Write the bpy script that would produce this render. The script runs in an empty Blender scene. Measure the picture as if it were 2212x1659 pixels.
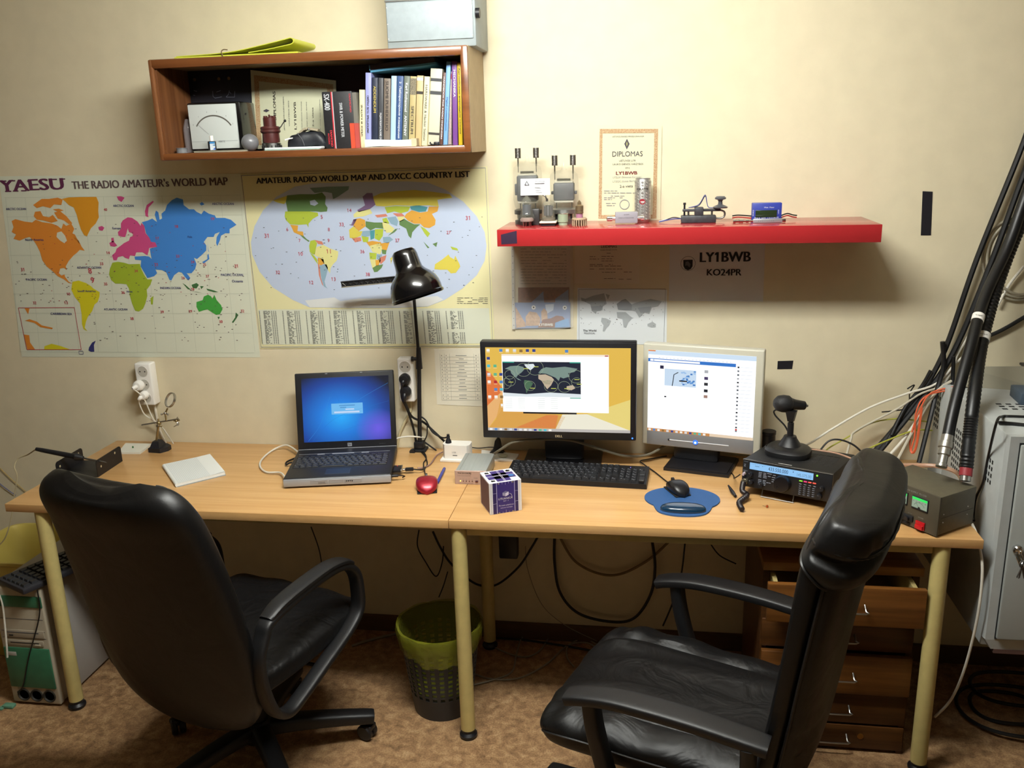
import bpy, bmesh, math, random
from mathutils import Vector, Matrix
PI = math.pi
rad = math.radians
scene = bpy.context.scene
col = scene.collection

# ------------------------------------------------------------------ camera
CAMP = Vector((0.46228, -2.89161, 1.78271))
YAW, PITCH, ROLL, FPX = 0.158161, 0.267665, -0.0293487, 1902.276
_f = Vector((-math.sin(YAW)*math.cos(PITCH), math.cos(YAW)*math.cos(PITCH), -math.sin(PITCH)))
_r0 = Vector((math.cos(YAW), math.sin(YAW), 0)); _u0 = _r0.cross(_f)
CR = _r0*math.cos(ROLL) + _u0*math.sin(ROLL)
CU = -_r0*math.sin(ROLL) + _u0*math.cos(ROLL)
CF = _f
cd = bpy.data.cameras.new('camera'); cam = bpy.data.objects.new('camera', cd); col.objects.link(cam)
cd.sensor_fit = 'HORIZONTAL'; cd.sensor_width = 36.0; cd.lens = FPX/2212*36.0
cd.clip_start = 0.02
cam.matrix_world = Matrix(((CR.x, CU.x, -CF.x, CAMP.x), (CR.y, CU.y, -CF.y, CAMP.y), (CR.z, CU.z, -CF.z, CAMP.z), (0, 0, 0, 1)))
scene.camera = cam

# ------------------------------------------------------------------ light + exposure
scene.view_settings.view_transform = 'Standard'
scene.view_settings.look = 'None'
scene.view_settings.exposure = 0.0
scene.view_settings.gamma = 1.0
w = bpy.data.worlds.new('world'); scene.world = w; w.use_nodes = True
w.node_tree.nodes['Background'].inputs[0].default_value = (0.9, 0.95, 1, 1)
w.node_tree.nodes['Background'].inputs[1].default_value = 0.02
LAMP = Vector((0.15, -1.30, 2.455))      # lit diffuser box of the ceiling lamp (built with its housing below)
LAMP_SIZE = (0.90, 0.20, 0.085)
LAMP_GLOW = 72.0

# ------------------------------------------------------------------ materials
def lin(c):
    if isinstance(c, str):
        c = [int(c[i:i+2], 16)/255 for i in (0, 2, 4)]
    return tuple(((v/12.92) if v <= 0.04045 else ((v+0.055)/1.055)**2.4) for v in c) + (1.0,)
MATS = {}
def mat(name, c, rough=0.5, metal=0.0, noise=None, bump=None, emit=0.0, spec=0.5, trans=0.0, alpha=1.0, coat=0.0, sss=0.0):
    if name in MATS: return MATS[name]
    m = bpy.data.materials.new(name); m.use_nodes = True; nt = m.node_tree; b = nt.nodes['Principled BSDF']
    L = lin(c)
    b.inputs['Base Color'].default_value = L
    b.inputs['Roughness'].default_value = rough
    b.inputs['Metallic'].default_value = metal
    b.inputs['Specular IOR Level'].default_value = spec
    if trans: b.inputs['Transmission Weight'].default_value = trans
    if alpha < 1: b.inputs['Alpha'].default_value = alpha
    if coat: b.inputs['Coat Weight'].default_value = coat; b.inputs['Coat Roughness'].default_value = 0.12
    if emit:
        b.inputs['Emission Color'].default_value = L; b.inputs['Emission Strength'].default_value = emit
        b.inputs['Base Color'].default_value = (.012, .012, .014, 1)
    if noise or bump:
        tc = nt.nodes.new('ShaderNodeTexCoord')
    if noise:
        sc, amt = noise[0], noise[1]
        mp = nt.nodes.new('ShaderNodeMapping'); nt.links.new(tc.outputs['Object'], mp.inputs['Vector'])
        mp.inputs['Scale'].default_value = sc if isinstance(sc, tuple) else (sc, sc, sc)
        n = nt.nodes.new('ShaderNodeTexNoise'); n.inputs['Detail'].default_value = 5; n.inputs['Scale'].default_value = 1.0
        nt.links.new(mp.outputs[0], n.inputs['Vector'])
        cr = nt.nodes.new('ShaderNodeValToRGB')
        e = cr.color_ramp.elements; e[0].position = 0.32; e[1].position = 0.68
        c2 = noise[2] if len(noise) > 2 else None
        if c2: e[0].color = lin(c2); e[1].color = L
        else:
            e[0].color = tuple(v*(1-amt) for v in L[:3])+(1,); e[1].color = tuple(min(1, v*(1+amt)) for v in L[:3])+(1,)
        nt.links.new(n.outputs['Fac'], cr.inputs['Fac']); nt.links.new(cr.outputs[0], b.inputs['Base Color'])
        if emit: nt.links.new(cr.outputs[0], b.inputs['Emission Color'])
    if bump:
        mp2 = nt.nodes.new('ShaderNodeMapping'); nt.links.new(tc.outputs['Object'], mp2.inputs['Vector'])
        sc = bump[0]; mp2.inputs['Scale'].default_value = sc if isinstance(sc, tuple) else (sc, sc, sc)
        n2 = nt.nodes.new('ShaderNodeTexNoise'); n2.inputs['Scale'].default_value = 1.0; n2.inputs['Detail'].default_value = 4
        nt.links.new(mp2.outputs[0], n2.inputs['Vector'])
        bp = nt.nodes.new('ShaderNodeBump'); bp.inputs['Strength'].default_value = bump[1]; bp.inputs['Distance'].default_value = bump[2] if len(bump) > 2 else 0.002
        nt.links.new(n2.outputs['Fac'], bp.inputs['Height']); nt.links.new(bp.outputs[0], b.inputs['Normal'])
    MATS[name] = m
    return m
def wood(name, c1, c2, axis=0, scale=1.0, rough=0.38, coat=0.0):
    if name in MATS: return MATS[name]
    m = bpy.data.materials.new(name); m.use_nodes = True; nt = m.node_tree; b = nt.nodes['Principled BSDF']
    tc = nt.nodes.new('ShaderNodeTexCoord'); mp = nt.nodes.new('ShaderNodeMapping')
    s = [38*scale]*3; s[axis] = 1.6*scale; mp.inputs['Scale'].default_value = s
    nt.links.new(tc.outputs['Object'], mp.inputs['Vector'])
    n = nt.nodes.new('ShaderNodeTexNoise'); n.inputs['Scale'].default_value = 1; n.inputs['Detail'].default_value = 7; n.inputs['Roughness'].default_value = 0.62
    nt.links.new(mp.outputs[0], n.inputs['Vector'])
    cr = nt.nodes.new('ShaderNodeValToRGB'); e = cr.color_ramp.elements
    e[0].position = 0.33; e[0].color = lin(c2); e[1].position = 0.66; e[1].color = lin(c1)
    nt.links.new(n.outputs['Fac'], cr.inputs['Fac']); nt.links.new(cr.outputs[0], b.inputs['Base Color'])
    b.inputs['Roughness'].default_value = rough; b.inputs['Specular IOR Level'].default_value = 0.4
    if coat: b.inputs['Coat Weight'].default_value = coat; b.inputs['Coat Roughness'].default_value = 0.2
    MATS[name] = m; return m
def glow(name, c, s=1.0): return mat(name, c, 0.4, emit=s, spec=0.2)

# ------------------------------------------------------------------ photo-ray helpers: where a sight line meets a plane of the room
def ray(px, py): return CF + CR*((px-1106)/FPX) - CU*((py-829.5)/FPX)
def onY(px, py, y):
    d = ray(px, py); return CAMP + d*((y-CAMP.y)/d.y)
def onZ(px, py, z):
    d = ray(px, py); return CAMP + d*((z-CAMP.z)/d.z)
def onX(px, py, x):
    d = ray(px, py); return CAMP + d*((x-CAMP.x)/d.x)

# ------------------------------------------------------------------ mesh builder
WM = {}      # world matrices of things and parts
def fr(o, x, y=None, z=None):
    """matrix from origin and axes"""
    x = Vector(x).normalized()
    if z is not None and y is None:
        z = Vector(z).normalized(); y = z.cross(x).normalized(); x = y.cross(z)
    elif z is None:
        y = Vector(y).normalized(); z = x.cross(y).normalized(); y = z.cross(x)
    o = Vector(o)
    return Matrix(((x.x, y.x, z.x, o.x), (x.y, y.y, z.y, o.y), (x.z, y.z, z.z, o.z), (0, 0, 0, 1)))
def T(x, y, z, rz=0.0): return Matrix.Translation((x, y, z)) @ Matrix.Rotation(rz, 4, 'Z')
TXT = {}
def text_geo(s, bold):
    k = (s, bold)
    if k not in TXT:
        cu = bpy.data.curves.new('lettering', 'FONT'); cu.body = s; cu.size = 1.0; cu.offset = bold; cu.resolution_u = 3
        ob = bpy.data.objects.new('lettering', cu)
        me = bpy.data.meshes.new_from_object(ob)
        v = [tuple(x.co) for x in me.vertices]; f = [tuple(p.vertices) for p in me.polygons]
        bpy.data.objects.remove(ob); bpy.data.curves.remove(cu); bpy.data.meshes.remove(me)
        if '1' in s and s != '1' and len(s) < 8:      # give the figure one its flag
            i = s.index('1'); gv, gf = text_geo('1', bold); px = [p[0] for p in text_geo(s[:i+1], bold)[0]] if i+1 < len(s) else [p[0] for p in v]
            xr = max(px); yt = max(p[1] for p in gv); xl = xr-(max(p[0] for p in gv)-min(p[0] for p in gv)); o = len(v)
            v += [(xl, yt, 0), (xl, yt-.13, 0), (xl-.12, yt-.21, 0), (xl-.12, yt-.1, 0)]; f.append((o, o+3, o+2, o+1))
        TXT[k] = (v, f)
    return TXT[k]
class MB:
    def __init__(s): s.v = []; s.f = []; s.fm = []; s.ms = []; s.M = Matrix.Identity(4)
    def mi(s, m):
        if m not in s.ms: s.ms.append(m)
        return s.ms.index(m)
    def add(s, vs, fs, m, M=None):
        A = s.M @ M if M is not None else s.M
        o = len(s.v); k = s.mi(m)
        s.v += [A @ Vector(p) for p in vs]
        for f in fs: s.f.append([i+o for i in f]); s.fm.append(k)
        return s
    def box(s, x0, x1, y0, y1, z0, z1, m, M=None):
        return s.add([(x0,y0,z0),(x1,y0,z0),(x1,y1,z0),(x0,y1,z0),(x0,y0,z1),(x1,y0,z1),(x1,y1,z1),(x0,y1,z1)],
                     [(0,3,2,1),(4,5,6,7),(0,1,5,4),(1,2,6,5),(2,3,7,6),(3,0,4,7)], m, M)
    def rbox(s, x0, x1, y0, y1, z0, z1, r, m, seg=2, M=None):
        bm = bmesh.new(); bmesh.ops.create_cube(bm, size=1)
        for v in bm.verts:
            v.co = Vector(((x0+x1)/2+v.co.x*(x1-x0), (y0+y1)/2+v.co.y*(y1-y0), (z0+z1)/2+v.co.z*(z1-z0)))
        r = min(r, abs(x1-x0)*.49, abs(y1-y0)*.49, abs(z1-z0)*.49)
        bmesh.ops.bevel(bm, geom=list(bm.edges), offset=r, segments=seg, profile=0.5, affect='EDGES')
        bm.verts.index_update()
        vs = [tuple(v.co) for v in bm.verts]; fs = [[v.index for v in f.verts] for f in bm.faces]; bm.free()
        return s.add(vs, fs, m, M)
    def prism(s, poly, z0, z1, m, M=None, cap=True, inset=0.0):
        n = len(poly)
        a = sum(poly[i][0]*poly[(i+1) % n][1]-poly[(i+1) % n][0]*poly[i][1] for i in range(n))
        if a < 0: poly = poly[::-1]
        vs = [(p[0], p[1], z0) for p in poly]+[(p[0], p[1], z1) for p in poly]
        fs = [(i, (i+1) % n, n+(i+1) % n, n+i) for i in range(n)]
        if cap: fs += [tuple(range(n-1, -1, -1)), tuple(range(n, 2*n))]
        return s.add(vs, fs, m, M)
    def lathe(s, prof, m, n=24, M=None, closed=False):
        vs = []; fs = []; k = len(prof)
        for i in range(n):
            a = 2*PI*i/n; c, sn = math.cos(a), math.sin(a)
            vs += [(r*c, r*sn, z) for r, z in prof]
        for i in range(n):
            j = (i+1) % n
            for q in range(k-1 if not closed else k):
                p = (q+1) % k
                fs.append((i*k+q, j*k+q, j*k+p, i*k+p))
        if not closed:
            if prof[0][0] > 1e-6: fs.append(tuple(i*k for i in range(n-1, -1, -1)))
            if prof[-1][0] > 1e-6: fs.append(tuple(i*k+k-1 for i in range(n)))
        return s.add(vs, fs, m, M)
    def ribbon(s, pts, y0, y1, th, m, k=6):
        """sheet following an x-z profile, from y0 to y1"""
        P = smooth([(x, 0, z) for x, z in pts], k); n = len(P); vs = []; fs = []
        for i, p in enumerate(P):
            d = (P[min(i+1, n-1)]-P[max(i-1, 0)]).normalized(); q = Vector((-d.z, 0, d.x))*th
            for y in (y0, y1): vs += [(p.x, y, p.z), (p.x+q.x, y, p.z+q.z)]
        for i in range(n-1):
            A = i*4; B = A+4; fs += [(A, B, B+1, A+1), (A+2, A+3, B+3, B+2), (A, A+2, B+2, B), (A+1, B+1, B+3, A+3)]
        fs += [(0, 1, 3, 2), (n*4-4, n*4-2, n*4-1, n*4-3)]
        return s.add(vs, fs, m)
    def cyl(s, p0, p1, r0, m, r1=None, n=16):
        p0 = Vector(p0); p1 = Vector(p1); d = p1-p0; r1 = r0 if r1 is None else r1
        z = d.normalized(); x = z.orthogonal().normalized()
        return s.lathe([(r0, 0), (r1, d.length)], m, n, fr(p0, x, None, z))
    def ball(s, c, r, m, n=20, sc=(1, 1, 1), M=None):
        k = max(6, n//2); prof = [(math.sin(PI*i/k), -math.cos(PI*i/k)) for i in range(k+1)]
        prof[0] = (0, -1); prof[-1] = (0, 1)
        A = Matrix.Translation(c) @ Matrix.Diagonal((r*sc[0], r*sc[1], r*sc[2], 1))
        return s.lathe(prof, m, n, (M @ A) if M is not None else A)
    def disc(s, c, nrm, r, m, n=24, ry=None, r0=0.0, up=None):
        z = Vector(nrm).normalized(); x = Vector(up).normalized() if up else z.orthogonal().normalized()
        y = z.cross(x); c = Vector(c); ry = ry or r
        P = [c+x*(r*math.cos(2*PI*i/n))+y*(ry*math.sin(2*PI*i/n)) for i in range(n)]
        if r0 <= 0: return s.add(P, [tuple(range(n))], m)
        k = r0/r; Q = [c+(p-c)*k for p in P]
        return s.add(P+Q, [(i, (i+1) % n, n+(i+1) % n, n+i) for i in range(n)], m)
    def poly(s, pts, m): return s.add(pts, [tuple(range(len(pts)))], m)
    def strip(s, pts, w, m, nrm):
        """flat line of width w on a plane with normal nrm"""
        nrm = Vector(nrm); pts = [Vector(p) for p in pts]; L = []; R = []
        for i, p in enumerate(pts):
            d = (pts[min(i+1, len(pts)-1)]-pts[max(i-1, 0)]).normalized(); q = nrm.cross(d).normalized()*(w/2)
            L.append(p+q); R.append(p-q)
        n = len(pts)
        return s.add(L+R, [(n+i, n+i+1, i+1, i) for i in range(n-1)], m)
    def tube(s, pts, r, m, n=8, k=6, ends=True, closed=False):
        P = smooth(pts, k, closed) if k > 1 else [Vector(p) for p in pts]
        N = len(P); rs = r if isinstance(r, (list, tuple)) else None
        vs = []; fs = []; up = None
        for i, p in enumerate(P):
            a = P[(i+1) % N] if closed else P[min(i+1, N-1)]; b = P[i-1] if (closed or i > 0) else P[0]
            d = (a-b); d = d.normalized() if d.length > 1e-9 else Vector((0, 0, 1))
            if up is None: up = d.orthogonal().normalized()
            else:
                up = up-d*up.dot(d); up = up.normalized() if up.length > 1e-6 else d.orthogonal().normalized()
            v = d.cross(up)
            if rs: t = i/(N-1)*(len(rs)-1); j = min(int(t), len(rs)-2); R = rs[j]*(1-t+j)+rs[j+1]*(t-j)
            else: R = r
            vs += [p+up*(R*math.cos(2*PI*q/n))+v*(R*math.sin(2*PI*q/n)) for q in range(n)]
        for i in range(N if closed else N-1):
            j = (i+1) % N
            for q in range(n): fs.append((i*n+q, i*n+(q+1) % n, j*n+(q+1) % n, j*n+q))
        if ends and not closed: fs += [tuple(range(n-1, -1, -1)), tuple((N-1)*n+q for q in range(n))]
        return s.add(vs, fs, m)
    def sweep(s, pts, side, wd, th, m, k=6, closed=False, e=4.0, n=16):
        """rounded bar along pts: wd along the fixed side vector, th across"""
        P = smooth(pts, k, closed) if k > 1 else [Vector(p) for p in pts]; N = len(P); side = Vector(side).normalized(); S = []
        for i, p in enumerate(P):
            a = P[(i+1) % N] if closed else P[min(i+1, N-1)]; b = P[i-1] if (closed or i > 0) else P[0]
            d = (a-b).normalized(); sd = (side-d*side.dot(d)).normalized(); v = d.cross(sd)
            t = i/max(1, N-1)
            W = wd(t) if callable(wd) else wd; H = th(t) if callable(th) else th
            S.append((p, sd*(W/2), v*(H/2)))
        return s.loft(S, m, e=e, n=n, closed=closed)
    def loft(s, secs, m, e=3.0, n=32, closed=False, wob=None, caps=True):
        vs = []; fs = []; N = len(secs)
        for i, (c, U, V) in enumerate(secs):
            c = Vector(c); U = Vector(U); V = Vector(V)
            for q in range(n):
                a = 2*PI*q/n; ca, sa = math.cos(a), math.sin(a)
                x = math.copysign(abs(ca)**(2/e), ca); y = math.copysign(abs(sa)**(2/e), sa)
                p = c+U*x+V*y
                if wob: p = p+wob(i/(N-1), x, y, U, V)
                vs.append(p)
        for i in range(N if closed else N-1):
            j = (i+1) % N
            for q in range(n): fs.append((i*n+q, i*n+(q+1) % n, j*n+(q+1) % n, j*n+q))
        if not closed and caps: fs += [tuple(range(n-1, -1, -1)), tuple((N-1)*n+q for q in range(n))]
        return s.add(vs, fs, m)
    def text(s, t, M, m, w=None, h=None, bold=0.0, align='L'):
        """flat lettering in the xy plane of M; fits width w, or cap height h"""
        v, f = text_geo(t, 0.0)
        if not v: return s
        if bold:                       # heavier strokes: the same letters again, a hair to either side
            n = len(v); v = v+[(p[0]+bold*1.1, p[1], 6e-5) for p in v]+[(p[0]-bold*1.1, p[1], 1.2e-4) for p in v]
            f = list(f)+[tuple(i+n for i in g) for g in f]+[tuple(i+2*n for i in g) for g in f]
        x0 = min(p[0] for p in v); x1 = max(p[0] for p in v); y0 = min(p[1] for p in v); y1 = max(p[1] for p in v)
        sx = w/(x1-x0) if w else h/(y1-y0); sy = h/(y1-y0) if h else sx
        dx = {'L': 0, 'C': -(x1-x0)/2, 'R': -(x1-x0)}[align]
        return s.add([((p[0]-x0+dx)*sx, (p[1]-y0)*sy, p[2]) for p in v], f, m, M)
    def build(s, name, parent=None, world=False, label=None, sharp=35, origin=None):
        me = bpy.data.meshes.new(name); I = None
        if parent is not None and world: I = WM[parent.name].inverted()
        elif origin is not None: I = Matrix.Translation(-Vector(origin))
        me.from_pydata([tuple((I @ p) if I else p) for p in s.v], [], s.f)
        for m in s.ms: me.materials.append(m)
        me.polygons.foreach_set('material_index', s.fm)
        me.polygons.foreach_set('use_smooth', [True]*len(s.f))
        me.update(); me.set_sharp_from_angle(angle=rad(sharp)); me.validate()
        o = bpy.data.objects.new(name, me); col.objects.link(o)
        if parent is not None: o.parent = parent; WM[o.name] = WM[parent.name].copy()
        elif origin is not None: o.location = origin; WM[o.name] = Matrix.Translation(origin)
        else: WM[o.name] = Matrix.Identity(4)
        if label: o['label'] = label
        return o
def smooth(pts, k=6, closed=False):
    P = [Vector(p) for p in pts]; n = len(P)
    if n < 3 and not closed: return P
    out = []
    for i in range(n if closed else n-1):
        if closed: a, b, c, d = P[i-1], P[i], P[(i+1) % n], P[(i+2) % n]
        else: a, b, c, d = P[max(i-1, 0)], P[i], P[i+1], P[min(i+2, n-1)]
        for q in range(k):
            t = q/k
            out.append(0.5*((2*b)+(c-a)*t+(2*a-5*b+4*c-d)*t*t+(3*b-a-3*c+d)*t*t*t))
    if not closed: out.append(P[-1])
    return out
def interp(keys, k=5):
    """smooth interpolation of tuples (any length)"""
    n = len(keys); out = []
    for i in range(n-1):
        a, b, c, d = keys[max(i-1, 0)], keys[i], keys[i+1], keys[min(i+2, n-1)]
        for q in range(k):
            t = q/k
            out.append(tuple(0.5*((2*B)+(C-A)*t+(2*A-5*B+4*C-D)*t*t+(3*B-A-3*C+D)*t*t*t) for A, B, C, D in zip(a, b, c, d)))
    out.append(tuple(keys[-1])); return out
def tag(o, label, cat, group=None, kind=None):
    o['label'] = label; o['category'] = cat
    if group: o['group'] = group
    if kind: o['kind'] = kind
    return o
def thing(name, loc, label, cat, rz=0.0, group=None, M=None):
    o = bpy.data.objects.new(name, None); o.empty_display_size = 0.05; col.objects.link(o)
    o.matrix_world = M if M is not None else T(loc[0], loc[1], loc[2], rz)
    WM[o.name] = M.copy() if M is not None else T(loc[0], loc[1], loc[2], rz)
    return tag(o, label, cat, group)
def struct(o): o['kind'] = 'structure'; return o
def wtext(mb, t, a, b, y, m, bold=0.0, h=None):
    """lettering on a plane of constant y from photo point a to photo point b"""
    A = onY(a[0], a[1], y); B = onY(b[0], b[1], y); x = B-A
    hh = None
    if h: hh = (onY(a[0], a[1], y)-onY(a[0], a[1]-h, y)).length
    mb.text(t, fr(A, x, None, Vector((0, -1, 0))), m, w=x.length, h=hh, bold=bold)

# shared materials
BLACKP = mat('black_plastic', '16161a', 0.42, noise=(90, .15))
BLACKM = mat('black_matte', '121214', 0.7)
GLOSSB = mat('gloss_black', '08080a', 0.16, coat=0.5)
LEATHER = mat('black_leather', '17171a', 0.40, bump=(160, .35, .001), spec=0.55)
WHITEP = mat('white_plastic', 'e9e6df', 0.38)
PAPER = mat('white_paper', 'e4e6e2', 0.8)
STEEL = mat('steel', 'b9b9b6', 0.28, 1.0)
CHROME = mat('chrome', 'd8d8d8', 0.12, 1.0)
DKSTEEL = mat('dark_steel', '6a6864', 0.4, 0.9)
INK = mat('black_ink', '1b1a1d', 0.8)
GREYINK = mat('grey_ink', '57575b', 0.8)
PALEINK = mat('pale_ink', '8b8d8c', 0.8)
CREAMM = mat('cream_enamel', 'c9b878', 0.42, noise=(30, .06))
GLASS = mat('clear_glass', 'f4f6f2', 0.03, trans=1.0)
CABLEW = mat('white_cable', 'd9d4c6', 0.5)
CABLEB = mat('black_cable', '0f0f11', 0.45)
CABLEG = mat('grey_cable', '8f8a7c', 0.5)
# ------------------------------------------------------------------ room
WALL = mat('cream_wall_paint', 'd7ccae', 0.62, noise=(14, .03), bump=(60, .25, .0015), spec=0.35)
CEIL = mat('white_ceiling_paint', 'f3f1ea', 0.8)
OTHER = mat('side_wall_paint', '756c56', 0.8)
X0, X1, Y0, ZC = -3.2, 3.4, -5.0, 2.56
struct(MB().box(X0-.1, X1+.1, 0, .12, 0, ZC, WALL).build('wall_back'))
struct(MB().box(X0-.12, X0, Y0, 0, 0, ZC, OTHER).build('wall_left'))
struct(MB().box(X1, X1+.12, Y0, 0, 0, ZC, OTHER).build('wall_right'))
struct(MB().box(X0, X1, Y0-.12, Y0, 0, ZC, OTHER).build('wall_front'))
struct(MB().box(X0-.12, X1+.12, Y0-.12, .12, ZC, ZC+.1, CEIL).build('ceiling'))
def floor_mat():
    m = bpy.data.materials.new('marbled_linoleum'); m.use_nodes = True; nt = m.node_tree; b = nt.nodes['Principled BSDF']
    tc = nt.nodes.new('ShaderNodeTexCoord')
    def nz(sc, det, dist=0.0):
        n = nt.nodes.new('ShaderNodeTexNoise'); n.inputs['Scale'].default_value = sc; n.inputs['Detail'].default_value = det; n.inputs['Distortion'].default_value = dist
        nt.links.new(tc.outputs['Object'], n.inputs['Vector']); return n
    a = nz(34, 9, .4); r = nt.nodes.new('ShaderNodeValToRGB'); e = r.color_ramp.elements
    e[0].position = .30; e[0].color = lin('7e6245'); e[1].position = .72; e[1].color = lin('b99a73')
    x = e.new(.44); x.color = lin('967452'); x = e.new(.56); x.color = lin('a7855f')
    nt.links.new(a.outputs['Fac'], r.inputs['Fac'])
    c = nz(190, 3); r2 = nt.nodes.new('ShaderNodeValToRGB'); e = r2.color_ramp.elements
    e[0].position = .36; e[0].color = (.68, .64, .6, 1); e[1].position = .6; e[1].color = (1.1, 1.1, 1.1, 1)
    nt.links.new(c.outputs['Fac'], r2.inputs['Fac'])
    mx = nt.nodes.new('ShaderNodeMix'); mx.data_type = 'RGBA'; mx.blend_type = 'MULTIPLY'; mx.inputs[0].default_value = .75
    nt.links.new(r.outputs[0], mx.inputs[6]); nt.links.new(r2.outputs[0], mx.inputs[7]); nt.links.new(mx.outputs[2], b.inputs['Base Color'])
    b.inputs['Roughness'].default_value = .55; b.inputs['Specular IOR Level'].default_value = .35
    return m
struct(MB().box(X0-.12, X1+.12, Y0-.12, .12, -.1, 0, floor_mat()).build('floor'))
BASEB = mat('brown_baseboard', '5b4022', 0.5, noise=((3, 40, 40), .15))
struct(MB().box(X0, X1, -.016, 0, 0, .062, BASEB).build('baseboard_back'))
struct(MB().box(X0, X0+.016, Y0, -.016, 0, .062, BASEB).build('baseboard_left'))
struct(MB().box(X1-.016, X1, Y0, -.016, 0, .062, BASEB).build('baseboard_right'))
# ceiling lamps (their light is set at the top)
t = thing('ceiling_lamp', (LAMP.x, LAMP.y, ZC), 'long white ceiling lamp above the two office chairs', 'ceiling light')
lx_, ly_, lz_ = LAMP_SIZE[0]/2, LAMP_SIZE[1]/2, LAMP_SIZE[2]/2
q = MB(); q.rbox(-lx_-.03, lx_+.03, -ly_-.03, ly_+.03, LAMP.z+lz_-ZC, -.001, .004, WHITEP); q.build('lamp_housing', t)
DIF = bpy.data.materials.new('lit_diffuser'); DIF.use_nodes = True; bb = DIF.node_tree.nodes['Principled BSDF']
bb.inputs['Base Color'].default_value = (.8, .8, .8, 1); bb.inputs['Emission Color'].default_value = (0.985, 1.0, 0.95, 1); bb.inputs['Emission Strength'].default_value = LAMP_GLOW
DIS = DIF.copy(); DIS.name = 'lit_diffuser_side'; DIS.node_tree.nodes['Principled BSDF'].inputs['Emission Strength'].default_value = LAMP_GLOW*1.3
q = MB(); z0, z1 = LAMP.z-lz_-ZC, LAMP.z+lz_-ZC-.001
q.add([(-lx_, -ly_, z0), (lx_, -ly_, z0), (lx_, ly_, z0), (-lx_, ly_, z0)], [(0, 3, 2, 1)], DIF)
q.add([(-lx_, -ly_, z0), (lx_, -ly_, z0), (lx_, ly_, z0), (-lx_, ly_, z0), (-lx_, -ly_, z1), (lx_, -ly_, z1), (lx_, ly_, z1), (-lx_, ly_, z1)], [(0, 1, 5, 4), (1, 2, 6, 5), (2, 3, 7, 6), (3, 0, 4, 7)], DIS); q.build('diffuser', t)

# ------------------------------------------------------------------ world map with coloured continents (left)
YW = -.0016
def wallpoly(mb, pts, m, y, sc=1.0, ox=0.0, oy=0.0):
    mb.poly([onY(ox+p[0]/sc, oy+p[1]/sc, y) for p in pts], m)
def sheet(name, quad, m, label, cat, y=-.0008, sag=0.0, group=None):
    mb = MB(); P = [onY(q[0], q[1], y) for q in quad]; mb.poly(P, m)
    mb.poly([p+Vector((0, .0006, 0)) for p in reversed(P)], m)
    mb.add([*P, *[p+Vector((0, .0006, 0)) for p in P]], [(0, 1, 5, 4), (1, 2, 6, 5), (2, 3, 7, 6), (3, 0, 4, 7)], m)
    return mb
def finish(mb, name, label, cat, group=None):
    c = sum(mb.v, Vector())/len(mb.v)
    return tag(mb.build(name, origin=c), label, cat, group)
def dashes(mb, a, b, y, m, h, seed, dens=.75, run=(4, 14)):
    """a line of unreadable small print between photo points a and b"""
    rnd = random.Random(seed); L = b[0]-a[0]; x = 0
    while x < L:
        r = min(rnd.uniform(*run), L-x)
        if rnd.random() < dens and r > 1:
            t0, t1 = x/L, (x+r)/L; y0 = a[1]+(b[1]-a[1])*t0; y1 = a[1]+(b[1]-a[1])*t1
            mb.poly([onY(a[0]+x, y0, y), onY(a[0]+x+r, y1, y), onY(a[0]+x+r, y1-h, y), onY(a[0]+x, y0-h, y)], m)
        x += r+rnd.uniform(1.2, 3)
mapA = sheet('world_map', [(-3, 381), (520, 375), (562, 772), (47, 771)], mat('map_paper_pale', 'd3d6c2', .6), '', '')
def pA(pts, m, y=YW): wallpoly(mapA, pts, m, y, 3.77, 0, 350)
def tA(t, a, b, m, bold=0, h=None): wtext(mapA, t, (a[0]/3.77, 350+a[1]/3.77), (b[0]/3.77, 350+b[1]/3.77), YW-.0006, m, bold, h)
ORANGE = mat('map_orange', 'd8862f', .6); PINK = mat('map_pink', 'c4487e', .6); BLUE = mat('map_blue', '3d7fcb', .6)
LIME = mat('map_lime', '9aae2b', .6); YELLOW = mat('map_yellow', 'd2c81e', .6); GREEN = mat('map_green', '3f9a3c', .6)
DKGREEN = mat('map_dark_green', '3c6b3c', .6); SEA = mat('map_sea_hole', 'd3d6c2', .6); NAVYI = mat('map_navy', '30336e', .6)
MAROON = mat('map_maroon', '5a2345', .7); REDI = mat('map_red', 'b43a4a', .7); BROWNI = mat('map_brown_ink', '5a4848', .7); LINEI = mat('map_line', 'b3b8a6', .7)
# graticule
for i in range(13):
    t = i/12; xt = 60+1880*t; xb = 230+1840*t
    mapA.strip([onY((45+1910*t)/3.77, 350+(275+15*(1-t)-10*t)/3.77, YW+.0003), onY((165+1910*t)/3.77, 350+1545/3.77, YW+.0003)], .0008, LINEI, (0, -1, 0))
for i in range(9):
    t = i/8; mapA.strip([onY((35+120*t)/3.77, 350+(290+1255*t)/3.77, YW+.0003), onY((1960+110*t)/3.77, 350+(270+1285*t)/3.77, YW+.0003)], .0008, LINEI, (0, -1, 0))
pA([(95,480),(125,465),(200,485),(262,492),(290,470),(345,490),(420,500),(470,520),(500,545),(515,500),(540,520),(580,500),(605,545),(590,580),(640,640),(665,690),(690,722),(650,715),(625,740),(600,760),(560,805),(535,850),(545,880),(520,862),(490,868),(480,905),(500,925),(525,915),(530,935),(545,955),(560,975),(590,990),(560,985),(520,955),(470,930),(430,890),(380,850),(345,800),(325,730),(300,680),(275,640),(240,610),(205,620),(160,640),(110,625),(130,590),(95,570),(110,530)], ORANGE)
pA([(465,575),(500,565),(530,600),(545,640),(525,662),(490,640),(460,610)], SEA, YW-.0004)
pA([(575,575),(610,590),(650,670),(640,640),(600,615)], ORANGE)
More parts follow.
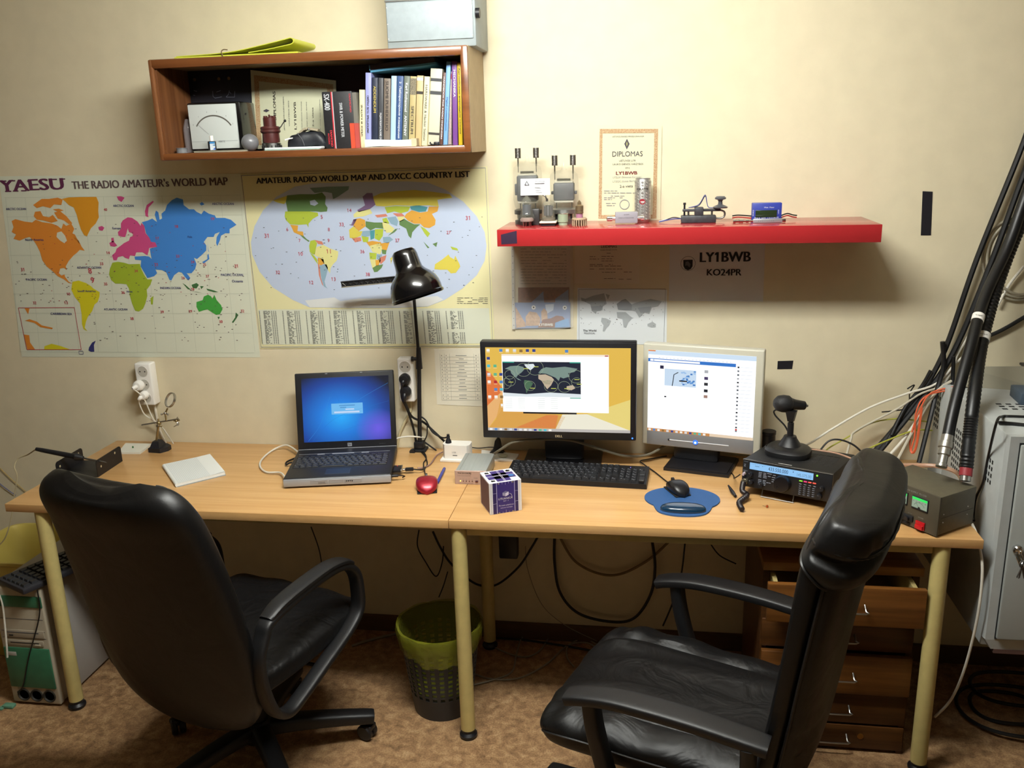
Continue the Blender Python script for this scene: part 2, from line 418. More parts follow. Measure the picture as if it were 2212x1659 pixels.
for q in ([(285,405),(330,400),(350,440),(400,450),(430,430),(470,480),(420,495),(350,475),(300,470),(275,440)], [(290,335),(340,300),(400,300),(470,290),(510,305),(500,350),(440,345),(410,375),(350,360),(300,375),(270,350)], [(440,410),(490,400),(540,440),(590,500),(560,505),(520,475),(470,460)], [(430,385),(480,380),(520,395),(470,405)]): pA(q, ORANGE)
pA([(505,300),(560,288),(660,285),(785,284),(803,330),(800,400),(805,450),(780,500),(740,540),(720,580),(708,606),(685,595),(660,550),(640,490),(625,430),(600,370),(560,350),(530,320)], mat('map_amber', 'd3901f', .6))
pA([(590,975),(640,965),(700,985),(740,1010),(760,1030),(812,1060),(810,1095),(795,1140),(770,1160),(750,1215),(715,1260),(700,1300),(690,1350),(712,1378),(680,1360),(668,1320),(665,1240),(650,1150),(610,1100),(580,1040)], YELLOW)
pA([(985,500),(1000,475),(1040,450),(1075,455),(1120,485),(1145,520),(1150,495),(1175,520),(1185,580),(1215,615),(1230,650),(1265,655),(1280,690),(1215,700),(1210,730),(1200,760),(1160,735),(1110,735),(1100,765),(1060,760),(1050,790),(1020,780),(1000,765),(960,775),(950,800),(925,800),(912,760),(940,735),(950,705),(985,680),(1010,660),(1050,640),(1060,610),(1090,600),(1075,580),(1050,570),(1040,540),(1030,580),(1020,610),(1000,610),(965,600),(960,570),(985,545)], PINK)
for q in ([(890,660),(920,640),(955,680),(935,690),(900,685)], [(905,620),(925,615),(930,650),(910,655)], [(800,530),(830,520),(850,535),(835,560),(808,555)], [(950,280),(985,278),(1015,290),(990,325),(965,310)], [(1185,440),(1180,400),(1195,350),(1245,315),(1252,325),(1210,370),(1205,430),(1210,450)]): pA(q, PINK)
pA([(1155,490),(1200,478),(1240,460),(1280,490),(1260,430),(1270,395),(1290,410),(1300,470),(1320,460),(1315,420),(1345,395),(1360,350),(1400,310),(1440,290),(1490,305),(1495,350),(1540,385),(1580,385),(1600,405),(1640,425),(1660,395),(1700,420),(1750,435),(1760,455),(1830,455),(1880,470),(1925,510),(1905,525),(1870,545),(1870,580),(1835,580),(1800,600),(1790,640),(1770,685),(1760,660),(1765,610),(1790,570),(1750,585),(1740,610),(1690,610),(1660,650),(1680,680),(1680,720),(1640,760),(1605,790),(1580,780),(1600,830),(1590,870),(1560,905),(1520,905),(1550,945),(1535,965),(1510,940),(1480,900),(1455,895),(1420,920),(1395,965),(1380,960),(1355,900),(1320,880),(1265,875),(1280,905),(1255,930),(1200,945),(1175,900),(1145,850),(1150,800),(1100,795),(1095,770),(1180,765),(1215,770),(1235,790),(1225,740),(1220,705),(1280,690),(1265,655),(1230,650),(1215,615),(1190,580),(1175,520)], BLUE)
pA([(1645,815),(1690,790),(1688,760),(1698,745),(1705,790),(1660,825)], BLUE); pA([(1690,660),(1698,720),(1704,735),(1695,725)], BLUE); pA([(1625,340),(1645,325),(1665,345),(1640,355)], BLUE)
pA([(915,820),(960,812),(1010,820),(1050,832),(1140,830),(1150,870),(1175,920),(1200,955),(1240,955),(1225,1000),(1195,1040),(1200,1090),(1185,1150),(1165,1195),(1130,1218),(1100,1210),(1075,1150),(1058,1090),(1050,1030),(1030,995),(980,990),(940,990),(905,960),(888,915),(895,870)], LIME)
pA([(1225,1110),(1250,1090),(1245,1160),(1230,1160)], LIME)
pA([(1600,1140),(1650,1125),(1660,1095),(1695,1080),(1720,1095),(1730,1115),(1745,1080),(1765,1125),(1800,1165),(1812,1200),(1790,1240),(1760,1245),(1720,1220),(1690,1200),(1650,1210),(1620,1220),(1600,1180)], GREEN)
for q in ([(1770,1262),(1790,1260),(1782,1282)], [(1920,1225),(1942,1245),(1925,1275),(1900,1310),(1888,1305),(1915,1265)], [(1485,985),(1510,1000),(1555,1040),(1530,1035)], [(1550,1050),(1650,1065),(1600,1060)], [(1560,1000),(1600,985),(1620,1000),(1600,1030),(1570,1025)], [(1680,1030),(1740,1045),(1780,1060),(1740,1060),(1690,1045)], [(1630,1010),(1660,1012),(1640,1035)]): pA(q, DKGREEN)
pA([(725,1510),(750,1470),(780,1455),(765,1490),(768,1545),(740,1545),(720,1535)], NAVYI)
# inset
for a, b in (((150,1188),(605,1185)), ((605,1185),(662,1528)), ((662,1528),(218,1528)), ((218,1528),(150,1188))):
    mapA.strip([onY(a[0]/3.77, 350+a[1]/3.77, YW-.0004), onY(b[0]/3.77, 350+b[1]/3.77, YW-.0004)], .002, REDI, (0, -1, 0))
pA([(202,1292),(240,1280),(300,1300),(340,1330),(430,1350),(425,1362),(330,1345),(280,1310),(230,1298)], ORANGE); pA([(200,1190),(240,1192),(230,1240)], ORANGE)
pA([(196,1405),(238,1410),(245,1470),(285,1526),(222,1526)], ORANGE); pA([(362,1500),(420,1480),(500,1500),(570,1526),(360,1526)], YELLOW)
for a, b in (((642,1540),(675,1540)), ((675,1540),(678,1565)), ((678,1565),(645,1565)), ((645,1565),(642,1540))):
    mapA.strip([onY(a[0]/3.77, 350+a[1]/3.77, YW-.0004), onY(b[0]/3.77, 350+b[1]/3.77, YW-.0004)], .0015, NAVYI, (0, -1, 0))
tA('YAESU', (5, 240), (527, 222), MAROON, .03, 24)
for x0, x1, y in ((0,52,160),(82,124,157),(42,92,243),(106,150,240),(172,216,238),(222,240,236),(222,240,160),(424,464,146),(494,530,143)):
    pA([(x0, y), (x1, y-.6), (x1, y-9.6), (x0, y-9)], MAROON, YW-.0009)
tA("THE RADIO AMATEUR's WORLD MAP", (590, 220), (1860, 188), BROWNI, .035, 17)
for t, a, b in (('ARCTIC OCEAN',(50,392),(214,390)),('ARCTIC OCEAN',(922,365),(1090,365)),('ARCTIC OCEAN',(1728,350),(1905,350)),('ATLANTIC OCEAN',(628,868),(825,868)),('PACIFIC OCEAN',(216,966),(382,966)),('ATLANTIC OCEAN',(848,1208),(1038,1208)),('INDIAN OCEAN',(1306,1034),(1474,1034)),('PACIFIC OCEAN',(1800,928),(1980,928)),('CARIBBEAN SEA',(414,1244),(588,1246)),('South America',(632,1060),(780,1060)),('Oceania',(1890,980),(1980,980)),('North America',(208,642),(356,642)),('Europe',(918,553),(985,553)),('Africa',(1030,1062),(1080,1062)),('Asia',(1525,617),(1565,617))):
    tA(t, a, b, NAVYI, .015)
for t, x, y in (('40',846,398),('14',868,750),('33',815,840),('8',722,908),('9',742,984),('35',848,1004),('36',990,1074),('10',546,1086),('13',526,1158),('32',270,1158),('38',1062,1286),('39',1308,1232),('29',1538,1226),('30',1786,1310),('31',1910,860),('32',1962,1224),('25',1652,846),('27',1676,940),('26',1478,954),('24',1556,824),('23',1434,778),('18',1424,536),('19',1718,474),('17',1268,632),('21',1258,848),('28',1556,1046),('34',1096,898),('31',172,890)):
    tA(t, (x, y), (x+28, y), REDI, .02)
rnd = random.Random(4)
for i in range(150):
    x = rnd.uniform(90, 1980); y = rnd.uniform(800, 1480)
    if x < 700 and y > 1150: continue
    dashes(mapA, (x/3.77, 350+y/3.77), (x/3.77+4, 350+y/3.77), YW-.0005, BROWNI, 1.2, i, 1, (2, 4))
for i in range(120):
    x = rnd.uniform(300, 1850); y = rnd.uniform(500, 1150)
    dashes(mapA, (x/3.77, 350+y/3.77), (x/3.77+3.4, 350+y/3.77), YW-.0007, BROWNI if i % 3 else REDI, 1.0, i, 1, (2, 3.4))
finish(mapA, 'world_map', 'world map poster with orange, pink, blue and green continents, left on the wall', 'map')

# ------------------------------------------------------------------ world map with country list (second poster)
CREAMP = mat('map_paper_cream', 'dcd6a6', .55); OCEAN = mat('map_ocean', 'b7c3d8', .55)
mapB = sheet('world_map', [(519.5, 376), (1052.5, 359.5), (1068.5, 749.5), (563, 753)], CREAMP, '', '', y=-.0022)
YB = -.003
def cB(p): return (510+p[0]/3.77, 340+p[1]/3.77)
def pB(pts, m, y=YB): mapB.poly([onY(*cB(p), y) for p in pts], m)
def tB(t, a, b, m, bold=0, h=None): wtext(mapB, t, cB(a), cB(b), YB-.0012, m, bold, h)
def lB(pts, w, m, y=YB-.0004): mapB.strip([onY(*cB(p), y) for p in pts], w, m, (0, -1, 0))
BORD = mat('map_border_blue', '5a5f8c', .6)
lB([(42,148),(2030,85),(2090,1535),(205,1545),(42,148)], .0016, BORD)
pB([(480,238),(620,212),(1000,200),(1400,195),(1560,205),(1700,260),(1850,360),(1960,480),(2025,610),(2040,720),(2025,840),(1960,960),(1840,1070),(1700,1160),(1560,1215),(1300,1225),(900,1225),(600,1222),(460,1160),(300,1060),(190,930),(130,790),(120,690),(150,560),(220,430),(330,320)], OCEAN, YB+.0004)
cA = lambda n, c: mat('country_'+n, c, .55)
G1, G2, Y1, Y2, O1, T1, R1, B1, P1 = cA('green','5f7f4a'), cA('lime','a8b83c'), cA('yellow','cdbf4e'), cA('paleyellow','d5d08a'), cA('orange','d19a3a'), cA('teal','4a8f97'), cA('red','c77c66'), cA('bluegrey','86a3b4'), cA('purple','7b6285')
pB([(415,310),(520,300),(640,300),(700,285),(730,320),(725,380),(745,410),(740,440),(690,445),(650,440),(420,440),(405,360)], G1)
pB([(300,350),(415,312),(405,365),(390,380),(330,365)], Y1)
pB([(600,250),(750,240),(920,235),(915,262),(830,320),(790,340),(780,290),(720,280),(640,290)], mat('country_arctic', '6f8a80', .55))
pB([(600,355),(640,345),(670,375),(640,395),(605,385)], OCEAN, YB-.0004)
pB([(400,440),(600,440),(665,450),(670,475),(625,500),(590,540),(590,572),(575,545),(505,550),(440,545),(405,510),(395,480)], G2)
pB([(440,548),(505,555),(500,600),(545,605),(550,640),(520,632),(470,610),(455,575)], O1)
pB([(520,630),(550,640),(575,665),(600,680),(590,688),(545,655)], G1)
pB([(605,680),(640,672),(660,700),(650,740),(640,790),(625,790),(600,770),(595,720)], G2)
pB([(640,672),(700,685),(712,712),(668,705)], R1)
pB([(655,730),(710,712),(760,740),(832,765),(830,800),(820,840),(790,870),(770,900),(765,945),(740,905),(720,870),(680,815),(635,795)], Y2)
pB([(600,775),(635,800),(660,830),(665,870),(640,835)], G2); pB([(665,815),(712,830),(718,865),(690,880),(668,868)], O1)
pB([(680,880),(735,870),(748,900),(735,960),(720,1010),(730,1050),(748,1070),(715,1050),(695,990),(685,930)], B1)
pB([(665,860),(680,880),(690,980),(712,1048),(700,1035),(675,960)], R1)
pB([(955,505),(1010,495),(1050,510),(1055,560),(1000,600),(955,560)], O1); pB([(920,590),(955,562),(1000,602),(1030,600),(1015,640),(960,660),(925,655)], Y1)
pB([(935,555),(955,505),(985,500),(955,555)], P1); pB([(1055,520),(1125,530),(1135,575),(1095,595),(1055,565)], G1)
pB([(1125,530),(1190,530),(1200,580),(1135,575)], G1); pB([(1030,600),(1095,595),(1090,640),(1040,650),(1020,635)], B1); pB([(1090,597),(1130,590),(1125,660),(1095,672)], T1)
pB([(1130,585),(1200,582),(1195,640),(1165,680),(1130,660)], G2); pB([(1020,640),(1080,650),(1075,690),(1035,690)], G2); pB([(940,655),(1015,650),(1020,680),(970,692)], R1)
pB([(1195,650),(1250,645),(1280,670),(1235,700),(1200,690)], B1); pB([(1060,690),(1110,680),(1180,690),(1185,720),(1090,730)], O1)
pB([(1085,720),(1170,700),(1190,740),(1175,790),(1110,770)], Y2); pB([(1180,700),(1250,690),(1225,760),(1190,750)], O1); pB([(1185,750),(1225,755),(1220,790),(1190,785)], G1)
pB([(1085,775),(1145,780),(1140,830),(1090,830)], G2); pB([(1145,790),(1190,790),(1180,830),(1145,830)], B1); pB([(1170,815),(1225,795),(1215,835),(1180,870),(1165,850)], R1)
pB([(1090,830),(1140,832),(1135,885),(1110,905)], Y2); pB([(1135,835),(1180,835),(1160,880),(1138,885)], O1); pB([(1110,900),(1145,880),(1198,870),(1185,900),(1150,932),(1125,935)], G1)
pB([(1255,820),(1275,810),(1262,870)], Y1)
pB([(1030,320),(1065,290),(1110,290),(1120,340),(1135,385),(1090,420),(1000,445),(985,430),(1020,410),(1050,390)], P1); pB([(985,440),(1090,420),(1110,455),(1040,480),(960,490),(955,465)], Y2)
pB([(1115,320),(1180,290),(1300,275),(1450,265),(1600,280),(1740,300),(1760,330),(1700,335),(1640,345),(1650,400),(1560,390),(1420,395),(1300,390),(1220,400),(1140,395),(1120,350)], Y1)
pB([(1210,405),(1300,395),(1420,400),(1400,440),(1340,455),(1290,440),(1230,455)], G2)
pB([(1415,400),(1480,388),(1560,405),(1545,440),(1490,445),(1425,425)], T1)
pB([(1385,460),(1430,430),(1500,450),(1560,440),(1570,400),(1650,400),(1640,440),(1595,460),(1625,510),(1620,550),(1575,575),(1530,570),(1500,540),(1450,540),(1400,515),(1370,485)], O1)
pB([(1330,520),(1370,500),(1400,520),(1450,545),(1500,545),(1470,570),(1435,610),(1425,660),(1405,640),(1385,580),(1330,550)], G1)
pB([(1310,485),(1370,480),(1365,510),(1330,525)], Y2); pB([(1230,490),(1300,480),(1320,520),(1310,560),(1260,540)], B1); pB([(1130,470),(1220,460),(1235,480),(1150,490)], R1); pB([(1275,455),(1350,455),(1375,480),(1310,482)], R1)
pB([(1185,530),(1220,525),(1290,580),(1270,610),(1225,615),(1195,570)], Y2); pB([(1190,500),(1225,490),(1250,540),(1200,530)], G2); pB([(1235,640),(1300,580),(1310,590),(1290,610)], G1)
pB([(1500,560),(1540,580),(1580,620),(1560,650),(1535,620)], G2); pB([(1525,685),(1575,735),(1560,740)], G1); pB([(1600,705),(1640,690),(1630,730)], G1); pB([(1745,725),(1800,740),(1810,760),(1760,750)], G2)
pB([(1620,870),(1680,830),(1730,790),(1740,810),(1775,830),(1785,800),(1820,870),(1825,890),(1790,940),(1750,945),(1720,915),(1660,915),(1615,910)], Y1)
pB([(560,1165),(800,1140),(850,1170),(1000,1150),(1300,1150),(1640,1130),(1690,1160),(1560,1214),(900,1222),(600,1220)], mat('country_ice', 'd2d4d2', .55))
for t, x, y, w_ in (('14',906,445,34),('5',690,500,16),('8',748,600,16),('6',410,600,16),('31',232,655,34),('7',510,690,16),('9',746,690,16),('33',842,560,34),('35',846,672,34),('37',1296,690,36),('10',508,800,36),('11',738,782,34),('36',1012,780,34),('32',324,950,34),('12',596,1032,34),('13',778,1006,34),('38',1056,966,34),('31',1870,510,34),('27',1714,624,34)):
    tB(t, (x, y), (x+w_, y), REDI)
tB('AMATEUR RADIO WORLD MAP AND DXCC COUNTRY LIST', (165, 215), (1905, 160), INK, .035, 12.5)
for i in range(90):
    x = rnd.uniform(150, 2000); y = rnd.uniform(480, 1090)
    p = cB((x, y)); dashes(mapB, p, (p[0]+3.5, p[1]), YB-.0008, GREYINK, 1.1, i, 1, (2, 3.5))
# the list below the map
LISTP = mat('map_list_panel', 'cfd2be', .6)
pB([(180,1240),(1890,1228),(2060,1228),(2075,1480),(2070,1515),(215,1525)], LISTP, YB+.0002)
for cI in range(9):
    for k in range(34):
        t = k/33; xl = 185+cI*190+t*25; y = 1255+k*7.9
        rr = random.Random(cI*50+k)
        p = cB((xl, y)); q = cB((xl+40+rr.random()*45, y))
        if cI == 8 and k > 18 and k < 22: continue
        dashes(mapB, cB((xl+36, y)), (cB((xl+36, y))[0]+rr.uniform(6, 17), p[1]), YB-.0008, GREYINK, .9, cI*50+k, .95, (3, 9))
        for dx in (0, 100, 116, 132): dashes(mapB, cB((xl+dx, y)), (cB((xl+dx, y))[0]+2.2, p[1]), YB-.0008, GREYINK, .9, k, 1, (2, 2.3))
for y in range(4): dashes(mapB, cB((1800, 1145+y*15)), cB((2050, 1145+y*15)), YB-.0008, GREYINK, .8, y+900, .7)
lB([(1020,1200),(1220,1200)], .001, GREYINK, YB-.0008)
finish(mapB, 'world_map', 'oval world map poster on cream paper with country list, beside the lamp shade', 'map')

# ------------------------------------------------------------------ papers on the wall
p = sheet('frequency_list', [(938, 754), (1042, 752), (1045, 878), (944, 874)], mat('list_paper', 'dcd6c2', .8), '', '', y=-.0012)
for i in range(13):
    y = 768+i*7.4+(4 if i > 10 else 0); sx = i*.35
    for dx in (14, 24): p.strip([onY(939+dx+sx, y, -.002), onY(940.6+dx+sx, y, -.002)], .0022, GREYINK, (0, -1, 0))
    wd = random.Random(i).uniform(4, 13); p.strip([onY(996-wd+sx, y, -.002), onY(996+wd+sx, y, -.002)], .002, PALEINK, (0, -1, 0))
    p.strip([onY(1027+sx, y, -.002), onY(1029+sx, y, -.002)], .0022, GREYINK, (0, -1, 0))
    p.strip([onY(951+sx, y+3.5, -.0019), onY(1034+sx, y+3.5, -.0019)], .0006, PALEINK, (0, -1, 0))
for x in (950, 960, 971, 1023, 1034): p.strip([onY(x, 764, -.0019), onY(x+4.5, 864, -.0019)], .0006, PALEINK, (0, -1, 0))
finish(p, 'table_printout', 'white printed table sheet on the wall left of the wide monitor', 'paper')

p = sheet('certificate', [(1291, 270.5), (1430, 271), (1426, 481), (1291, 480)], mat('diploma_paper', 'cfcdac', .7), '', '', y=-.004)
FRET = mat('diploma_border', '9c6b45', .7, noise=(420, .5, 'bfae86'))
def pD(pts, m, y=-.005): p.poly([onY(1060+a/5.267, 250+b/5.267, y) for a, b in pts], m)
def ringD(o, i, m):
    n = 4
    for k in range(4): pD([o[k], o[(k+1) % 4], i[(k+1) % 4], i[k]], m)
ringD([(1240,150),(1905,150),(1885,1170),(1225,1170)], [(1272,200),(1862,195),(1840,1125),(1262,1130)], FRET)
DIA = mat('diploma_ink', '3a3340', .7); DRED = mat('diploma_red', '6e1e22', .7)
def tD(t, a, b, m, bold=0, h=None): wtext(p, t, (1060+a[0]/5.267, 250+a[1]/5.267), (1060+b[0]/5.267, 250+b[1]/5.267), -.0056, m, bold, h)
pD([(1550,262),(1580,320),(1548,384),(1520,320)], DIA)
pD([(1550,290),(1562,320),(1549,350),(1537,320)], mat('diploma_badge', '8c8c5a', .7), -.0054)
tD('DIPLOMAS', (1383, 465), (1728, 460), DIA, 0, 11)
tD('LIETUVOS RADIJO MEGEJU DRAUGIJA', (1383, 250), (1745, 246), GREYINK)
tD('LIETUVOS UTR', (1462, 522), (1650, 520), GREYINK); tD('LAUKO DIENOS VARZYBOS', (1388, 562), (1735, 558), GREYINK); tD('2012', (1530, 602), (1580, 602), GREYINK)
tD('LY1BWB', (1425, 672), (1668, 668), DRED, .03, 7); tD('LY3UV (Simonas Kareiva)', (1390, 720), (1712, 712), PALEINK); tD('LY2QC (Linas Berlin)', (1388, 766), (1660, 758), PALEINK)
tD('2-a vieta', (1468, 820), (1618, 814), DIA)
for i, (a, b, y) in enumerate(((1288,1440,858),(1288,1640,882),(1288,1520,916),(1288,1500,936),(1288,1380,956),(1310,1425,1000),(1318,1410,1025))): dashes(p, (1060+a/5.267, 250+y/5.267), (1060+b/5.267, 250+y/5.267), -.0056, PALEINK, 1.4, i, .9)
p.disc(onY(1060+1522/5.267, 250+1010/5.267, -.0056), (0, -1, 0), .016, PALEINK, 24, r0=.0135)
finish(p, 'certificate', 'framed-border diploma sheet standing on the red shelf behind the can', 'certificate')

p = sheet('licence', [(1242, 505), (1383, 505), (1381, 613), (1241, 612)], mat('old_paper', 'dad0ba', .8), '', '')
def c6(a, b): return (1080+a/3.687, 510+b/3.687)
wtext(p, 'LEIDIMAS', c6(805, 95), c6(932, 93), -.002, BROWNI, .02); wtext(p, 'RADIJO MEGEJO STOTIS', c6(800, 118), c6(932, 116), -.002, BROWNI, .01)
for i, (a, b, y) in enumerate(((850,890,138),(714,760,165),(808,905,163),(714,790,185),(808,905,183),(808,905,200),(714,900,228),(714,978,240),(714,980,264),(812,920,290),(985,1050,288),(828,920,340),(945,985,345),(1010,1055,345))): dashes(p, c6(a, y), c6(b, y), -.002, BROWNI, 1.0, i+40, .9)
finish(p, 'licence_sheet', 'beige licence sheet with small print pinned under the red shelf', 'paper')

p = sheet('world_map', [(1247.5, 622), (1441, 626), (1440, 745), (1246, 742)], mat('map_paper_white', 'd6dadb', .7), '', '')
LG = mat('map_landgrey', 'a3a7a8', .7); DG = mat('map_darkland', '909496', .7)
def p6(pts, m, y=-.0018): p.poly([onY(*c6(*q), y) for q in pts], m)
p6([(645,490),(680,500),(740,475),(830,455),(850,540),(820,560),(815,590),(770,600),(765,620),(730,595),(720,545),(680,525),(650,515)], LG)
p6([(725,560),(820,555),(800,595),(735,592)], DG, -.0022)
p6([(810,650),(845,655),(885,675),(870,710),(850,730),(830,760),(818,758),(825,710),(805,680)], LG)
p6([(930,540),(970,510),(1000,500),(1050,545),(1050,590),(1000,590),(940,585)], DG, -.0022); p6([(930,605),(1000,605),(1040,640),(1055,650),(1020,690),(1005,730),(985,725),(975,660),(935,650)], LG)
p6([(1045,545),(1100,525),(1200,500),(1290,520),(1260,560),(1210,570),(1190,620),(1150,610),(1110,650),(1080,600),(1050,590)], LG); p6([(1095,570),(1205,560),(1190,605),(1120,612)], DG, -.0022)
p6([(1175,700),(1215,682),(1242,700),(1240,725),(1205,728),(1175,718)], LG); p6([(840,460),(875,470),(860,505)], LG)
for a, b in (((628,425),(1318,420)), ((1318,420),(1305,845)), ((628,425),(630,840))): p.strip([onY(*c6(*a), -.0018), onY(*c6(*b), -.0018)], .0008, GREYINK, (0, -1, 0))
wtext(p, 'The World', c6(662, 760), c6(768, 760), -.0022, INK, .02); wtext(p, 'POLITICAL', c6(672, 780), c6(758, 780), -.0022, GREYINK, .01)
for i in range(50):
    q = c6(rnd.uniform(640, 1300), rnd.uniform(520, 720)); dashes(p, q, (q[0]+2.4, q[1]), -.002, GREYINK, 1, i, 1, (1, 2))
finish(p, 'world_map', 'small grey and white world map sheet above the monitors', 'map')

p = sheet('callsign_sheet', [(1447, 519), (1653, 519), (1648.5, 651.5), (1444.5, 650)], mat('callsign_paper', 'cfcfd0', .8), '', '')
wtext(p, 'LY1BWB', c6(1590, 208), c6(1998, 202), -.002, INK, .035, 21); wtext(p, 'KO24PR', c6(1646, 314), c6(1924, 314), -.002, INK, .03, 14)
p.disc(onY(*c6(1498, 218), -.0016), (0, -1, 0), .0235, GREYINK, 32, r0=.0222)
p6([(1460,190),(1535,188),(1534,240),(1520,262),(1497,272),(1472,260),(1461,238)], INK); p6([(1478,205),(1500,200),(1518,225),(1510,250),(1490,232),(1475,236)], GREYINK, -.0022)
finish(p, 'callsign_sheet', 'sheet with large call sign lettering LY1BWB and crest under the red shelf', 'paper')

# punched plastic sleeve with sheets and postcards
t = thing('document_sleeve', onY(1172, 620, -.002), 'clear plastic sleeve with postcards hanging below the red shelf\'s left end', 'document sleeve')
p = MB()
def q6(pts, m, y): p.poly([onY(*c6(*q), y) for q in pts], m)
def slab6(pts, m, y, d=.001):
    P = [onY(*c6(*q), y) for q in pts]; B = [v+Vector((0, d, 0)) for v in P]
    n = len(P); p.add(P+B, [tuple(range(n)), tuple(range(2*n-1, n-1, -1))]+[(i, (i+1) % n, n+(i+1) % n, n+i) for i in range(n)], m)
slab6([(145,60),(560,60),(560,420),(150,420)], mat('sleeve_paper', 'd3c8b8', .8), -.003)
for i in range(13): dashes(p, c6(165, 105+i*23), c6(530, 105+i*23), -.0034, PALEINK, 1.2, i+70, .85)
p.build('letter_sheet', t, True)
p = MB(); BRK = mat('photo_brick', '8a5b40', .5, noise=(200, .3)); SKYP = mat('photo_sky', '7f90b4', .5)
slab6([(145,410),(552,408),(552,530),(145,530)], BRK, -.0045); q6([(250,528),(345,440),(352,528)], SKYP, -.0047); q6([(440,500),(545,425),(548,528),(440,528)], SKYP, -.0047)
p.build('postcard', t, True)
p = MB(); slab6([(118,530),(560,528),(562,728),(122,735)], SKYP, -.006); CL = mat('photo_cloud', 'c4ccda', .5); ROOF = mat('photo_roof', '7e4a3c', .5); WLL = mat('photo_wall', 'b99678', .5, noise=(150, .2))
q6([(360,545),(430,540),(425,590),(370,620)], CL, -.0064); q6([(122,560),(200,690),(205,720),(128,732)], WLL, -.0064); q6([(205,640),(235,600),(290,608),(320,650),(320,712),(205,715)], WLL, -.0066)
q6([(328,600),(350,575),(375,600),(380,660),(330,680)], WLL, -.0066); q6([(405,655),(450,632),(500,640),(515,660),(440,690),(330,690),(340,665)], ROOF, -.0068); q6([(330,690),(440,690),(435,728),(300,728)], BRK, -.0067); q6([(440,690),(545,655),(556,722),(440,728)], mat('photo_blue', '6fa0d0', .5), -.0067)
p.disc(onY(*c6(268, 568), -.0068), (0, -1, 0), .007, WHITEP, 20); p.disc(onY(*c6(516, 570), -.0068), (0, -1, 0), .007, WHITEP, 20)
p.disc(onY(*c6(268, 568), -.0070), (0, -1, 0), .003, INK, 8); p.disc(onY(*c6(516, 570), -.0070), (0, -1, 0), .003, INK, 8)
wtext(p, 'LY1BWB', c6(312, 716), c6(422, 716), -.0072, WHITEP, .03)
p.build('postcard', t, True, label='postcard with a town under blue sky')
p = MB(); slab6([(95,50),(580,50),(584,725),(430,745),(100,742)], mat('clear_film', 'f2f2ee', .12, alpha=.13, spec=.6), -.0085, .0004)
slab6([(88,50),(112,50),(120,742),(98,742)], mat('sleeve_edge', 'e0dfd8', .4, alpha=.55), -.009, .0004)
for i in range(12): p.disc(onY(*c6(100+i*.9, 105+i*55), -.0095), (0, -1, 0), .0014, GREYINK, 8)
p.build('sleeve_film', t, True)

TAPE = mat('black_tape', '17151c', .5)
def tape(quad, y, lab, m=TAPE):
    q = MB(); P = [onY(*a, y) for a in quad]; B = [v+Vector((0, .0005, 0)) for v in P]
    q.add(P+B, [(0, 1, 2, 3), (7, 6, 5, 4), (0, 4, 5, 1), (1, 5, 6, 2), (2, 6, 7, 3), (3, 7, 4, 0)], m); finish(q, 'tape_strip', lab, 'tape')
tape([(1993, 413), (2015, 414), (2011, 508.5), (1989, 508.5)], -.0012, 'long vertical strip of black tape right of the red shelf')
tape([(1680, 780), (1714, 779), (1711, 797), (1679, 797.5)], -.0012, 'short black tape piece on the wall right of the white monitor')
# ------------------------------------------------------------------ bookcase on the wall
WOODF = wood('bookcase_front_wood', '7f4d29', '5e351a', 0, 1.0, .3, .3)
WOODV = wood('bookcase_side_wood', '7f5230', '5e371e', 2, 1.0, .4)
WOODS = wood('bookcase_outer_laminate', 'a08a66', '94805e', 0, .6, .5)
BACKB = mat('bookcase_back', '3b2528', .7)
bx0, bx1, bz0, bz1, bd = -1.0498, -.0601, 1.7578, 2.0559, .2528
t = thing('wall_bookcase', ((bx0+bx1)/2, 0, bz0), 'open brown wooden wall bookcase filled with books and radio parts', 'bookcase')
th = .02
m = MB(); m.box(bx0, bx1, -bd+.012, -.002, bz0, bz0+th, WOODS); m.box(bx0, bx1, -bd+.012, -.002, bz1-th, bz1, WOODS); m.build('carcass', t, True)
m = MB(); m.box(bx0, bx0+th, -bd+.012, -.002, bz0+th, bz1-th, WOODV); m.build('side_panel', t, True)
m = MB(); m.box(bx1-th, bx1, -bd+.012, -.002, bz0+th, bz1-th, WOODS); m.build('side_panel', t, True)
m = MB(); m.box(bx0+th, bx1-th, -.012, -.003, bz0+th, bz1-th, BACKB); m.build('back_panel', t, True)
m = MB(); fw = .027
for (a0, a1, c0, c1, mm) in ((bx0, bx1, bz1-fw, bz1, WOODF), (bx0, bx1, bz0, bz0+fw-.005, WOODF)):
    m.rbox(a0, a1, -bd, -bd+.014, c0, c1, .005, mm, 2)
for (a0, a1) in ((bx0, bx0+.016), (bx1-.022, bx1)):
    m.rbox(a0, a1, -bd-.0005, -bd+.0135, bz0, bz1, .005, WOODV if a0 == bx0 else WOODF, 2)
m.build('front_frame', t, True)
m = MB(); m.box(bx0+th, bx1-th, -bd+.014, -.012, bz0+th, bz0+th+.001, WOODF); m.build('bottom_board', t, True)
BZ = bz0+th+.0012           # inside floor
def bx(px, py, y): return onY(px, py, y)

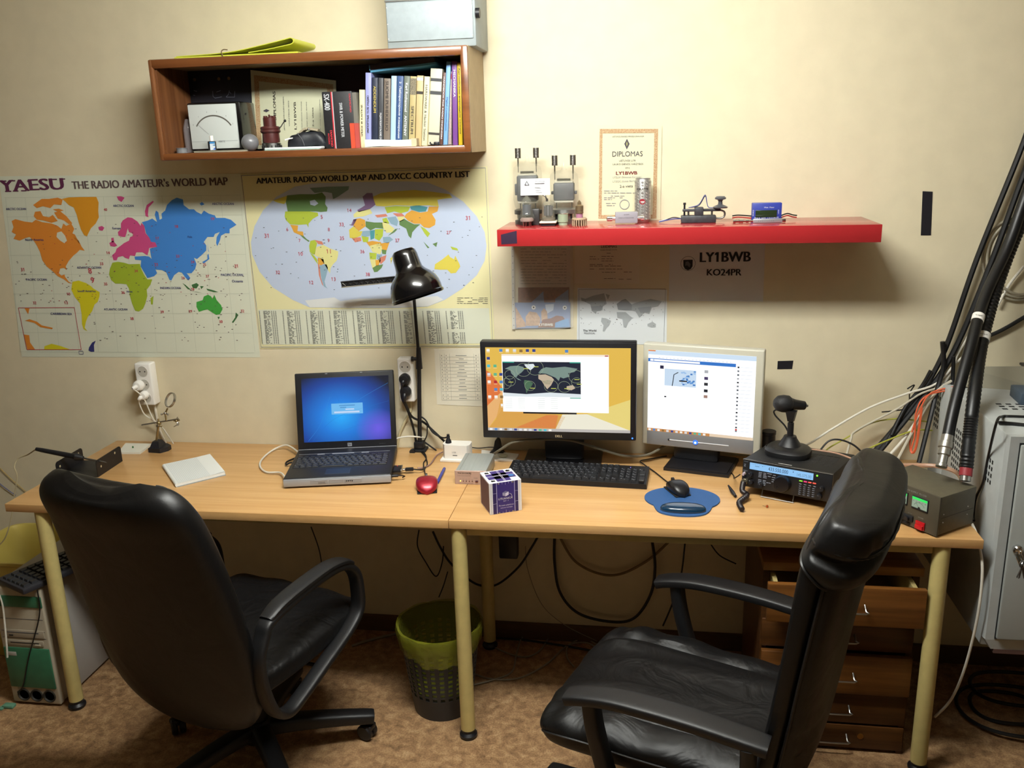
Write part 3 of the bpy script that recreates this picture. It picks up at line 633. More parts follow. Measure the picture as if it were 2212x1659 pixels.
# books: photo x at top and bottom, photo y at top and bottom
def book(tl, tr, bl, br, lab, spine, y=-.19, depth=.15, title=None, tcol=None, th=.6, pages=True, extra=None, name='book', start=.12, up=False, bands=()):
    """upright (or slightly leaning) book standing on the bookcase floor; spine toward the room"""
    A, B, C, D = bx(*bl, y), bx(*br, y), bx(*tr, y), bx(*tl, y)
    A = Vector((A.x, y, BZ)); B = Vector((B.x, y, BZ)); h = ((C.z+D.z)/2-BZ)
    wd = (B.x-A.x+C.x-D.x)/2*.965
    cx = (A.x+B.x)/2; lean = ((D.x+C.x)/2-cx)/h
    lean = max(-.12, min(.12, lean)); an = math.atan(lean)
    M = Matrix.Translation((cx+(wd/2)*0, y, BZ+abs(math.sin(an))*wd/2)) @ Matrix.Rotation(an, 4, 'Y')
    h = h/math.cos(an)-abs(math.sin(an))*wd
    t = thing(name, None, lab, 'book', M=M, group='books in the wall bookcase')
    q = MB(); c = min(.0022, wd*.12)
    q.rbox(-wd/2, wd/2, 0, .004, 0, h, .0018, spine, 2); q.box(-wd/2, -wd/2+c, .003, depth, 0, h, spine); q.box(wd/2-c, wd/2, .003, depth, 0, h, spine)
    for z0, z1, mm in bands: q.box(-wd/2+.0004, wd/2-.0004, -.0005, .001, h*z0, h*z1, mm)
    if title:
        L = h*th; cap = min(wd*.42, .014)
        x = Vector((0, 0, 1)) if up else Vector((0, 0, -1))
        z0 = h*(1-start) if not up else h*start
        q.text(title, fr(((-.3 if not up else .3)*0+(-cap/2 if not up else cap/2), -.0011, z0), x, None, (0, -1, 0)), tcol, w=L, h=cap, bold=.015)
    q.build('cover', t)
    q = MB(); q.box(-wd/2+c, wd/2-c, .004, depth-.004, .003, h-.004, mat('page_block', 'cfc6ab', .9)); q.build('pages', t)
    return t
def u2(x, y): return (760+x/7.373, 120+y/7.373)
bk = lambda n, c: mat('bookcloth_'+n, c, .5)
LAV, NAVB, CHAR, GBR, LBL, DBL, GGN, TAN, TAN2, CRM, WGR, BRN, PUR, YEL = bk('lavender','8f93c4'), bk('navy','1d2438'), bk('charcoal','37383c'), bk('greybrown','6c6055'), bk('lightblue','9db9d8'), bk('darkblue','2f4a77'), bk('greygreen','5d6459'), bk('tan','a89868'), bk('wornpaper','b8a276'), bk('cream','d9d2a6'), bk('whitegrey','bdb9a6'), bk('brown','5b3b33'), bk('purple','6b3d84'), bk('yellow','d1b21e')
YI = mat('yellow_title', 'b9a64a', .7); WI = mat('white_title', 'd9dade', .7); BI = mat('blue_title', '2d4f8e', .7); DI = mat('dark_title', '332d2a', .7)
book(u2(112,540), u2(205,540), u2(130,1462), u2(212,1462), 'narrow cream booklet standing beside the black meter box', CRM, depth=.12, title='SPEIGE IR KAITIOJE', tcol=DI, th=.55, up=True, start=.2)
book(u2(212,268), u2(312,268), u2(215,1455), u2(303,1455), 'lavender paperback beside the cream booklet', LAV, title='ИМПОРТНЫЕ ТЕЛЕ РАДИО', tcol=DI, th=.5, up=True, start=.2)
book(u2(318,345), u2(412,345), u2(318,1400), u2(412,1400), 'navy book with yellow spine title next to the lavender paperback', NAVB, title='ADDENDUM', tcol=YI, th=.38)
book(u2(416,350), u2(505,350), u2(416,1400), u2(490,1400), 'charcoal book between navy and grey brown spines', CHAR, title='РАДИОЛЮБИТЕЛЬСКИЕ СХЕМЫ', tcol=WI, th=.45, start=.5)
book(u2(512,360), u2(618,355), u2(495,1400), u2(608,1400), 'grey brown book with dark spine title', GBR, title='SUOMI PUHEKIELIO', tcol=DI, th=.72, start=.04)
book(u2(626,318), u2(716,318), u2(610,1400), u2(690,1400), 'plain light blue book without spine title', LBL)
book(u2(722,318), u2(828,318), u2(692,1400), u2(785,1400), 'dark blue book with white spine title', DBL, title='2  Лабораторные измерения', tcol=WI, th=.8, start=.08)
book(u2(834,318), u2(926,318), u2(790,1400), u2(890,1400), 'grey green book with white antenna title', GGN, title='Karl Rothammel · ANTENNY', tcol=WI, th=.75, start=.1)
book(u2(932,318), u2(1032,330), u2(895,1405), u2(1000,1405), 'tan book with dark patterned block at spine top', TAN, title='SPECTRUM', tcol=DI, th=.4, start=.42, bands=((.74, .97, mat('book_pattern', '4a463f', .6, noise=(420, .4, '8b8064'))),))
book(u2(1038,305), u2(1142,320), u2(1004,1410), u2(1112,1410), 'worn stained tan book with torn spine top', TAN2, bands=((.93, .97, WI), (.74, .78, DI)))
book(u2(1148,325), u2(1248,330), u2(1112,1432), u2(1192,1432), 'slim cream book leaning beside the thick white volume', CRM, title='HARDWARE & Hacker Station', tcol=GREYINK, th=.8, start=.12, y=-.2)
book(u2(1254,195), u2(1446,195), u2(1198,1410), u2(1390,1410), 'thick whitish volume with two dark spine bands', WGR, bands=((.835, .875, CHAR), (.665, .71, CHAR), (.14, .17, DI)), y=-.185, depth=.16)
book(u2(1452,265), u2(1500,265), u2(1395,1410), u2(1447,1410), 'brown book with pale spine title beside the white volume', BRN, title='HANDBOOK FOR RADIO ENGINEERS', tcol=WI, th=.85, start=.06)
book(u2(1506,90), u2(1576,90), u2(1450,1412), u2(1522,1412), 'tall thin sky blue book', bk('skyblue', '6f9ccb'), title='Digital Communication', tcol=BI, th=.4, start=.42)
book(u2(1540,250), u2(1590,250), u2(1526,1410), u2(1592,1410), 'patterned mauve booklet with red top', mat('bookcloth_mauve', '8d7484', .5, noise=(260, .3, 'b3a48a')), bands=((.9, .97, mat('bookcloth_red', '9c2f38', .5)),), y=-.18)
book(u2(1592,90), u2(1668,90), u2(1600,1408), u2(1692,1408), 'tall purple book with mechanics title', PUR, title='MECHANIKA', tcol=WI, th=.32, start=.1)
book(u2(1670,115), u2(1740,110), u2(1700,1405), u2(1762,1405), 'yellow book at the right end of the bookcase', YEL, title='Английские народные сказки', tcol=DI, th=.8, start=.06)
# turquoise book lying across the tops
A = bx(*u2(342, 318), -.15); B = bx(*u2(1380, 185), -.15); d = B-A; an = math.atan2(d.z, d.x)
M = Matrix.Translation((A.x, -.185, A.z+.006)) @ Matrix.Rotation(-an, 4, 'Y')
t = thing('book', None, 'turquoise book lying tilted across the tops of the upright books', 'book', M=M, group='books in the wall bookcase')
q = MB(); q.box(0, d.length, 0, .16, 0, .006, bk('turquoise', '4f93b5')); q.box(0, d.length, 0, .16, .02, .022, bk('darkcover', '2a2430')); q.box(0, .003, 0, .16, 0, .022, bk('turquoise', '4f93b5')); q.build('cover', t)
q = MB(); q.box(.003, d.length-.003, .003, .157, .006, .02, mat('dark_pages', '4c4348', .9)); q.build('pages', t)
# book lying flat in front
A = bx(*u2(215, 1440), -.235); B = bx(*u2(945, 1440), -.235); z0 = A.z*.5+B.z*.5
M = T(A.x, -.238, BZ, .06)
t = thing('book', None, 'thick open-edged book lying flat in front of the dark books', 'book', M=M, group='books in the wall bookcase')
L = B.x-A.x; q = MB(); rows = []
for i in range(13):
    s = i/12; sag = .004*math.sin(s*PI); rows.append((L*s, 0, .0025-sag*0+.0015*math.sin(s*5), .0225+.002*math.cos(s*4)))
vs = []; fs = []
for x, y, a, b in rows: vs += [(x, 0, a), (x, .045, a), (x, .045, b), (x, 0, b)]
for i in range(12):
    for k in range(4): fs.append((i*4+k, i*4+(k+1) % 4, i*4+4+(k+1) % 4, i*4+4+k))
fs += [(3, 2, 1, 0), (48, 49, 50, 51)]
q.add(vs, fs, mat('pale_pages', 'b9c0c6', .8, noise=((2, 2, 900), .1))); q.build('pages', t)
q = MB(); q.box(-.002, L+.014, -.002, .047, 0, .0022, bk('palecover', 'b9a98a')); q.box(L, L+.016, 0, .045, .0022, .024, bk('palecover', 'b9a98a')); q.build('cover', t)
# little black adapter with cable among the books
p0 = bx(*u2(1350, 1380), -.23)
t = thing('plug_adapter', (p0.x, -.232, BZ), 'small black plug adapter with thin lead at the foot of the books', 'adapter')
q = MB(); q.rbox(-.007, .007, -.008, .008, 0, .012, .002, BLACKP); q.build('body', t)
q = MB(); q.tube([(.006, 0, .004), (.02, -.003, .002), (.035, 0, .002), (.05, .004, .004)], .0012, CABLEB); q.tube([(-.008, 0, .003), (-.018, .002, .006), (-.02, .004, .011)], .0025, CABLEB); q.build('lead', t)

# ---- left half of the bookcase
def u3(x, y): return (320+x/6.912, 110+y/6.912)
def u1(x, y): return (560+x/7.9, 130+y/7.9)
A = bx(*u3(670, 1405), -.17); B = bx(*u3(1365, 1385), -.17); C = bx(*u3(1305, 785), -.16)
W_, H_ = (B-A).length, C.z-BZ
t = thing('panel_meter', ((A.x+B.x)/2, -.172, BZ), 'large black panel meter with white dial and curved scale', 'meter', rz=.02)
q = MB(); q.rbox(-W_/2-.006, W_/2+.014, .002, .12, 0, H_+.006, .006, GLOSSB); q.build('case', t)
q = MB(); hh = H_-.01; q.rbox(-W_/2, W_/2, -.004, .004, .011, H_, .002, mat('dial_white', 'c5cac6', .35))
arc = [(.002+W_*.42*math.cos(a)*1.0, -.0046, .011+hh*.28+hh*.46*math.sin(a)) for a in [rad(150-120*i/20) for i in range(21)]]
q.strip(arc, .004, mat('dial_scale', '57534b', .6), (0, -1, 0))
q.strip([(.002-.02, -.0046, .011+hh*.33), arc[1]], .0006, INK, (0, -1, 0))
for k in range(6):
    a = rad(155-26*k); q.text(str(k), fr((.0+W_*.46*math.cos(a), -.0046, .011+hh*.32+hh*.5*math.sin(a)), (1, 0, 0), None, (0, -1, 0)), GREYINK, h=.004, align='C')
q.text('HERTZ', fr((.012, -.0046, .03), (1, 0, 0), None, (0, -1, 0)), GREYINK, w=.022)
q.box(-W_/2+.002, W_/2-.002, -.0046, -.004, .034, .0345, PALEINK); q.build('dial', t)
# dark control panel behind the meter
A = bx(*u3(500, 200), -.06); B = bx(*u3(1500, 200), -.06); z1 = A.z
t = thing('control_panel', ((A.x+B.x)/2, -.05, BZ), 'dark instrument panel with three brass sockets behind the meter', 'instrument panel')
W2 = B.x-A.x; q = MB(); q.rbox(-W2/2, W2/2, 0, .03, 0, z1-BZ, .003, mat('panel_darkblue', '1b1c26', .5)); q.build('plate', t)
for a in ((695, 430), (1060, 418), (1208, 410)):
    c = bx(*u3(*a), -.051); q = MB(); q.lathe([(.0028, 0), (.0048, 0), (.0052, .003), (.003, .003)], mat('brass', '8a744e', .4, .8), 20, fr((c.x-(A.x+B.x)/2, 0, c.z-BZ), (1, 0, 0), None, (0, -1, 0))); q.build('socket', t)
q = MB()
for s in ([(965,600),(968,680),(1000,705),(1100,685)], [(1020,615),(1085,590)], [(1165,685),(1200,650),(1212,590)], [(1165,690),(1290,690),(1295,600)], [(1210,610),(1240,640)], [(680,590),(730,605)], [(670,660),(700,665)]):
    pts = [bx(*u3(*a), -.0505)-Vector(((A.x+B.x)/2, -.05, BZ)) for a in s]; q.strip(pts, .0012, mat('chalk', '8d90a0', .9), (0, -1, 0))
q.build('marking', t)
# bottle of flux / ink
c = bx(*u3(960, 1440), -.215)
t = thing('small_bottle', (c.x, -.215, BZ+.006), 'tiny black bottle with white cap in front of the meter dial', 'bottle', rz=.15)
q = MB(); q.rbox(-.0115, .0115, -.008, .008, 0, .028, .003, BLACKP); q.build('body', t)
q = MB(); q.lathe([(.0062, .028), (.006, .044), (.0052, .0445), (0, .0445)], WHITEP, 20); q.build('cap', t)
q = MB(); LB = mat('bottle_label', 'cfd6dc', .5); q.box(-.0045, .0115, -.0086, -.0081, .001, .026, LB); q.box(-.0045, .0115, -.0089, -.0085, .02, .026, mat('label_blue', '3a7fb4', .5))
q.poly([(.004, -.0090, .003), (.0115, -.0090, .002), (.0115, -.0090, .009)], mat('label_blue2', '2b5ec0', .5)); q.poly([(.003, -.0090, .016), (.0115, -.0090, .013), (.0115, -.0090, .018)], mat('label_blue', '3a7fb4', .5)); q.build('label', t)
# tape tin, leaflet, tube
c = bx(*u3(520, 1440), -.2)
t = thing('tape_reel', (c.x-.002, -.205, BZ), 'small reel of silvery tape at the left end of the bookcase', 'reel')
q = MB(); q.lathe([(.006, 0), (.0185, 0), (.0185, .001), (.0165, .001), (.0165, .015), (.0185, .015), (.0185, .0165), (.006, .0165)], mat('reel_grey', '77787a', .3), 32, closed=True); q.build('spool', t)
c0 = bx(*u3(590, 1490), -.23); c1 = bx(*u3(1470, 1490), -.23)
t = thing('booklet', ((c0.x+c1.x)/2+.012, -.19, BZ), 'thin pale booklet lying flat beneath the meter and bottle', 'booklet')
q = MB(); L = c1.x-c0.x; q.rbox(-L/2+.012, L/2-.01, -.048, .008, 0, .005, .001, mat('booklet_grey', 'a5a08c', .7)); q.build('pages', t)
q = MB(); q.box(-L/2+.01, L/2-.008, -.05, .01, .005, .006, mat('booklet_cover', '938e7c', .6)); q.build('cover', t)
c = bx(*u3(520, 1300), -.15)
t = thing('glass_vial', (bx0+th+.021, -.13, BZ), 'tall clear plastic tube standing in the left corner of the bookcase', 'tube')
q = MB(); q.lathe([(.0, 0), (.016, 0), (.016, .075), (.012, .09), (.007, .105), (.0055, .105), (.01, .09), (.0145, .074), (.0145, .002), (0, .002)], mat('smoky_plastic', 'b5aeb0', .1, alpha=.35), 24); q.build('tube', t)
# grey ball
c = bx(*u3(1520, 1345), -.215); r = .0262
t = thing('grey_ball', (c.x, -.215, BZ), 'grey rubber ball beside the panel meter', 'ball')
q = MB(); q.ball((0, 0, r), r, mat('grey_rubber', '6d6d70', .32), 28); q.lathe([(0, 0), (.008, 0), (.006, .002), (0, .003)], BLACKP, 14); q.build('ball', t)
# brown ceramic tube with vented metal ring
c = bx(*u1(200, 1400), -.19)
t = thing('power_tube', (c.x, -.185, BZ), 'brown ceramic power tube on a vented silver ring', 'electron tube')
q = MB(); q.lathe([(.028, .004), (.0295, .004), (.0295, .022), (.027, .024), (.027, .018)], STEEL, 32)
for i in range(16):
    a = 2*PI*i/16; q.rbox(-.0022, .0022, -.0012, .0012, .005, .016, .0005, BLACKM, 1, Matrix.Rotation(a, 4, 'Z') @ Matrix.Translation((0, -.0296, 0)))
q.lathe([(0, 0), (.0285, 0), (.0285, .005), (0, .005)], DKSTEEL, 32); q.build('vent_ring', t)
CER = mat('brown_ceramic', '4a2220', .35, noise=(60, .15))
q = MB(); q.lathe([(0, .022), (.0255, .022), (.0265, .03), (.0258, .052), (.029, .054), (.031, .058), (.029, .062), (.0305, .067), (.028, .072), (.0195, .074), (.0195, .098), (.017, .1), (0, .1)], CER, 32)
for i in range(5):
    a = 2*PI*i/5+.3; q.cyl((.014*math.cos(a), .014*math.sin(a), .072), (.014*math.cos(a), .014*math.sin(a), .104), .0055, CER, n=12)
q.cyl((0, 0, .1), (0, 0, .108), .003, CER, n=10); q.build('ceramic_body', t)
q = MB(); q.tube([(.026, 0, .068), (.036, -.004, .07), (.044, -.004, .08), (.05, -.004, .086)], .0016, DKSTEEL); q.ball((.052, -.004, .088), .0042, BLACKP, 10); q.build('terminal', t)
# certificate standing on its side, curved
t = thing('certificate', (bx(640, 320, -.06).x, -.055, BZ), 'bordered diploma turned on its side inside the bookcase', 'certificate')
q = MB(); P0 = [(545, 140), (725, 173), (728, 260), (549, 262)]
def sC(u, v):
    a = bx(541, 151, -.06); b = bx(725.5, 174, -.05); c = bx(729, 318, -.05); d = bx(549, 322, -.06)
    p = a*(1-u)*(1-v)+b*u*(1-v)+c*u*v+d*(1-u)*v
    p.z = max(p.z, BZ+.0005)
    return p+Vector((0, -.012*math.sin(u*PI)-.0, 0))
def gridC(u0, u1_, v0, v1, m, off, nu=10):
    vs = [sC(u0+(u1_-u0)*i/nu, v)+Vector((0, off, 0)) for v in (v0, v1) for i in range(nu+1)]
    q.add(vs, [(i+nu+1, i+nu+2, i+1, i) for i in range(nu)], m)
CP = mat('diploma_paper2', 'c6c6a8', .75); gridC(0, 1, 0, 1, CP, 0); gridC(0, 1, 0, 1, CP, .0008)
for a in ((.04, .97, .06, .13), (.9, .97, .13, .95), (.04, .1, .13, .95)): gridC(*a, FRET, -.0006)
def vtext(s_, u, v0, v1, m, wd):
    a = sC(u, v1)+Vector((0, -.0012, 0)); b = sC(u, v0)+Vector((0, -.0012, 0)); n = Vector((0, -1, 0))
    q.text(s_, fr(a, b-a, None, n), m, w=(b-a).length, h=wd, bold=.015)
vtext('DIPLOMAS', .3, .24, .62, DI, .009); vtext('LIETUVOS UTR LAUKO DIENOS', .40, .3, .75, GREYINK, .0032); vtext('VARZYBOS 2012', .46, .35, .7, GREYINK, .0032); vtext('LY1BWB', .54, .36, .74, DI, .0075)
vtext('LY3UV (Simonas Kareiva)', .61, .35, .75, GREYINK, .0032); vtext('LY2QC (Linas Berlin)', .67, .35, .75, GREYINK, .0032); vtext('2-a vieta', .74, .42, .7, DI, .005); vtext('Uz uzimta vieta varzybose', .82, .3, .75, GREYINK, .003)
o = sC(.18, .5)+Vector((0, -.0012, 0)); q.poly([o+Vector((.011, 0, 0)), o+Vector((0, 0, .005)), o+Vector((-.011, 0, 0)), o+Vector((0, 0, -.005))], DIA)
q.build('sheet', t, True)
# black pouch with straps
c = bx(*u1(800, 1300), -.2); L = bx(*u1(1120, 1300), -.2).x-bx(*u1(400, 1300), -.2).x
t = thing('camera_pouch', (c.x, -.19, BZ), 'soft black pouch with beige flap between the ceramic tube and meter box', 'pouch')
FAB = mat('black_nylon', '1a1c22', .5, bump=(220, .4, .001))
q = MB(); S = []
for i in range(15):
    s = -1+2*i/14; k = (1-abs(s)**3.2)**.5 if abs(s) < 1 else .02; k = max(k, .05)
    S.append((Vector((L*.5*s, .005*math.sin(s*4), .002+.026*k+.004*math.sin(s*3)*k)), Vector((0, .03*k, 0)), Vector((0, 0, .026*k))))
q.loft(S, FAB, e=2.8, n=24, wob=lambda a, x, y, U, V: Vector((0, 0, .0016*math.sin(a*23+x*4))))
q.tube([(-.02, -.031, .05), (-.005, -.033, .03), (.0, -.031, .012)], .0012, GREYINK, 6); q.build('bag', t)
q = MB(); q.sweep([(-.018, -.004, .05), (0, -.006, .061), (.02, -.006, .06), (.04, -.004, .056)], (0, 1, 0), .03, .008, mat('beige_strap', '9a9078', .6)); q.ball((.014, -.02, .06), .004, STEEL, 10); q.build('flap', t)
q = MB(); q.tube([(-.03, -.026, .036), (-.045, -.034, .034), (-.058, -.036, .03)], [.0016, .002, .003], WHITEP); q.build('white_lead', t)
# small notepad in front
c0 = bx(*u1(100, 1500), -.238); c1 = bx(*u1(1060, 1500), -.238); L = c1.x-c0.x
t = thing('notepad', ((c0.x+c1.x)/2, -.237, BZ), 'small squared notepad with green edge lying in front of the pouch', 'notepad', rz=.02)
q = MB(); q.rbox(-L/2, L/2, -.006, .03, .002, .009, .002, mat('squared_paper', 'cdd3d4', .8, noise=(500, .08))); q.build('pages', t)
q = MB(); q.box(-L/2, L/2-.004, -.0065, .03, 0, .002, mat('green_card', '7fa68e', .7)); q.build('cover', t)
# meter box
A = bx(*u1(1135, 1480), -.205); B = bx(*u1(1645, 1480), -.205); C = bx(*u1(1105, 540), -.205)
W_, H_ = B.x-A.x, C.z-BZ
t = thing('meter_box', ((A.x+B.x)/2, -.205, BZ), 'worn black cardboard box for a power meter with red stripes', 'box')
q = MB(); CB = mat('black_card', '1c1c1f', .55, noise=(120, .25)); q.rbox(-W_/2, W_/2, 0, .13, 0, H_, .003, CB)
RS = mat('box_red', 'c22d38', .5); OR = mat('box_orange', 'd8452b', .5); WG = mat('box_silver', 'b9bcc0', .5)
X = lambda f: -W_/2+W_*f
q.box(X(.3), X(.335), -.0004, .001, .001, H_-.001, RS); q.box(X(.337), X(.36), -.0004, .001, .001, H_-.001, WG); q.box(X(.86), X(.999), -.0004, .001, .001, H_*.44, OR)
dn = Vector((0, 0, -1))
q.text('SX-400', fr((X(.07), -.0006, H_*.96), dn, None, (0, -1, 0)), WG, w=H_*.28, h=W_*.18, bold=.03)
q.text('SWR & POWER METER', fr((X(.56), -.0006, H_*.8), dn, None, (0, -1, 0)), WG, w=H_*.6, h=W_*.1, bold=.03)
q.text('DIAMOND', fr((X(.19), -.0006, H_*.33), dn, None, (0, -1, 0)), RS, w=H_*.29, h=W_*.07, bold=.03); q.text('ANTENNA', fr((X(.11), -.0006, H_*.28), dn, None, (0, -1, 0)), RS, w=H_*.2, h=W_*.05, bold=.02)
q.text('DIAMOND', fr((X(.9), -.0006, H_*.95), dn, None, (0, -1, 0)), RS, w=H_*.32, h=W_*.05, bold=.02)
q.build('carton', t)
q = MB(); e2 = bx(*u1(1715, 1480), -.205).x-(A.x+B.x)/2; q.box(W_/2, e2, .002, .12, 0, H_*.44, mat('box_side_red', 'a6433c', .5)); q.box(W_/2, e2, .002, .12, H_*.44, H_*.97, mat('box_side_grey', '6a675e', .5)); q.build('side_flap', t)

# ---- on top of the bookcase
c0 = bx(389, 125, -.2); c1 = bx(652, 106, -.2)
t = thing('yellow_folder', ((c0.x+c1.x)/2, -.16, bz1), 'yellow plastic folder lying folded on top of the bookcase', 'folder')
YF = mat('yellow_film', 'c3c640', .4); L = c1.x-c0.x; q = MB()
q.ribbon([(-L*.5, .001), (-L*.2, .001), (L*.1, .001), (L*.5, .0012)], -.075, .11, .004, YF); q.build('lower_sleeve', t)
q = MB(); q.ribbon([(-L*.49, .006), (-L*.2, .0085), (L*.0, .014), (L*.2, .026), (L*.4, .04), (L*.447, .043), (L*.465, .037), (L*.45, .029), (L*.38, .024), (L*.26, .017), (L*.1, .01)], -.07, .11, .0022, YF); q.build('folded_flap', t)
q = MB(); q.tube([(-L*.1, -.078, .001), (-L*.105, -.079, .014), (-L*.09, -.076, .02), (-L*.06, -.074, .019)], .0016, mat('rubber_band', '5e4a2a', .6)); q.build('elastic_band', t)
gx0, gx1 = -.309, -.041
t = thing('metal_case', ((gx0+gx1)/2, -.12, bz1), 'grey painted sheet metal box standing on the bookcase', 'metal box')
GM = mat('grey_hammer_paint', '8b9496', .5, noise=(40, .06)); q = MB(); w2 = (gx1-gx0)/2
q.rbox(-w2, w2, -.085, .11, 0, .26, .006, GM); q.build('case', t)
q = MB(); q.rbox(-w2+.004, w2-.008, -.0895, -.084, .022, .128, .002, mat('grey_panel', '98a2a6', .45, noise=(60, .05))); q.box(-w2, w2, -.0878, -.085, .131, .135, DKSTEEL)
q.build('front_panel', t)
q = MB(); q.cyl((w2, -.08, .09), (w2+.012, -.08, .09), .014, BLACKP, n=20); q.build('knob', t)
for z in (.03, .07, .115):
    for x in (-w2+.006, w2-.010): q = MB(); q.ball((x, -.0895, z), .0016, WHITEP, 8); q.build('screw', t)
# ------------------------------------------------------------------ red shelf and what stands on it
RED = mat('red_lacquer', 'a0272a', .22, spec=.5, coat=.3)
SX, SZ = .010, 1.5311
t = thing('red_shelf', (SX+.55, 0, SZ-.05), 'glossy red floating shelf on the wall above the monitors', 'shelf')
q = MB(); q.rbox(SX, SX+1.10, -.26, -.001, SZ-.05, SZ, .0012, RED, 2); q.build('board', t, True)
tape([(1082, 507), (1116, 498.5), (1117, 526), (1083, 528)], -.2606, 'dark purple tape patch on the left end of the red shelf', mat('purple_tape', '2c1c34', .45))
ANODE = mat('anode_grey', '4b4d52', .55, noise=(80, .12)); MICA = mat('mica', 'b8b4a4', .3); BRASSB = mat('aluminium', 'a8a8a4', .32, .9)
TG = mat('tube_glass', 'b9b9a8', .03, alpha=.13, spec=1.0)
def big_tube(x, y, h, r, lab, base_metal):
    t = thing('transmitting_tube', (x, y, SZ), lab, 'electron tube', group='large transmitting tubes on the red shelf')
    q = MB(); b = .045
    q.lathe([(0, 0), (r*.92, 0), (r*.92, .012), (r*.72, .014), (r*.72, .03), (r*.95, .032), (r*.95, .044), (r*.8, .047), (0, .047)], base_metal, 32)
    for i in range(8):
        a = 2*PI*i/8; q.rbox(-.003, .003, -.001, .001, .016, .03, .0004, BLACKM, 1, Matrix.Rotation(a, 4, 'Z') @ Matrix.Translation((0, -r*.725, 0)))
    q.build('base', t)
    q = MB(); q.lathe([(r*.8, b), (r*.92, b+.01), (r, b+.03), (r, h-.03), (r*.93, h-.014), (r*.7, h-.004), (r*.2, h), (r*.12, h+.008), (r*.05, h+.022), (0, h+.023)], TG, 36); q.build('glass_envelope', t)
    aw = r*.66
    q = MB(); q.rbox(-aw*1.06, aw*1.06, -aw*.62, aw*.62, b+.027, h-.04, .004, ANODE)
    for s in (-1, 1): q.rbox(s*aw-.004+s*.006, s*aw+.004+s*.006, -.008, .008, b+.045, h-.065, .002, ANODE)
    q.cyl((-aw*.8, 0, b), (-aw*.8, 0, h-.035), .0015, DKSTEEL, n=8); q.cyl((aw*.8, 0, b), (aw*.8, 0, h-.035), .0015, DKSTEEL, n=8); q.build('anode', t)
    q = MB(); q.rbox(-aw*.95, aw*.95, -aw*.5, aw*.5, h-.04, h-.035, .001, MICA, 1); q.rbox(-aw*.7, aw*.7, -aw*.3, aw*.3, h-.034, h-.026, .001, CHROME, 1); q.rbox(-aw, aw, -aw*.5, aw*.5, b+.02, b+.026, .001, MICA, 1); q.build('mica_spacer', t)
    for s in (-1, 1):
        q = MB(); q.cyl((s*r*.62, 0, h-.012), (s*r*.62, 0, h+.014), .0035, GLASS, n=12); q.cyl((s*r*.62, 0, h-.03), (s*r*.62, 0, h+.016), .0012, DKSTEEL, n=8)
        for k in range(9): q.lathe([(0, 0), (.0088, 0), (.0094, .001), (.0094, .0024), (.0088, .0034), (0, .0034)], DKSTEEL, 20, Matrix.Translation((s*r*.62, 0, h+.013+k*.0034)))
        q.build('top_cap', t)
    return t
big_tube(.0815, -.075, .19, .046, 'tall glass transmitting tube at the left end of the shelf', DKSTEEL)
big_tube(.196, -.07, .165, .046, 'glass transmitting tube on a silver base, second from shelf left end', BRASSB)
def u4(x, y): return (1060+x/5.267, 250+y/5.267)
# business card leaning on the tubes
A = onY(*u4(340, 908), -.127); B = onY(*u4(676, 900), -.127); C = onY(*u4(672, 712), -.122); D = onY(*u4(340, 718), -.122)
t = thing('business_card', (A+B)/2, 'white business card propped on the front tubes', 'card')
q = MB(); off = Vector((0, .0006, 0)); CW = mat('card_white', 'dfe2e8', .6)
q.add([A, B, C, D, A+off, B+off, C+off, D+off], [(0, 1, 2, 3), (7, 6, 5, 4), (0, 4, 5, 1), (1, 5, 6, 2), (2, 6, 7, 3), (3, 7, 4, 0)], CW)
def kc(x, y): return onY(*u4(x, y), -.1235-(y-712)/190*.005)+Vector((0, -.0012, 0))
q.strip([kc(388,790),(kc(410,745)),kc(436,790)], .0022, INK, (0, -1, 0)); q.strip([kc(388,789), kc(436,789)], .0014, INK, (0, -1, 0))
for a, b, y in ((500,615,742),(500,580,770),(500,560,812),(500,580,822),(505,570,850),(510,590,870)): q.strip([kc(a, y), kc(b, y)], .0012, PALEINK, (0, -1, 0))
q.strip([kc(500,770), kc(612,768)], .0018, GREYINK, (0, -1, 0)); q.build('card', t, True)
# small tube, pins down
t = thing('small_tube', (.0865, -.145, SZ), 'small glass radio tube on pins, left front of the red shelf', 'electron tube', group='small tubes on the red shelf')
q = MB(); q.lathe([(0, .016), (.019, .018), (.024, .024), (.024, .032), (.0195, .038), (.018, .05), (.018, .07), (.012, .082), (.006, .088), (.002, .096), (0, .097)], TG, 28); q.build('glass_envelope', t)
q = MB(); q.cyl((0, 0, .034), (0, 0, .066), .0135, mat('tube_plate_blue', '5b6472', .4, .6), n=20); q.cyl((0, 0, .066), (0, 0, .069), .012, CHROME, n=16); q.build('anode', t)
q = MB(); q.lathe([(0, .014), (.021, .0145), (.0215, .02), (.016, .026), (0, .026)], mat('tube_base_pinkgrey', '8d7a72', .25), 24)
for i in range(7):
    a = 2*PI*i/7; q.cyl((.012*math.cos(a), .012*math.sin(a), 0), (.012*math.cos(a), .012*math.sin(a), .016), .0014, CHROME, n=8)
q.build('pin_base', t)
t = thing('small_tube', (.1535, -.14, SZ), 'small glass radio tube in a white ceramic socket', 'electron tube', group='small tubes on the red shelf')
q = MB(); q.lathe([(0, .022), (.02, .023), (.02, .062), (.016, .07), (.01, .074), (0, .075)], TG, 28); q.build('glass_envelope', t)
q = MB()
for i in range(8):
    a = 2*PI*i/8; q.rbox(-.004, .004, -.001, .001, .03, .06, .0008, ANODE, 1, Matrix.Rotation(a, 4, 'Z') @ Matrix.Translation((0, -.0125, 0)))
q.cyl((0, 0, .026), (0, 0, .062), .009, DKSTEEL, n=16); q.build('anode', t)
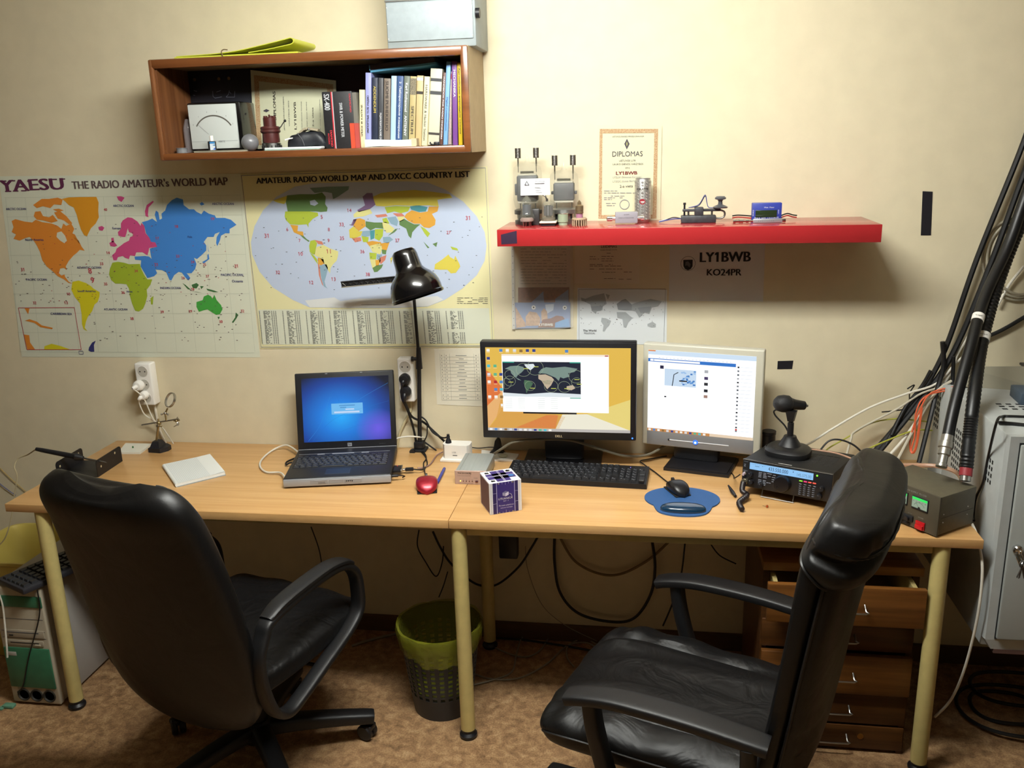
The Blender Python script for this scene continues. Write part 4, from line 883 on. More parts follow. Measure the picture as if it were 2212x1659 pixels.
q = MB(); q.rbox(-.0265, .0265, -.0265, .0265, .008, .0145, .003, mat('socket_ceramic', 'd6d0bb', .35)); q.lathe([(0, .0145), (.021, .0145), (.021, .023), (0, .023)], mat('socket_ring', '6d6558', .4), 28); q.build('socket', t)
q = MB(); q.rbox(-.022, .022, -.02, .02, 0, .008, .002, BLACKM); q.build('socket_contact', t)
q = MB(); q.tube([(-.004, 0, .074), (-.008, -.002, .088), (-.014, -.002, .092), (-.016, -.002, .09)], .0022, DKSTEEL); q.cyl((-.004, 0, .073), (-.004, 0, .082), .0035, DKSTEEL, n=10); q.build('top_clip', t)
# silver can base beside (a dark ceramic relay lying behind)
t = thing('tube_socket', (.197, -.128, SZ), 'pale green enamelled tube socket can behind the ceramic tube', 'tube socket')
q = MB(); q.lathe([(0, 0), (.014, 0), (.0135, .008), (.016, .009), (.016, .034), (.014, .036), (0, .036)], mat('pale_green_enamel', '8f9c84', .3), 24); q.lathe([(.0165, .034), (.0175, .035), (.0165, .0365)], CHROME, 24); q.build('can', t)
t = thing('relay', (.109, -.122, SZ), 'dark metal relay block behind the small tubes', 'relay')
q = MB(); q.rbox(-.018, .014, -.006, .012, 0, .05, .003, mat('relay_dark', '3c3a3a', .4, .4)); q.build('body', t)
# ceramic metal tube on a fan-like base
t = thing('ceramic_tube', (.2505, -.16, SZ), 'pink and bronze ceramic tube standing on a slotted beige ring', 'electron tube')
q = MB(); BG = mat('beige_cast', '9d8a70', .5)
q.lathe([(0, .024), (.021, .024), (.0235, .021), (.0235, .018), (.018, .0185), (0, .0185)], BG, 32)
for i in range(18):
    a = 2*PI*i/18; q.rbox(-.0017, .0017, -.0014, .0014, 0, .019, .0005, BG, 1, Matrix.Rotation(a, 4, 'Z') @ Matrix.Translation((0, -.0215, 0)))
q.build('slotted_ring', t)
q = MB(); q.lathe([(.0, .024), (.0105, .024), (.0105, .038), (0, .038)], mat('pink_ceramic', '9b6a83', .35), 24); q.build('ceramic_band', t)
q = MB(); BZM = mat('bronze_metal', '8d7c60', .35, .7); q.lathe([(0, .037), (.0125, .037), (.0125, .043), (.0115, .044), (.0125, .045), (.0125, .06), (.0095, .062), (.006, .063), (.006, .07), (.0042, .071), (.0042, .073), (.001, .076), (0, .078)], BZM, 24); q.build('metal_cap', t)
# coffee can
cx_ = .441
t = thing('drink_can', (cx_, -.062, SZ), 'slim silver iced coffee can with brown bean pattern', 'can', rz=-.05)
q = MB(); r = .0252; q.lathe([(0, .001), (.019, .0), (.0215, .003), (r, .008), (r, .124), (.0225, .131), (.0235, .132), (.0235, .1335), (.0205, .1335), (.0205, .1305), (0, .1305)], mat('brushed_can', 'b9b8b4', .34, .75), 40)
BEAN = mat('bean_dark', '30261f', .5); BEAN2 = mat('bean_grey', '7f7b72', .5)
def onr(a, z, rr=r+.0003): return Vector((rr*math.sin(a), -rr*math.cos(a), z))
def bean(a, z, m, sc=1.0):
    n = 14; P = []
    for i in range(n):
        f = 2*PI*i/n; u, v = .0042*sc*math.cos(f), .0029*sc*math.sin(f); u, v = u*.8-v*.6, u*.6+v*.8
        P.append(onr(a+u/r, z-v))
    q.poly(P, m); q.strip([onr(a-.0028*sc/r, z+.0022*sc, r+.0006), onr(a, z+.0002, r+.0006), onr(a+.0028*sc/r, z-.0022*sc, r+.0006)], .0007, WHITEP, onr(a, 0).normalized())
for row, z in enumerate((.121, .112, .089, .0795, .071, .057, .048, .039, .03, .02, .011)):
    for k in range(-3, 4):
        if .078 < z < .08 and False: continue
        if abs(k) <= 0 and z < .074 and z > .05: continue
        bean(k*.52+(.0 if row % 2 else .0), z, BEAN if k == 0 else BEAN2, .8 if row % 2 else 1)
def carc(s_, a0, a1, z, h, m):
    v, f = text_geo(s_, .03); xs = [p[0] for p in v]; ys = [p[1] for p in v]; w = max(xs)-min(xs); hh = max(ys)-min(ys)
    q.add([onr(a0+(a1-a0)*(p[0]-min(xs))/w, z+h*(p[1]-min(ys))/hh, r+.0007) for p in v], f, m)
carc('ICELATTE', -.75, .75, .0985, .006, BEAN); carc('ICE COFFEE', -.6, .6, .0945, .002, BEAN2)
n = 24; q.poly([onr(.0092*math.cos(2*PI*i/n)/r, .0635+.0085*math.sin(2*PI*i/n), r+.0008) for i in range(n)], mat('can_red', '8f1f2b', .4))
carc('emi', -.26, .26, .061, .005, WHITEP); q.build('body', t)
# attenuator
c = (onZ(1353, 484, SZ)); t = thing('attenuator', (c.x, -.135, SZ), 'small grey attenuator block with silver connectors in front of the can', 'attenuator', rz=.06)
q = MB(); q.rbox(-.034, .034, -.012, .012, .004, .037, .0015, mat('attenuator_grey', '8e8d94', .5)); q.text('50 OHM', fr((-.008, -.0125, .028), (1, 0, 0), None, (0, -1, 0)), GREYINK, w=.016); q.text('FIXED ATTENUATOR', fr((-.024, -.0125, .018), (1, 0, 0), None, (0, -1, 0)), GREYINK, w=.046); q.build('body', t)
for s, n_ in ((-1, 'connector'), (1, 'connector')):
    q = MB(); X = fr((s*.034, 0, .018), (0, s, 0) if s > 0 else (0, 1, 0), None, (s, 0, 0)); q.lathe([(0, 0), (.006, 0), (.006, .009), (.0085, .009), (.0085, .024 if s < 0 else .018), (.0055, .026 if s < 0 else .02), (0, .026 if s < 0 else .02)], CHROME, 20, X); q.build(n_, t)
# telegraph key
c = onZ(1510, 481, SZ)
t = thing('morse_key', (c.x-.002, -.115, SZ), 'old dark telegraph key with round knob on the red shelf', 'morse key')
KM = mat('key_dark', '3b3c40', .5, .3, noise=(90, .25)); q = MB(); q.rbox(-.052, .052, -.02, .02, 0, .022, .003, KM); q.build('base', t)
q = MB(); q.rbox(-.048, .066, -.006, .006, .033, .041, .002, KM); q.rbox(-.012, .014, -.016, .016, .022, .046, .002, KM); q.cyl((-.042, 0, .02), (-.042, 0, .055), .003, BLACKP, n=10); q.lathe([(0, 0), (.0045, 0), (.004, .006), (0, .006)], BLACKP, 12, Matrix.Translation((-.042, 0, .054))); q.cyl((-.03, 0, .02), (-.03, 0, .035), .003, DKSTEEL, n=8); q.cyl((.04, 0, .02), (.04, 0, .034), .003, DKSTEEL, n=8)
q.tube([(.066, 0, .036), (.077, 0, .03), (.077, 0, .018), (.068, 0, .012), (.05, 0, .012)], .0028, DKSTEEL); q.build('lever', t)
q = MB(); q.lathe([(0, .041), (.021, .042), (.023, .045), (.016, .049), (.007, .053), (.006, .062), (.008, .066), (.0165, .069), (.0165, .073), (.012, .077), (0, .078)], mat('key_knob', '4b4d52', .35), 28, Matrix.Translation((.064, 0, 0))); q.build('knob', t)
q = MB()
for k, (mm, o) in enumerate(((BLACKP, 0), (mat('wire_white', 'c9c9d2', .5), .004), (mat('wire_blue', '3f4a86', .5), -.004))):
    q.tube([(-.05, o, .012), (-.075, o*2, .016-.002*k), (-.1, o*3, .008), (-.118, o*3, .004)], .0016, mm, 6)
    q.tube([(-.03, o, .045), (.0, o, .05+.002*k), (.018, o*.6, .078+.002*k), (.024, o, .06), (.03, o, .045), (.05, o, .044)], .0012, mm, 6)
q.build('wire', t)
# blue meter
c = onZ(1655, 476, SZ)
t = thing('battery_meter', (.81, -.12, SZ), 'small blue power analyser with dark display on the shelf', 'meter')
PB = mat('meter_blue', '2c3a92', .4); q = MB(); q.rbox(-.044, .042, -.014, .012, .0, .056, .002, PB)
q.text('Watt  Meter', fr((-.01, -.0144, .041), (1, 0, 0), None, (0, -1, 0)), WI, w=.03); q.text('MAX 60V  OUTPUT', fr((-.036, -.0144, .009), (1, 0, 0), None, (0, -1, 0)), WI, w=.07)
q.text('SOURCE', fr((-.039, -.0144, .018), (0, 0, 1), None, (0, -1, 0)), WI, w=.018); q.text('LOAD', fr((.034, -.0144, .024), (0, 0, 1), None, (0, -1, 0)), WI, w=.012); q.build('case', t)
q = MB(); q.rbox(-.034, .028, -.0155, -.0135, .014, .035, .0008, mat('lcd_dark', '27331f', .15)); q.build('display', t)
for k, mm in enumerate((mat('wire_red', '9a2420', .5), CABLEB)):
    z = .011+.006*k
    for P in ([(.042, .0, z), (.06, -.002, z+.006), (.075, -.004*k, z+.002), (.088, -.002, z)], [(-.044, .0, z), (-.065, .002, z+.002), (-.085, .004, z+.003), (-.1, .004, z+.001)]): q = MB(); q.tube(P, .002, mm, 6); q.build('wire', t)
t = thing('coax_probe', (.80, -.165, SZ), 'slim silver probe with connector lying before the blue meter', 'probe', rz=.04)
q = MB(); SB = mat('silver_body', 'b4b5ba', .3, .6); q.rbox(-.034, .05, -.006, .006, .0005, .0125, .002, SB); q.text('- - - - - - - -', fr((-.02, -.0063, .006), (1, 0, 0), None, (0, -1, 0)), GREYINK, w=.045); q.rbox(.05, .06, -.005, .005, .0015, .0115, .001, CHROME); q.build('body', t)
q = MB(); q.lathe([(0, 0), (.003, 0), (.003, .012), (.0055, .013), (.0055, .02), (.0035, .021), (.0035, .028), (.006, .029), (.006, .04), (.0045, .042), (.0045, .05), (.0065, .051), (.0065, .058), (0, .058)], CHROME, 16, fr((-.034, 0, .0068), (0, 1, 0), None, (-1, 0, 0))); q.build('connector', t)
# ------------------------------------------------------------------ desks
H = .74
BEECH = wood('beech_laminate', 'd3a972', 'c2935a', 0, .8, .34, .15)
DX0, DXJ, DX1, DF, DB = -1.516, -.0986, 1.3427, -.612, -.004
def desk(x0, x1, legs, rails, lab):
    t = thing('desk', ((x0+x1)/2, (DF+DB)/2, 0), lab, 'desk')
    q = MB(); q.rbox(x0+.0006, x1-.0006, DF, DB, H-.026, H, .0015, BEECH, 2); q.build('desktop', t, True)
    for x, y in legs:
        q = MB(); q.cyl((x, y, .03), (x, y, H-.026), .0225, CREAMM, n=28)
        l = q.build('leg', t, True)
        q = MB(); q.lathe([(0, 0), (.024, 0), (.0275, .006), (.0275, .012), (.02, .02), (.0215, .024), (.0215, .034), (0, .034)], BLACKP, 28, Matrix.Translation((x, y, 0)))
        q.build('foot', l, True)
    for a in rails: q = MB(); q.box(*a, CREAMM); q.build('frame_rail', t, True)
    return t
cbx = onY(1051, 1200, -.08).x
desk(DX0, DXJ, [(-1.4115, -.585), (-1.4115, -.06)], [(-1.41, DXJ-.03, -.567, -.545, .69, H-.026), (-1.41, DXJ-.03, -.075, -.05, .68, H-.026), (-1.422, -1.40, -.56, -.07, .68, H-.026)], 'beech desk on cream tube legs, left of the pair')
desk(DXJ, DX1, [(-.0753, -.585), (cbx, -.08), (1.2485, -.585), (1.2485, -.06)], [(-.05, 1.225, -.59, -.567, .686, H-.026), (cbx+.02, 1.225, -.09, -.065, .68, H-.026), (1.24, 1.258, -.56, -.08, .68, H-.026)], 'beech desk on cream tube legs, right of the pair')
def cable(pts, r, m, name, lab, k=8, group=None, n=8):
    q = MB(); q.tube(pts, r, m, n, k); c = Vector(pts[0])
    return tag(q.build(name, origin=c), lab, 'cable', group)
D = lambda x, y, z=H: onZ(x, y, z)
# ------------------------------------------------------------------ desk lamp
LB0 = D(912, 966); lx = LB0.x
t = thing('desk_lamp', (lx, -.03, H), 'black clamp-on desk lamp with glossy bell shade in front of the maps', 'lamp')
ptop = onY(894, 640, -.05); pj = onY(905, 775, -.04)
q = MB(); q.cyl((lx, -.03, H), pj, .0075, BLACKP, n=16); q.cyl(pj, ptop, .0055, BLACKP, n=16)
q.build('pole', t, True)
q = MB(); d = (ptop-Vector((lx, -.03, H))).normalized(); q.cyl(pj-d*.035, pj+d*.04, .0115, BLACKP, r1=.008, n=16); q.cyl(pj+Vector((0, 0, 0)), pj+Vector((-.02, -.004, 0)), .006, BLACKP, n=12); q.cyl(pj+Vector((-.018, -.004, 0)), pj+Vector((-.026, -.005, 0)), .009, BLACKP, n=14); q.build('pivot_knob', t, True)
q = MB(); q.rbox(lx-.022, lx+.026, -.055, -.006, H, H+.008, .002, BLACKM); q.rbox(lx-.018, lx+.018, -.046, -.012, H+.008, H+.035, .005, BLACKP)
q.cyl((lx-.02, -.05, H+.004), (lx-.02, -.062, H+.004), .01, BLACKP, n=12); q.tube([(lx+.014, -.03, H+.03), (lx+.03, -.035, H+.06), (lx+.033, -.035, H+.11)], .0022, BLACKP); q.cyl((lx+.02, -.03, H+.03), (lx+.06, -.03, H), .003, BLACKP, n=8); q.build('clamp', t, True)
# upper arm behind the shade, spring channel towards the left
ae = onY(737, 615, -.10); am = onY(880, 600, -.09)
q = MB(); x = (am-ae).normalized(); F = fr(ae, x, None, (0, -1, 0)); Ln = (am-ae).length
q.rbox(0, Ln, -.0085, .0085, -.008, 0, .001, BLACKM, 1, F); q.rbox(0, Ln, -.0105, -.0075, -.008, .004, .0008, mat('arm_rail', '8e8878', .4), 1, F); q.rbox(0, Ln, .0075, .0105, -.008, .004, .0008, mat('arm_rail_dark', '2b2a2a', .4), 1, F); q.build('upper_arm', t, True)
q = MB(); zz = [F @ Vector((.006+i*(Ln-.012)/22, (-.005 if i % 2 else .005), .002)) for i in range(23)]; q.tube(zz, .0012, STEEL, 6, k=1); q.build('spring', t, True)
q = MB(); q.cyl(ptop, am, .007, BLACKP, n=12); q.ball(am, .012, BLACKP, 14)
sc = onY(901, 600, -.25); ax = Vector((-.30, .12, .95)).normalized()      # shade axis, upward
hd = sc+ax*.03; q.tube([am, am+Vector((.01, -.06, .03)), hd+Vector((0, .05, -.0))], .006, BLACKP); q.build('elbow', t, True)
rim = onY(903, 640, -.25); S = fr(rim, ax.orthogonal(), None, ax)
prof = [(.080, -.004), (.084, -.003), (.0845, .003), (.0815, .006), (.0815, .02), (.079, .034), (.073, .05), (.062, .066), (.05, .077), (.043, .087), (.041, .1), (.0395, .13), (.037, .142), (.03, .149), (.018, .151), (0, .1515)]
inner = [(r-.0015, z-.0015) for r, z in prof[1:-1]]
q = MB(); q.lathe([(0, .148)]+[(r, z) for r, z in reversed(inner)]+prof[0:1]+prof[1:], GLOSSB, 56, S); q.build('shade', t, True)
q = MB(); q.cyl(S @ Vector((0, 0, .10)), S @ Vector((0, 0, .145)), .017, BLACKP, n=16); q.build('bulb_socket', t, True)
q = MB(); q.ball((0, 0, 0), .029, mat('bulb_glass', 'e6e2d6', .2), 20, M=S @ Matrix.Translation((0, 0, .058)) @ Matrix.Diagonal((1, 1, 1.25, 1))); q.build('bulb', t, True)
cable([(lx+.006, -.035, H+.13), (lx+.03, -.04, H+.115), (lx+.055, -.05, H+.075), (lx+.09, -.06, H+.06), (lx+.111, -.075, H+.066)], .0028, CABLEB, 'power_cable', 'thin black lamp cord arching from the lamp pole to the white multi-socket')
# ------------------------------------------------------------------ wall outlets
def outlet(x0, x1, z0, z1, lab, holes):
    t = thing('wall_outlet', ((x0+x1)/2, 0, (z0+z1)/2), lab, 'wall outlet')
    w2, h2 = (x1-x0)/2, (z1-z0)/2
    q = MB(); q.rbox(-w2, w2, -.042, -.0005, -h2, h2, .006, WHITEP, 3); q.build('housing', t)
    for k in holes:
        z = h2*(.62-.62*k); F = fr((0, -.0425, z), (1, 0, 0), None, (0, -1, 0))
        q = MB(); q.lathe([(.0195, 0), (.0205, .0008), (.0215, 0)], WHITEP, 32, F, closed=True); q.lathe([(0, -.0), (.0195, .0004)], mat('socket_recess', 'b9b5aa', .5), 32, F)
        for s in (-1, 1): q.disc((s*.0095, -.0432, z), (0, -1, 0), .0026, BLACKM, 12)
        q.build('socket', t)
    return t
outlet(-1.377, -1.315, .892, 1.05, 'white triple wall outlet left of the magnifier stand', (0, 1, 2))
outlet(-.3915, -.3365, .921, 1.077, 'white triple wall outlet between the laptop and lamp pole', (0, 1, 2))
# plugs left
def plug(c, m, lab, down, cordpts, cr, cm, r=.0195):
    t = thing('power_plug', c, lab, 'plug')
    q = MB(); F = fr((0, 0, 0), (1, 0, 0), None, (0, -1, 0)); q.lathe([(0, 0), (r, 0), (r, .012), (r*.92, .016), (r*.75, .022), (0, .024)], m, 28, F)
    q.build('body', t)
    q = MB(); q.tube([(0, -.012, 0), Vector(down)*.5+Vector((0, -.012, 0)), Vector(down)], [.0085, .0075, .005], m, 12); q.build('grip', t)
    q = MB(); q.tube([Vector(down)*.95]+[Vector(p)-Vector(c) for p in cordpts], cr, cm, 8, 8); q.build('cord', t)
p1 = onY(303, 832, -.045); e1 = D(391, 952); e2 = D(372, 951)
plug((p1.x-.003, -.043, p1.z), WHITEP, 'white plug in the middle socket of the left outlet', (-.006, -.04, -.003), [onY(310, 860, -.06), onY(331, 905, -.045), onY(352, 925, -.035), (e1.x, -.02, H-.03)], .0024, CABLEW)
p2 = onY(313, 853, -.045)
plug((p2.x, -.043, p2.z), WHITEP, 'white plug in the lowest socket of the left outlet', (-.012, -.026, -.012), [onY(301, 872, -.06), onY(312, 895, -.05), onY(336, 915, -.03), (e2.x, -.012, H-.03)], .0024, CABLEW, .016)
cable([(-1.34, -.008, .893), (-1.337, -.007, .85), (-1.334, -.007, .8), (-1.325, -.003, H+.0)], .005, mat('conduit_white', 'd8d2c2', .5), 'mains_cable', 'white mains cable running down the wall below the left outlet')
# plugs centre
p1 = onY(875, 818, -.045); p2 = onY(877, 845, -.045)
plug((p1.x, -.043, p1.z), BLACKP, 'round black plug in the middle socket of the centre outlet', (-.006, -.02, -.018), [onY(868, 858, -.06), onY(880, 885, -.045), onY(893, 925, -.03), onY(899, 962, -.02), (D(899, 962).x, -.012, H-.03)], .0042, CABLEB)
plug((p2.x, -.043, p2.z), BLACKP, 'round black plug in the lowest socket of the centre outlet', (-.002, -.022, -.03), [onY(876, 872, -.05), onY(890, 900, -.03), onY(915, 912, -.025), onY(935, 930, -.03), onY(964, 957, -.06)], .0042, CABLEB)
cable([(-.362, -.008, .92), (-.364, -.008, .88), (-.385, -.008, .84), (-.41, -.006, .79), (-.42, -.004, .75), (-.42, -.002, .7)], .005, mat('conduit_cream', 'd0c49c', .5), 'mains_cable', 'cream mains cable running down the wall below the centre outlet')
# ------------------------------------------------------------------ magnifier stand
c = D(352, 972); t = thing('helping_hand', (-1.285, -.095, H), 'magnifier stand with clips on black cast foot', 'magnifier stand')
q = MB(); IRON = mat('cast_iron', '17161c', .55, noise=(60, .2)); q.prism([(-.03, -.03), (.018, -.035), (.036, -.01), (.036, .012), (.012, .03), (-.03, .03)], 0, .016, IRON); q.add([(-.026, -.026, .016), (.012, -.028, .016), (.01, .024, .016), (-.026, .026, .016), (-.02, -.014, .036), (.006, -.016, .036), (.004, .014, .036), (-.02, .016, .036)], [(0, 1, 5, 4), (1, 2, 6, 5), (2, 3, 7, 6), (3, 0, 4, 7), (4, 5, 6, 7)], IRON); q.build('foot', t)
BRS = mat('aged_brass', '9b8a62', .35, .8); NK = mat('nickel', 'a9a59b', .3, .9)
def hp(x, y): return onY(x, y, -.1)-Vector((-1.285, -.095, H))
j = hp(343, 914); q = MB(); q.cyl((-.012, 0, .034), j, .004, BRS, n=12); q.build('post', t)
a, b = hp(307, 918), hp(386, 905); q = MB(); q.cyl(a, b, .0028, NK, n=10); q.ball(a, .0032, NK, 8); q.build('cross_bar', t)
q = MB(); q.ball(j, .0085, BRS, 14); q.cyl(j+Vector((0, -.012, -.006)), j+Vector((0, .012, -.006)), .004, NK, n=10); q.cyl(j, j+Vector((0, 0, .016)), .0035, BRS, n=10); q.rbox(j.x-.012, j.x+.012, j.y-.003, j.y+.003, j.z-.014, j.z-.009, .0015, BRS, 1); q.build('joint', t)
m1, m2, m3 = hp(359, 908), hp(357, 893), hp(362, 882); q = MB(); q.cyl(m1, m2, .003, BRS, n=10); q.ball(m2, .006, NK, 10); q.cyl(m2, m3, .003, BRS, n=10)
for s in (-1, 1): q.cyl(m2, m2+Vector((s*.012, -.004, -.002)), .0022, NK, n=8); q.ball(m2+Vector((s*.012, -.004, -.002)), .004, NK, 8)
q.build('lens_joint', t)
mc = hp(368, 864); N = Vector((-.45, -.75, .48)).normalized(); q = MB(); F = fr(mc, N.orthogonal(), None, N); q.lathe([(.025, -.004), (.0272, -.004), (.0275, 0), (.0272, .004), (.025, .004)], NK, 40, F, closed=True); q.build('lens_ring', t)
q = MB(); q.lathe([(0, -.0016), (.02, -.001), (.025, 0), (.02, .001), (0, .0016)], mat('lens_glass', 'f3f5f0', .02, alpha=.12, spec=.8), 40, F); q.build('lens', t)
k = hp(381, 909); q = MB(); q.ball(k, .006, BRS, 10); q.cyl(k, k+Vector((.006, 0, .014)), .0022, NK, n=8)
q.tube([k, k+Vector((.004, -.004, -.012)), k+Vector((-.008, -.008, -.02))], .0018, NK, 6); q.tube([k, k+Vector((.008, 0, -.01)), k+Vector((.004, -.002, -.018))], .0018, NK, 6); q.cyl(k+Vector((-.01, 0, 0)), k+Vector((.012, 0, .003)), .003, BRS, n=8); q.build('clip', t)
# white tile
P = [D(255, 981), D(303, 981), D(328, 962), D(272, 961)]; t = thing('ceramic_tile', sum(P, Vector())/4, 'white tile lying flat beside the magnifier stand', 'tile')
o = sum(P, Vector())/4; q = MB(); q.prism([(p.x-o.x, p.y-o.y) for p in P], 0, .007, mat('tile_white', 'dcdcd0', .25)); q.build('tile', t)
q = MB(); q.ball((.0, -.005, .0115), .0035, DKGREEN, 10, (1, .7, 1.2)); q.build('green_bead', t)
# black bracket with soldering iron
t = thing('metal_bracket', (-1.43, -.28, H), 'black U-shaped metal bracket with holes at the left desk end', 'bracket', rz=.05)
BK = mat('black_coated_steel', '121115', .5)
def flange(x, y0, y1, hh, holes):
    q = MB(); r = .012; P = [(y0, 0), (y1, 0), (y1, hh-r)]+[(y1-r+r*math.cos(a), hh-r+r*math.sin(a)) for a in [rad(15*i) for i in range(1, 6)]]+[(y1-r, hh), (y0+r, hh)]+[(y0+r-r*math.sin(a), hh-r+r*math.cos(a)) for a in [rad(15*i) for i in range(1, 6)]]+[(y0, hh-r)]
    q.prism(P, -.0012, .0012, BK, fr((x, 0, 0), (0, 1, 0), (0, 0, 1)))
    for y, z in holes:
        for s in (-1, 1): q.disc((x+s*.0014, y, z), (s, 0, 0), .0042, mat('hole_light', 'b5a682', .6), 16)
    q.build('flange', t)
flange(-.072, -.095, .06, .05, ((-.075, .03), (.035, .036))); flange(.072, -.095, .06, .058, ((.02, .045), (-.07, .03)))
q = MB(); q.box(-.072, .072, -.095, .06, 0, .0024, BK); q.build('base_plate', t)
ti = onZ(229, 999, .785); hi = onZ(78, 970, .83); d = (hi-ti).normalized(); Ln = (hi-ti).length
t = thing('soldering_iron', ti, 'black soldering iron resting across the metal bracket', 'soldering iron')
F = fr((0, 0, 0), d.orthogonal(), None, d)
q = MB(); q.lathe([(0, -.004), (.002, .004), (.003, .008), (.003, .085), (0, .085)], DKSTEEL, 14, F); q.build('tip', t)
q = MB(); q.lathe([(0, .08), (.006, .08), (.012, .1), (.013, .106), (.009, .112), (.0085, .15), (.0075, Ln-.02), (.006, Ln), (0, Ln)], BLACKP, 20, F); q.build('handle', t)
w0 = d*Ln; w_ = lambda x, y, yy: onY(x, y, yy)-ti
q = MB(); q.tube([w0, w_(60, 982, -.3), w_(40, 990, -.29), w_(31, 1008, -.3), w_(37, 1030, -.3), w_(30, 1075, -.3), w_(24, 1120, -.3), w_(12, 1160, -.3), w_(-4, 1180, -.3)], .0022, mat('cord_buff', 'c2b48e', .6)); q.build('cord', t)
for i, (a, b, m_) in enumerate((((-20, 990), (56, 1062), 'yellow'), ((-20, 1026), (34, 1070), 'blue'))):
    cable([onY(*a, -.006), onY((a[0]+b[0])/2, (a[1]+b[1])/2+3, -.006), onY(*b, -.006)], .0013, mat('wire_'+m_, 'b09038' if i == 0 else '4a4f9a', .5), 'thin_wire', 'thin %s wire slanting down the wall at the left edge' % m_)
# spiral notepad
P = [D(354, 1010), D(455, 988), D(488, 1027), D(383, 1053)]; o = sum(P, Vector())/4
t = thing('squared_notepad', o, 'open squared notepad on the left desk', 'notepad'); loc = [p-o for p in P]
q = MB()
for z0, z1, s, m_ in ((0, .003, 1.0, mat('notepad_back', '9aa0a0', .8)), (.003, .012, .985, PAPER)): q.prism([(p.x*s, p.y*s) for p in loc], z0, z1, m_)
q.build('page_block', t)
q = MB(); A_, B_, C_, D_ = [p*.985+Vector((0, 0, .0126)) for p in loc]; D_ = D_; nn = 20; vs = []
for i in range(nn+1):
    s = i/nn
    for a, b in ((A_, B_), (D_, C_)): p = a*(1-s)+b*s; vs.append(p+Vector((0, 0, .0015*max(0, s-.7)/.3)))
q.add(vs, [(2*i, 2*i+1, 2*i+3, 2*i+2) for i in range(nn)], PAPER)
GR = mat('grid_blue', 'b3bfc6', .8)
for i in range(1, 22):
    s = i/22; e_ = Vector((0, 0, .0006))
    q.strip([A_*(1-s)+D_*s+e_, (A_*(1-s)+D_*s)*.3+(B_*(1-s)+C_*s)*.7+e_], .0005, GR, (0, 0, 1))
for i in range(1, 20): s = i/28; q.strip([A_*(1-s)+B_*s+Vector((0, 0, .0006)), D_*(1-s)+C_*s+Vector((0, 0, .0006))], .0005, GR, (0, 0, 1))
q.build('top_page', t)
q = MB(); d1 = D_-A_; q.tube([A_*1.0+Vector((0, 0, -.006)), D_+Vector((0, 0, -.006))], .0065, PAPER, 14, 1); q.build('rolled_spine', t)
# ------------------------------------------------------------------ laptop
FL = Vector((-.677, -.419, H)); la = math.atan2(.07, .334); LW, LD = .341, .284
t = thing('laptop', FL, 'open black laptop with glowing blue screen on the left desk', 'laptop', rz=la)
LBK = mat('laptop_black', '18181c', .45, bump=(400, .1, .0003)); LSI = mat('laptop_silver', 'a9adb3', .35, .3)
q = MB(); q.rbox(0, LW, .0, LD, .006, .034, .004, LBK, 3); q.build('base', t)
q = MB(); q.rbox(.0, LW, -.004, .01, .006, .031, .003, LSI, 2)
for x0, x1 in ((.085, .143), (.143, .192), (.192, .25)): q.rbox(x0+.001, x1-.001, -.0048, 0, .0125, .026, .0006, mat('laptop_silver2', '9a9ea4', .35, .3), 1)
for i in range(5): q.box(.112+i*.0045, .1135+i*.0045, -.0052, -.004, .0125, .02, DKSTEEL)
for i in range(4): q.ball((.2+i*.006, -.0048, .019), .0022, BLACKP, 8)
q.build('front_strip', t)
q = MB(); q.rbox(.128, .208, .022, .07, .0338, .0346, .0004, mat('touchpad', '222329', .4), 1); q.rbox(.204, .205, .022, .07, .0344, .0348, .0002, DKSTEEL, 1); q.build('touchpad', t)
q = MB(); q.rbox(.012, LW-.02, .085, .20, .0332, .0345, .0006, mat('key_well', '101013', .6), 1); q.build('key_bed', t)
q = MB(); q.box(.012, LW-.02, .222, .2235, .034, .0346, LSI)
for x0, x1 in ((.075, .1), (.125, .2), (.225, .25)): q.rbox(x0, x1, .214, .219, .034, .0352, .0004, LSI, 1)
q.build('button_strip', t)
KEYM = mat('keycap', '1d1e22', .5); LEG = mat('key_legend', '8a8d95', .7)
KC = {}
def keycap(t, x, y, z, w, d, hgt, legend=True, tiltM=None):
    k = (round(w, 4), round(d, 4), hgt, legend)
    if k not in KC:
        q = MB(); c = w*.1
        q.add([(-w/2, -d/2, 0), (w/2, -d/2, 0), (w/2, d/2, 0), (-w/2, d/2, 0), (-w/2+c, -d/2+d*.12, hgt), (w/2-c, -d/2+d*.12, hgt), (w/2-c, d/2-d*.06, hgt), (-w/2+c, d/2-d*.06, hgt)], [(4, 5, 6, 7), (0, 1, 5, 4), (1, 2, 6, 5), (2, 3, 7, 6), (3, 0, 4, 7)], KEYM)
        if legend:
            q.box(-w/2+c*1.8, -w/2+c*1.8+min(w*.25, .003), d*.12, d*.32, hgt, hgt+.0002, LEG)
            q.box(0, min(w*.2, .0025), -d*.22, -d*.05, hgt, hgt+.0002, LEG)
        o = q.build('key', t); KC[k] = o.data
    else:
        o = bpy.data.objects.new('key', KC[k]); col.objects.link(o); o.parent = t; WM[o.name] = WM[t.name].copy()
    o.location = (x, y, z)
    return o
ux = (LW-.034)/15.2
for row, (y, hh, ws) in enumerate(((.194, .009, [1]*15), (.177, .015, [.8]+[1]*12+[1.4, 1]), (.159, .015, [1.2]+[1]*12+[1, 1]), (.141, .015, [1.5]+[1]*11+[1.7, 1]), (.123, .015, [2]+[1]*10+[1.2, 1, 1]), (.104, .015, [1.1, 1, 1, 1, 4.6, 1, 1, 1, 1, 1, 1.4]))):
    x = .014; s = 15.2/sum(ws)
    for w_ in ws: keycap(t, x+w_*s*ux/2, y-.003, .0344, w_*s*ux*.9, hh, .0032); x += w_*s*ux
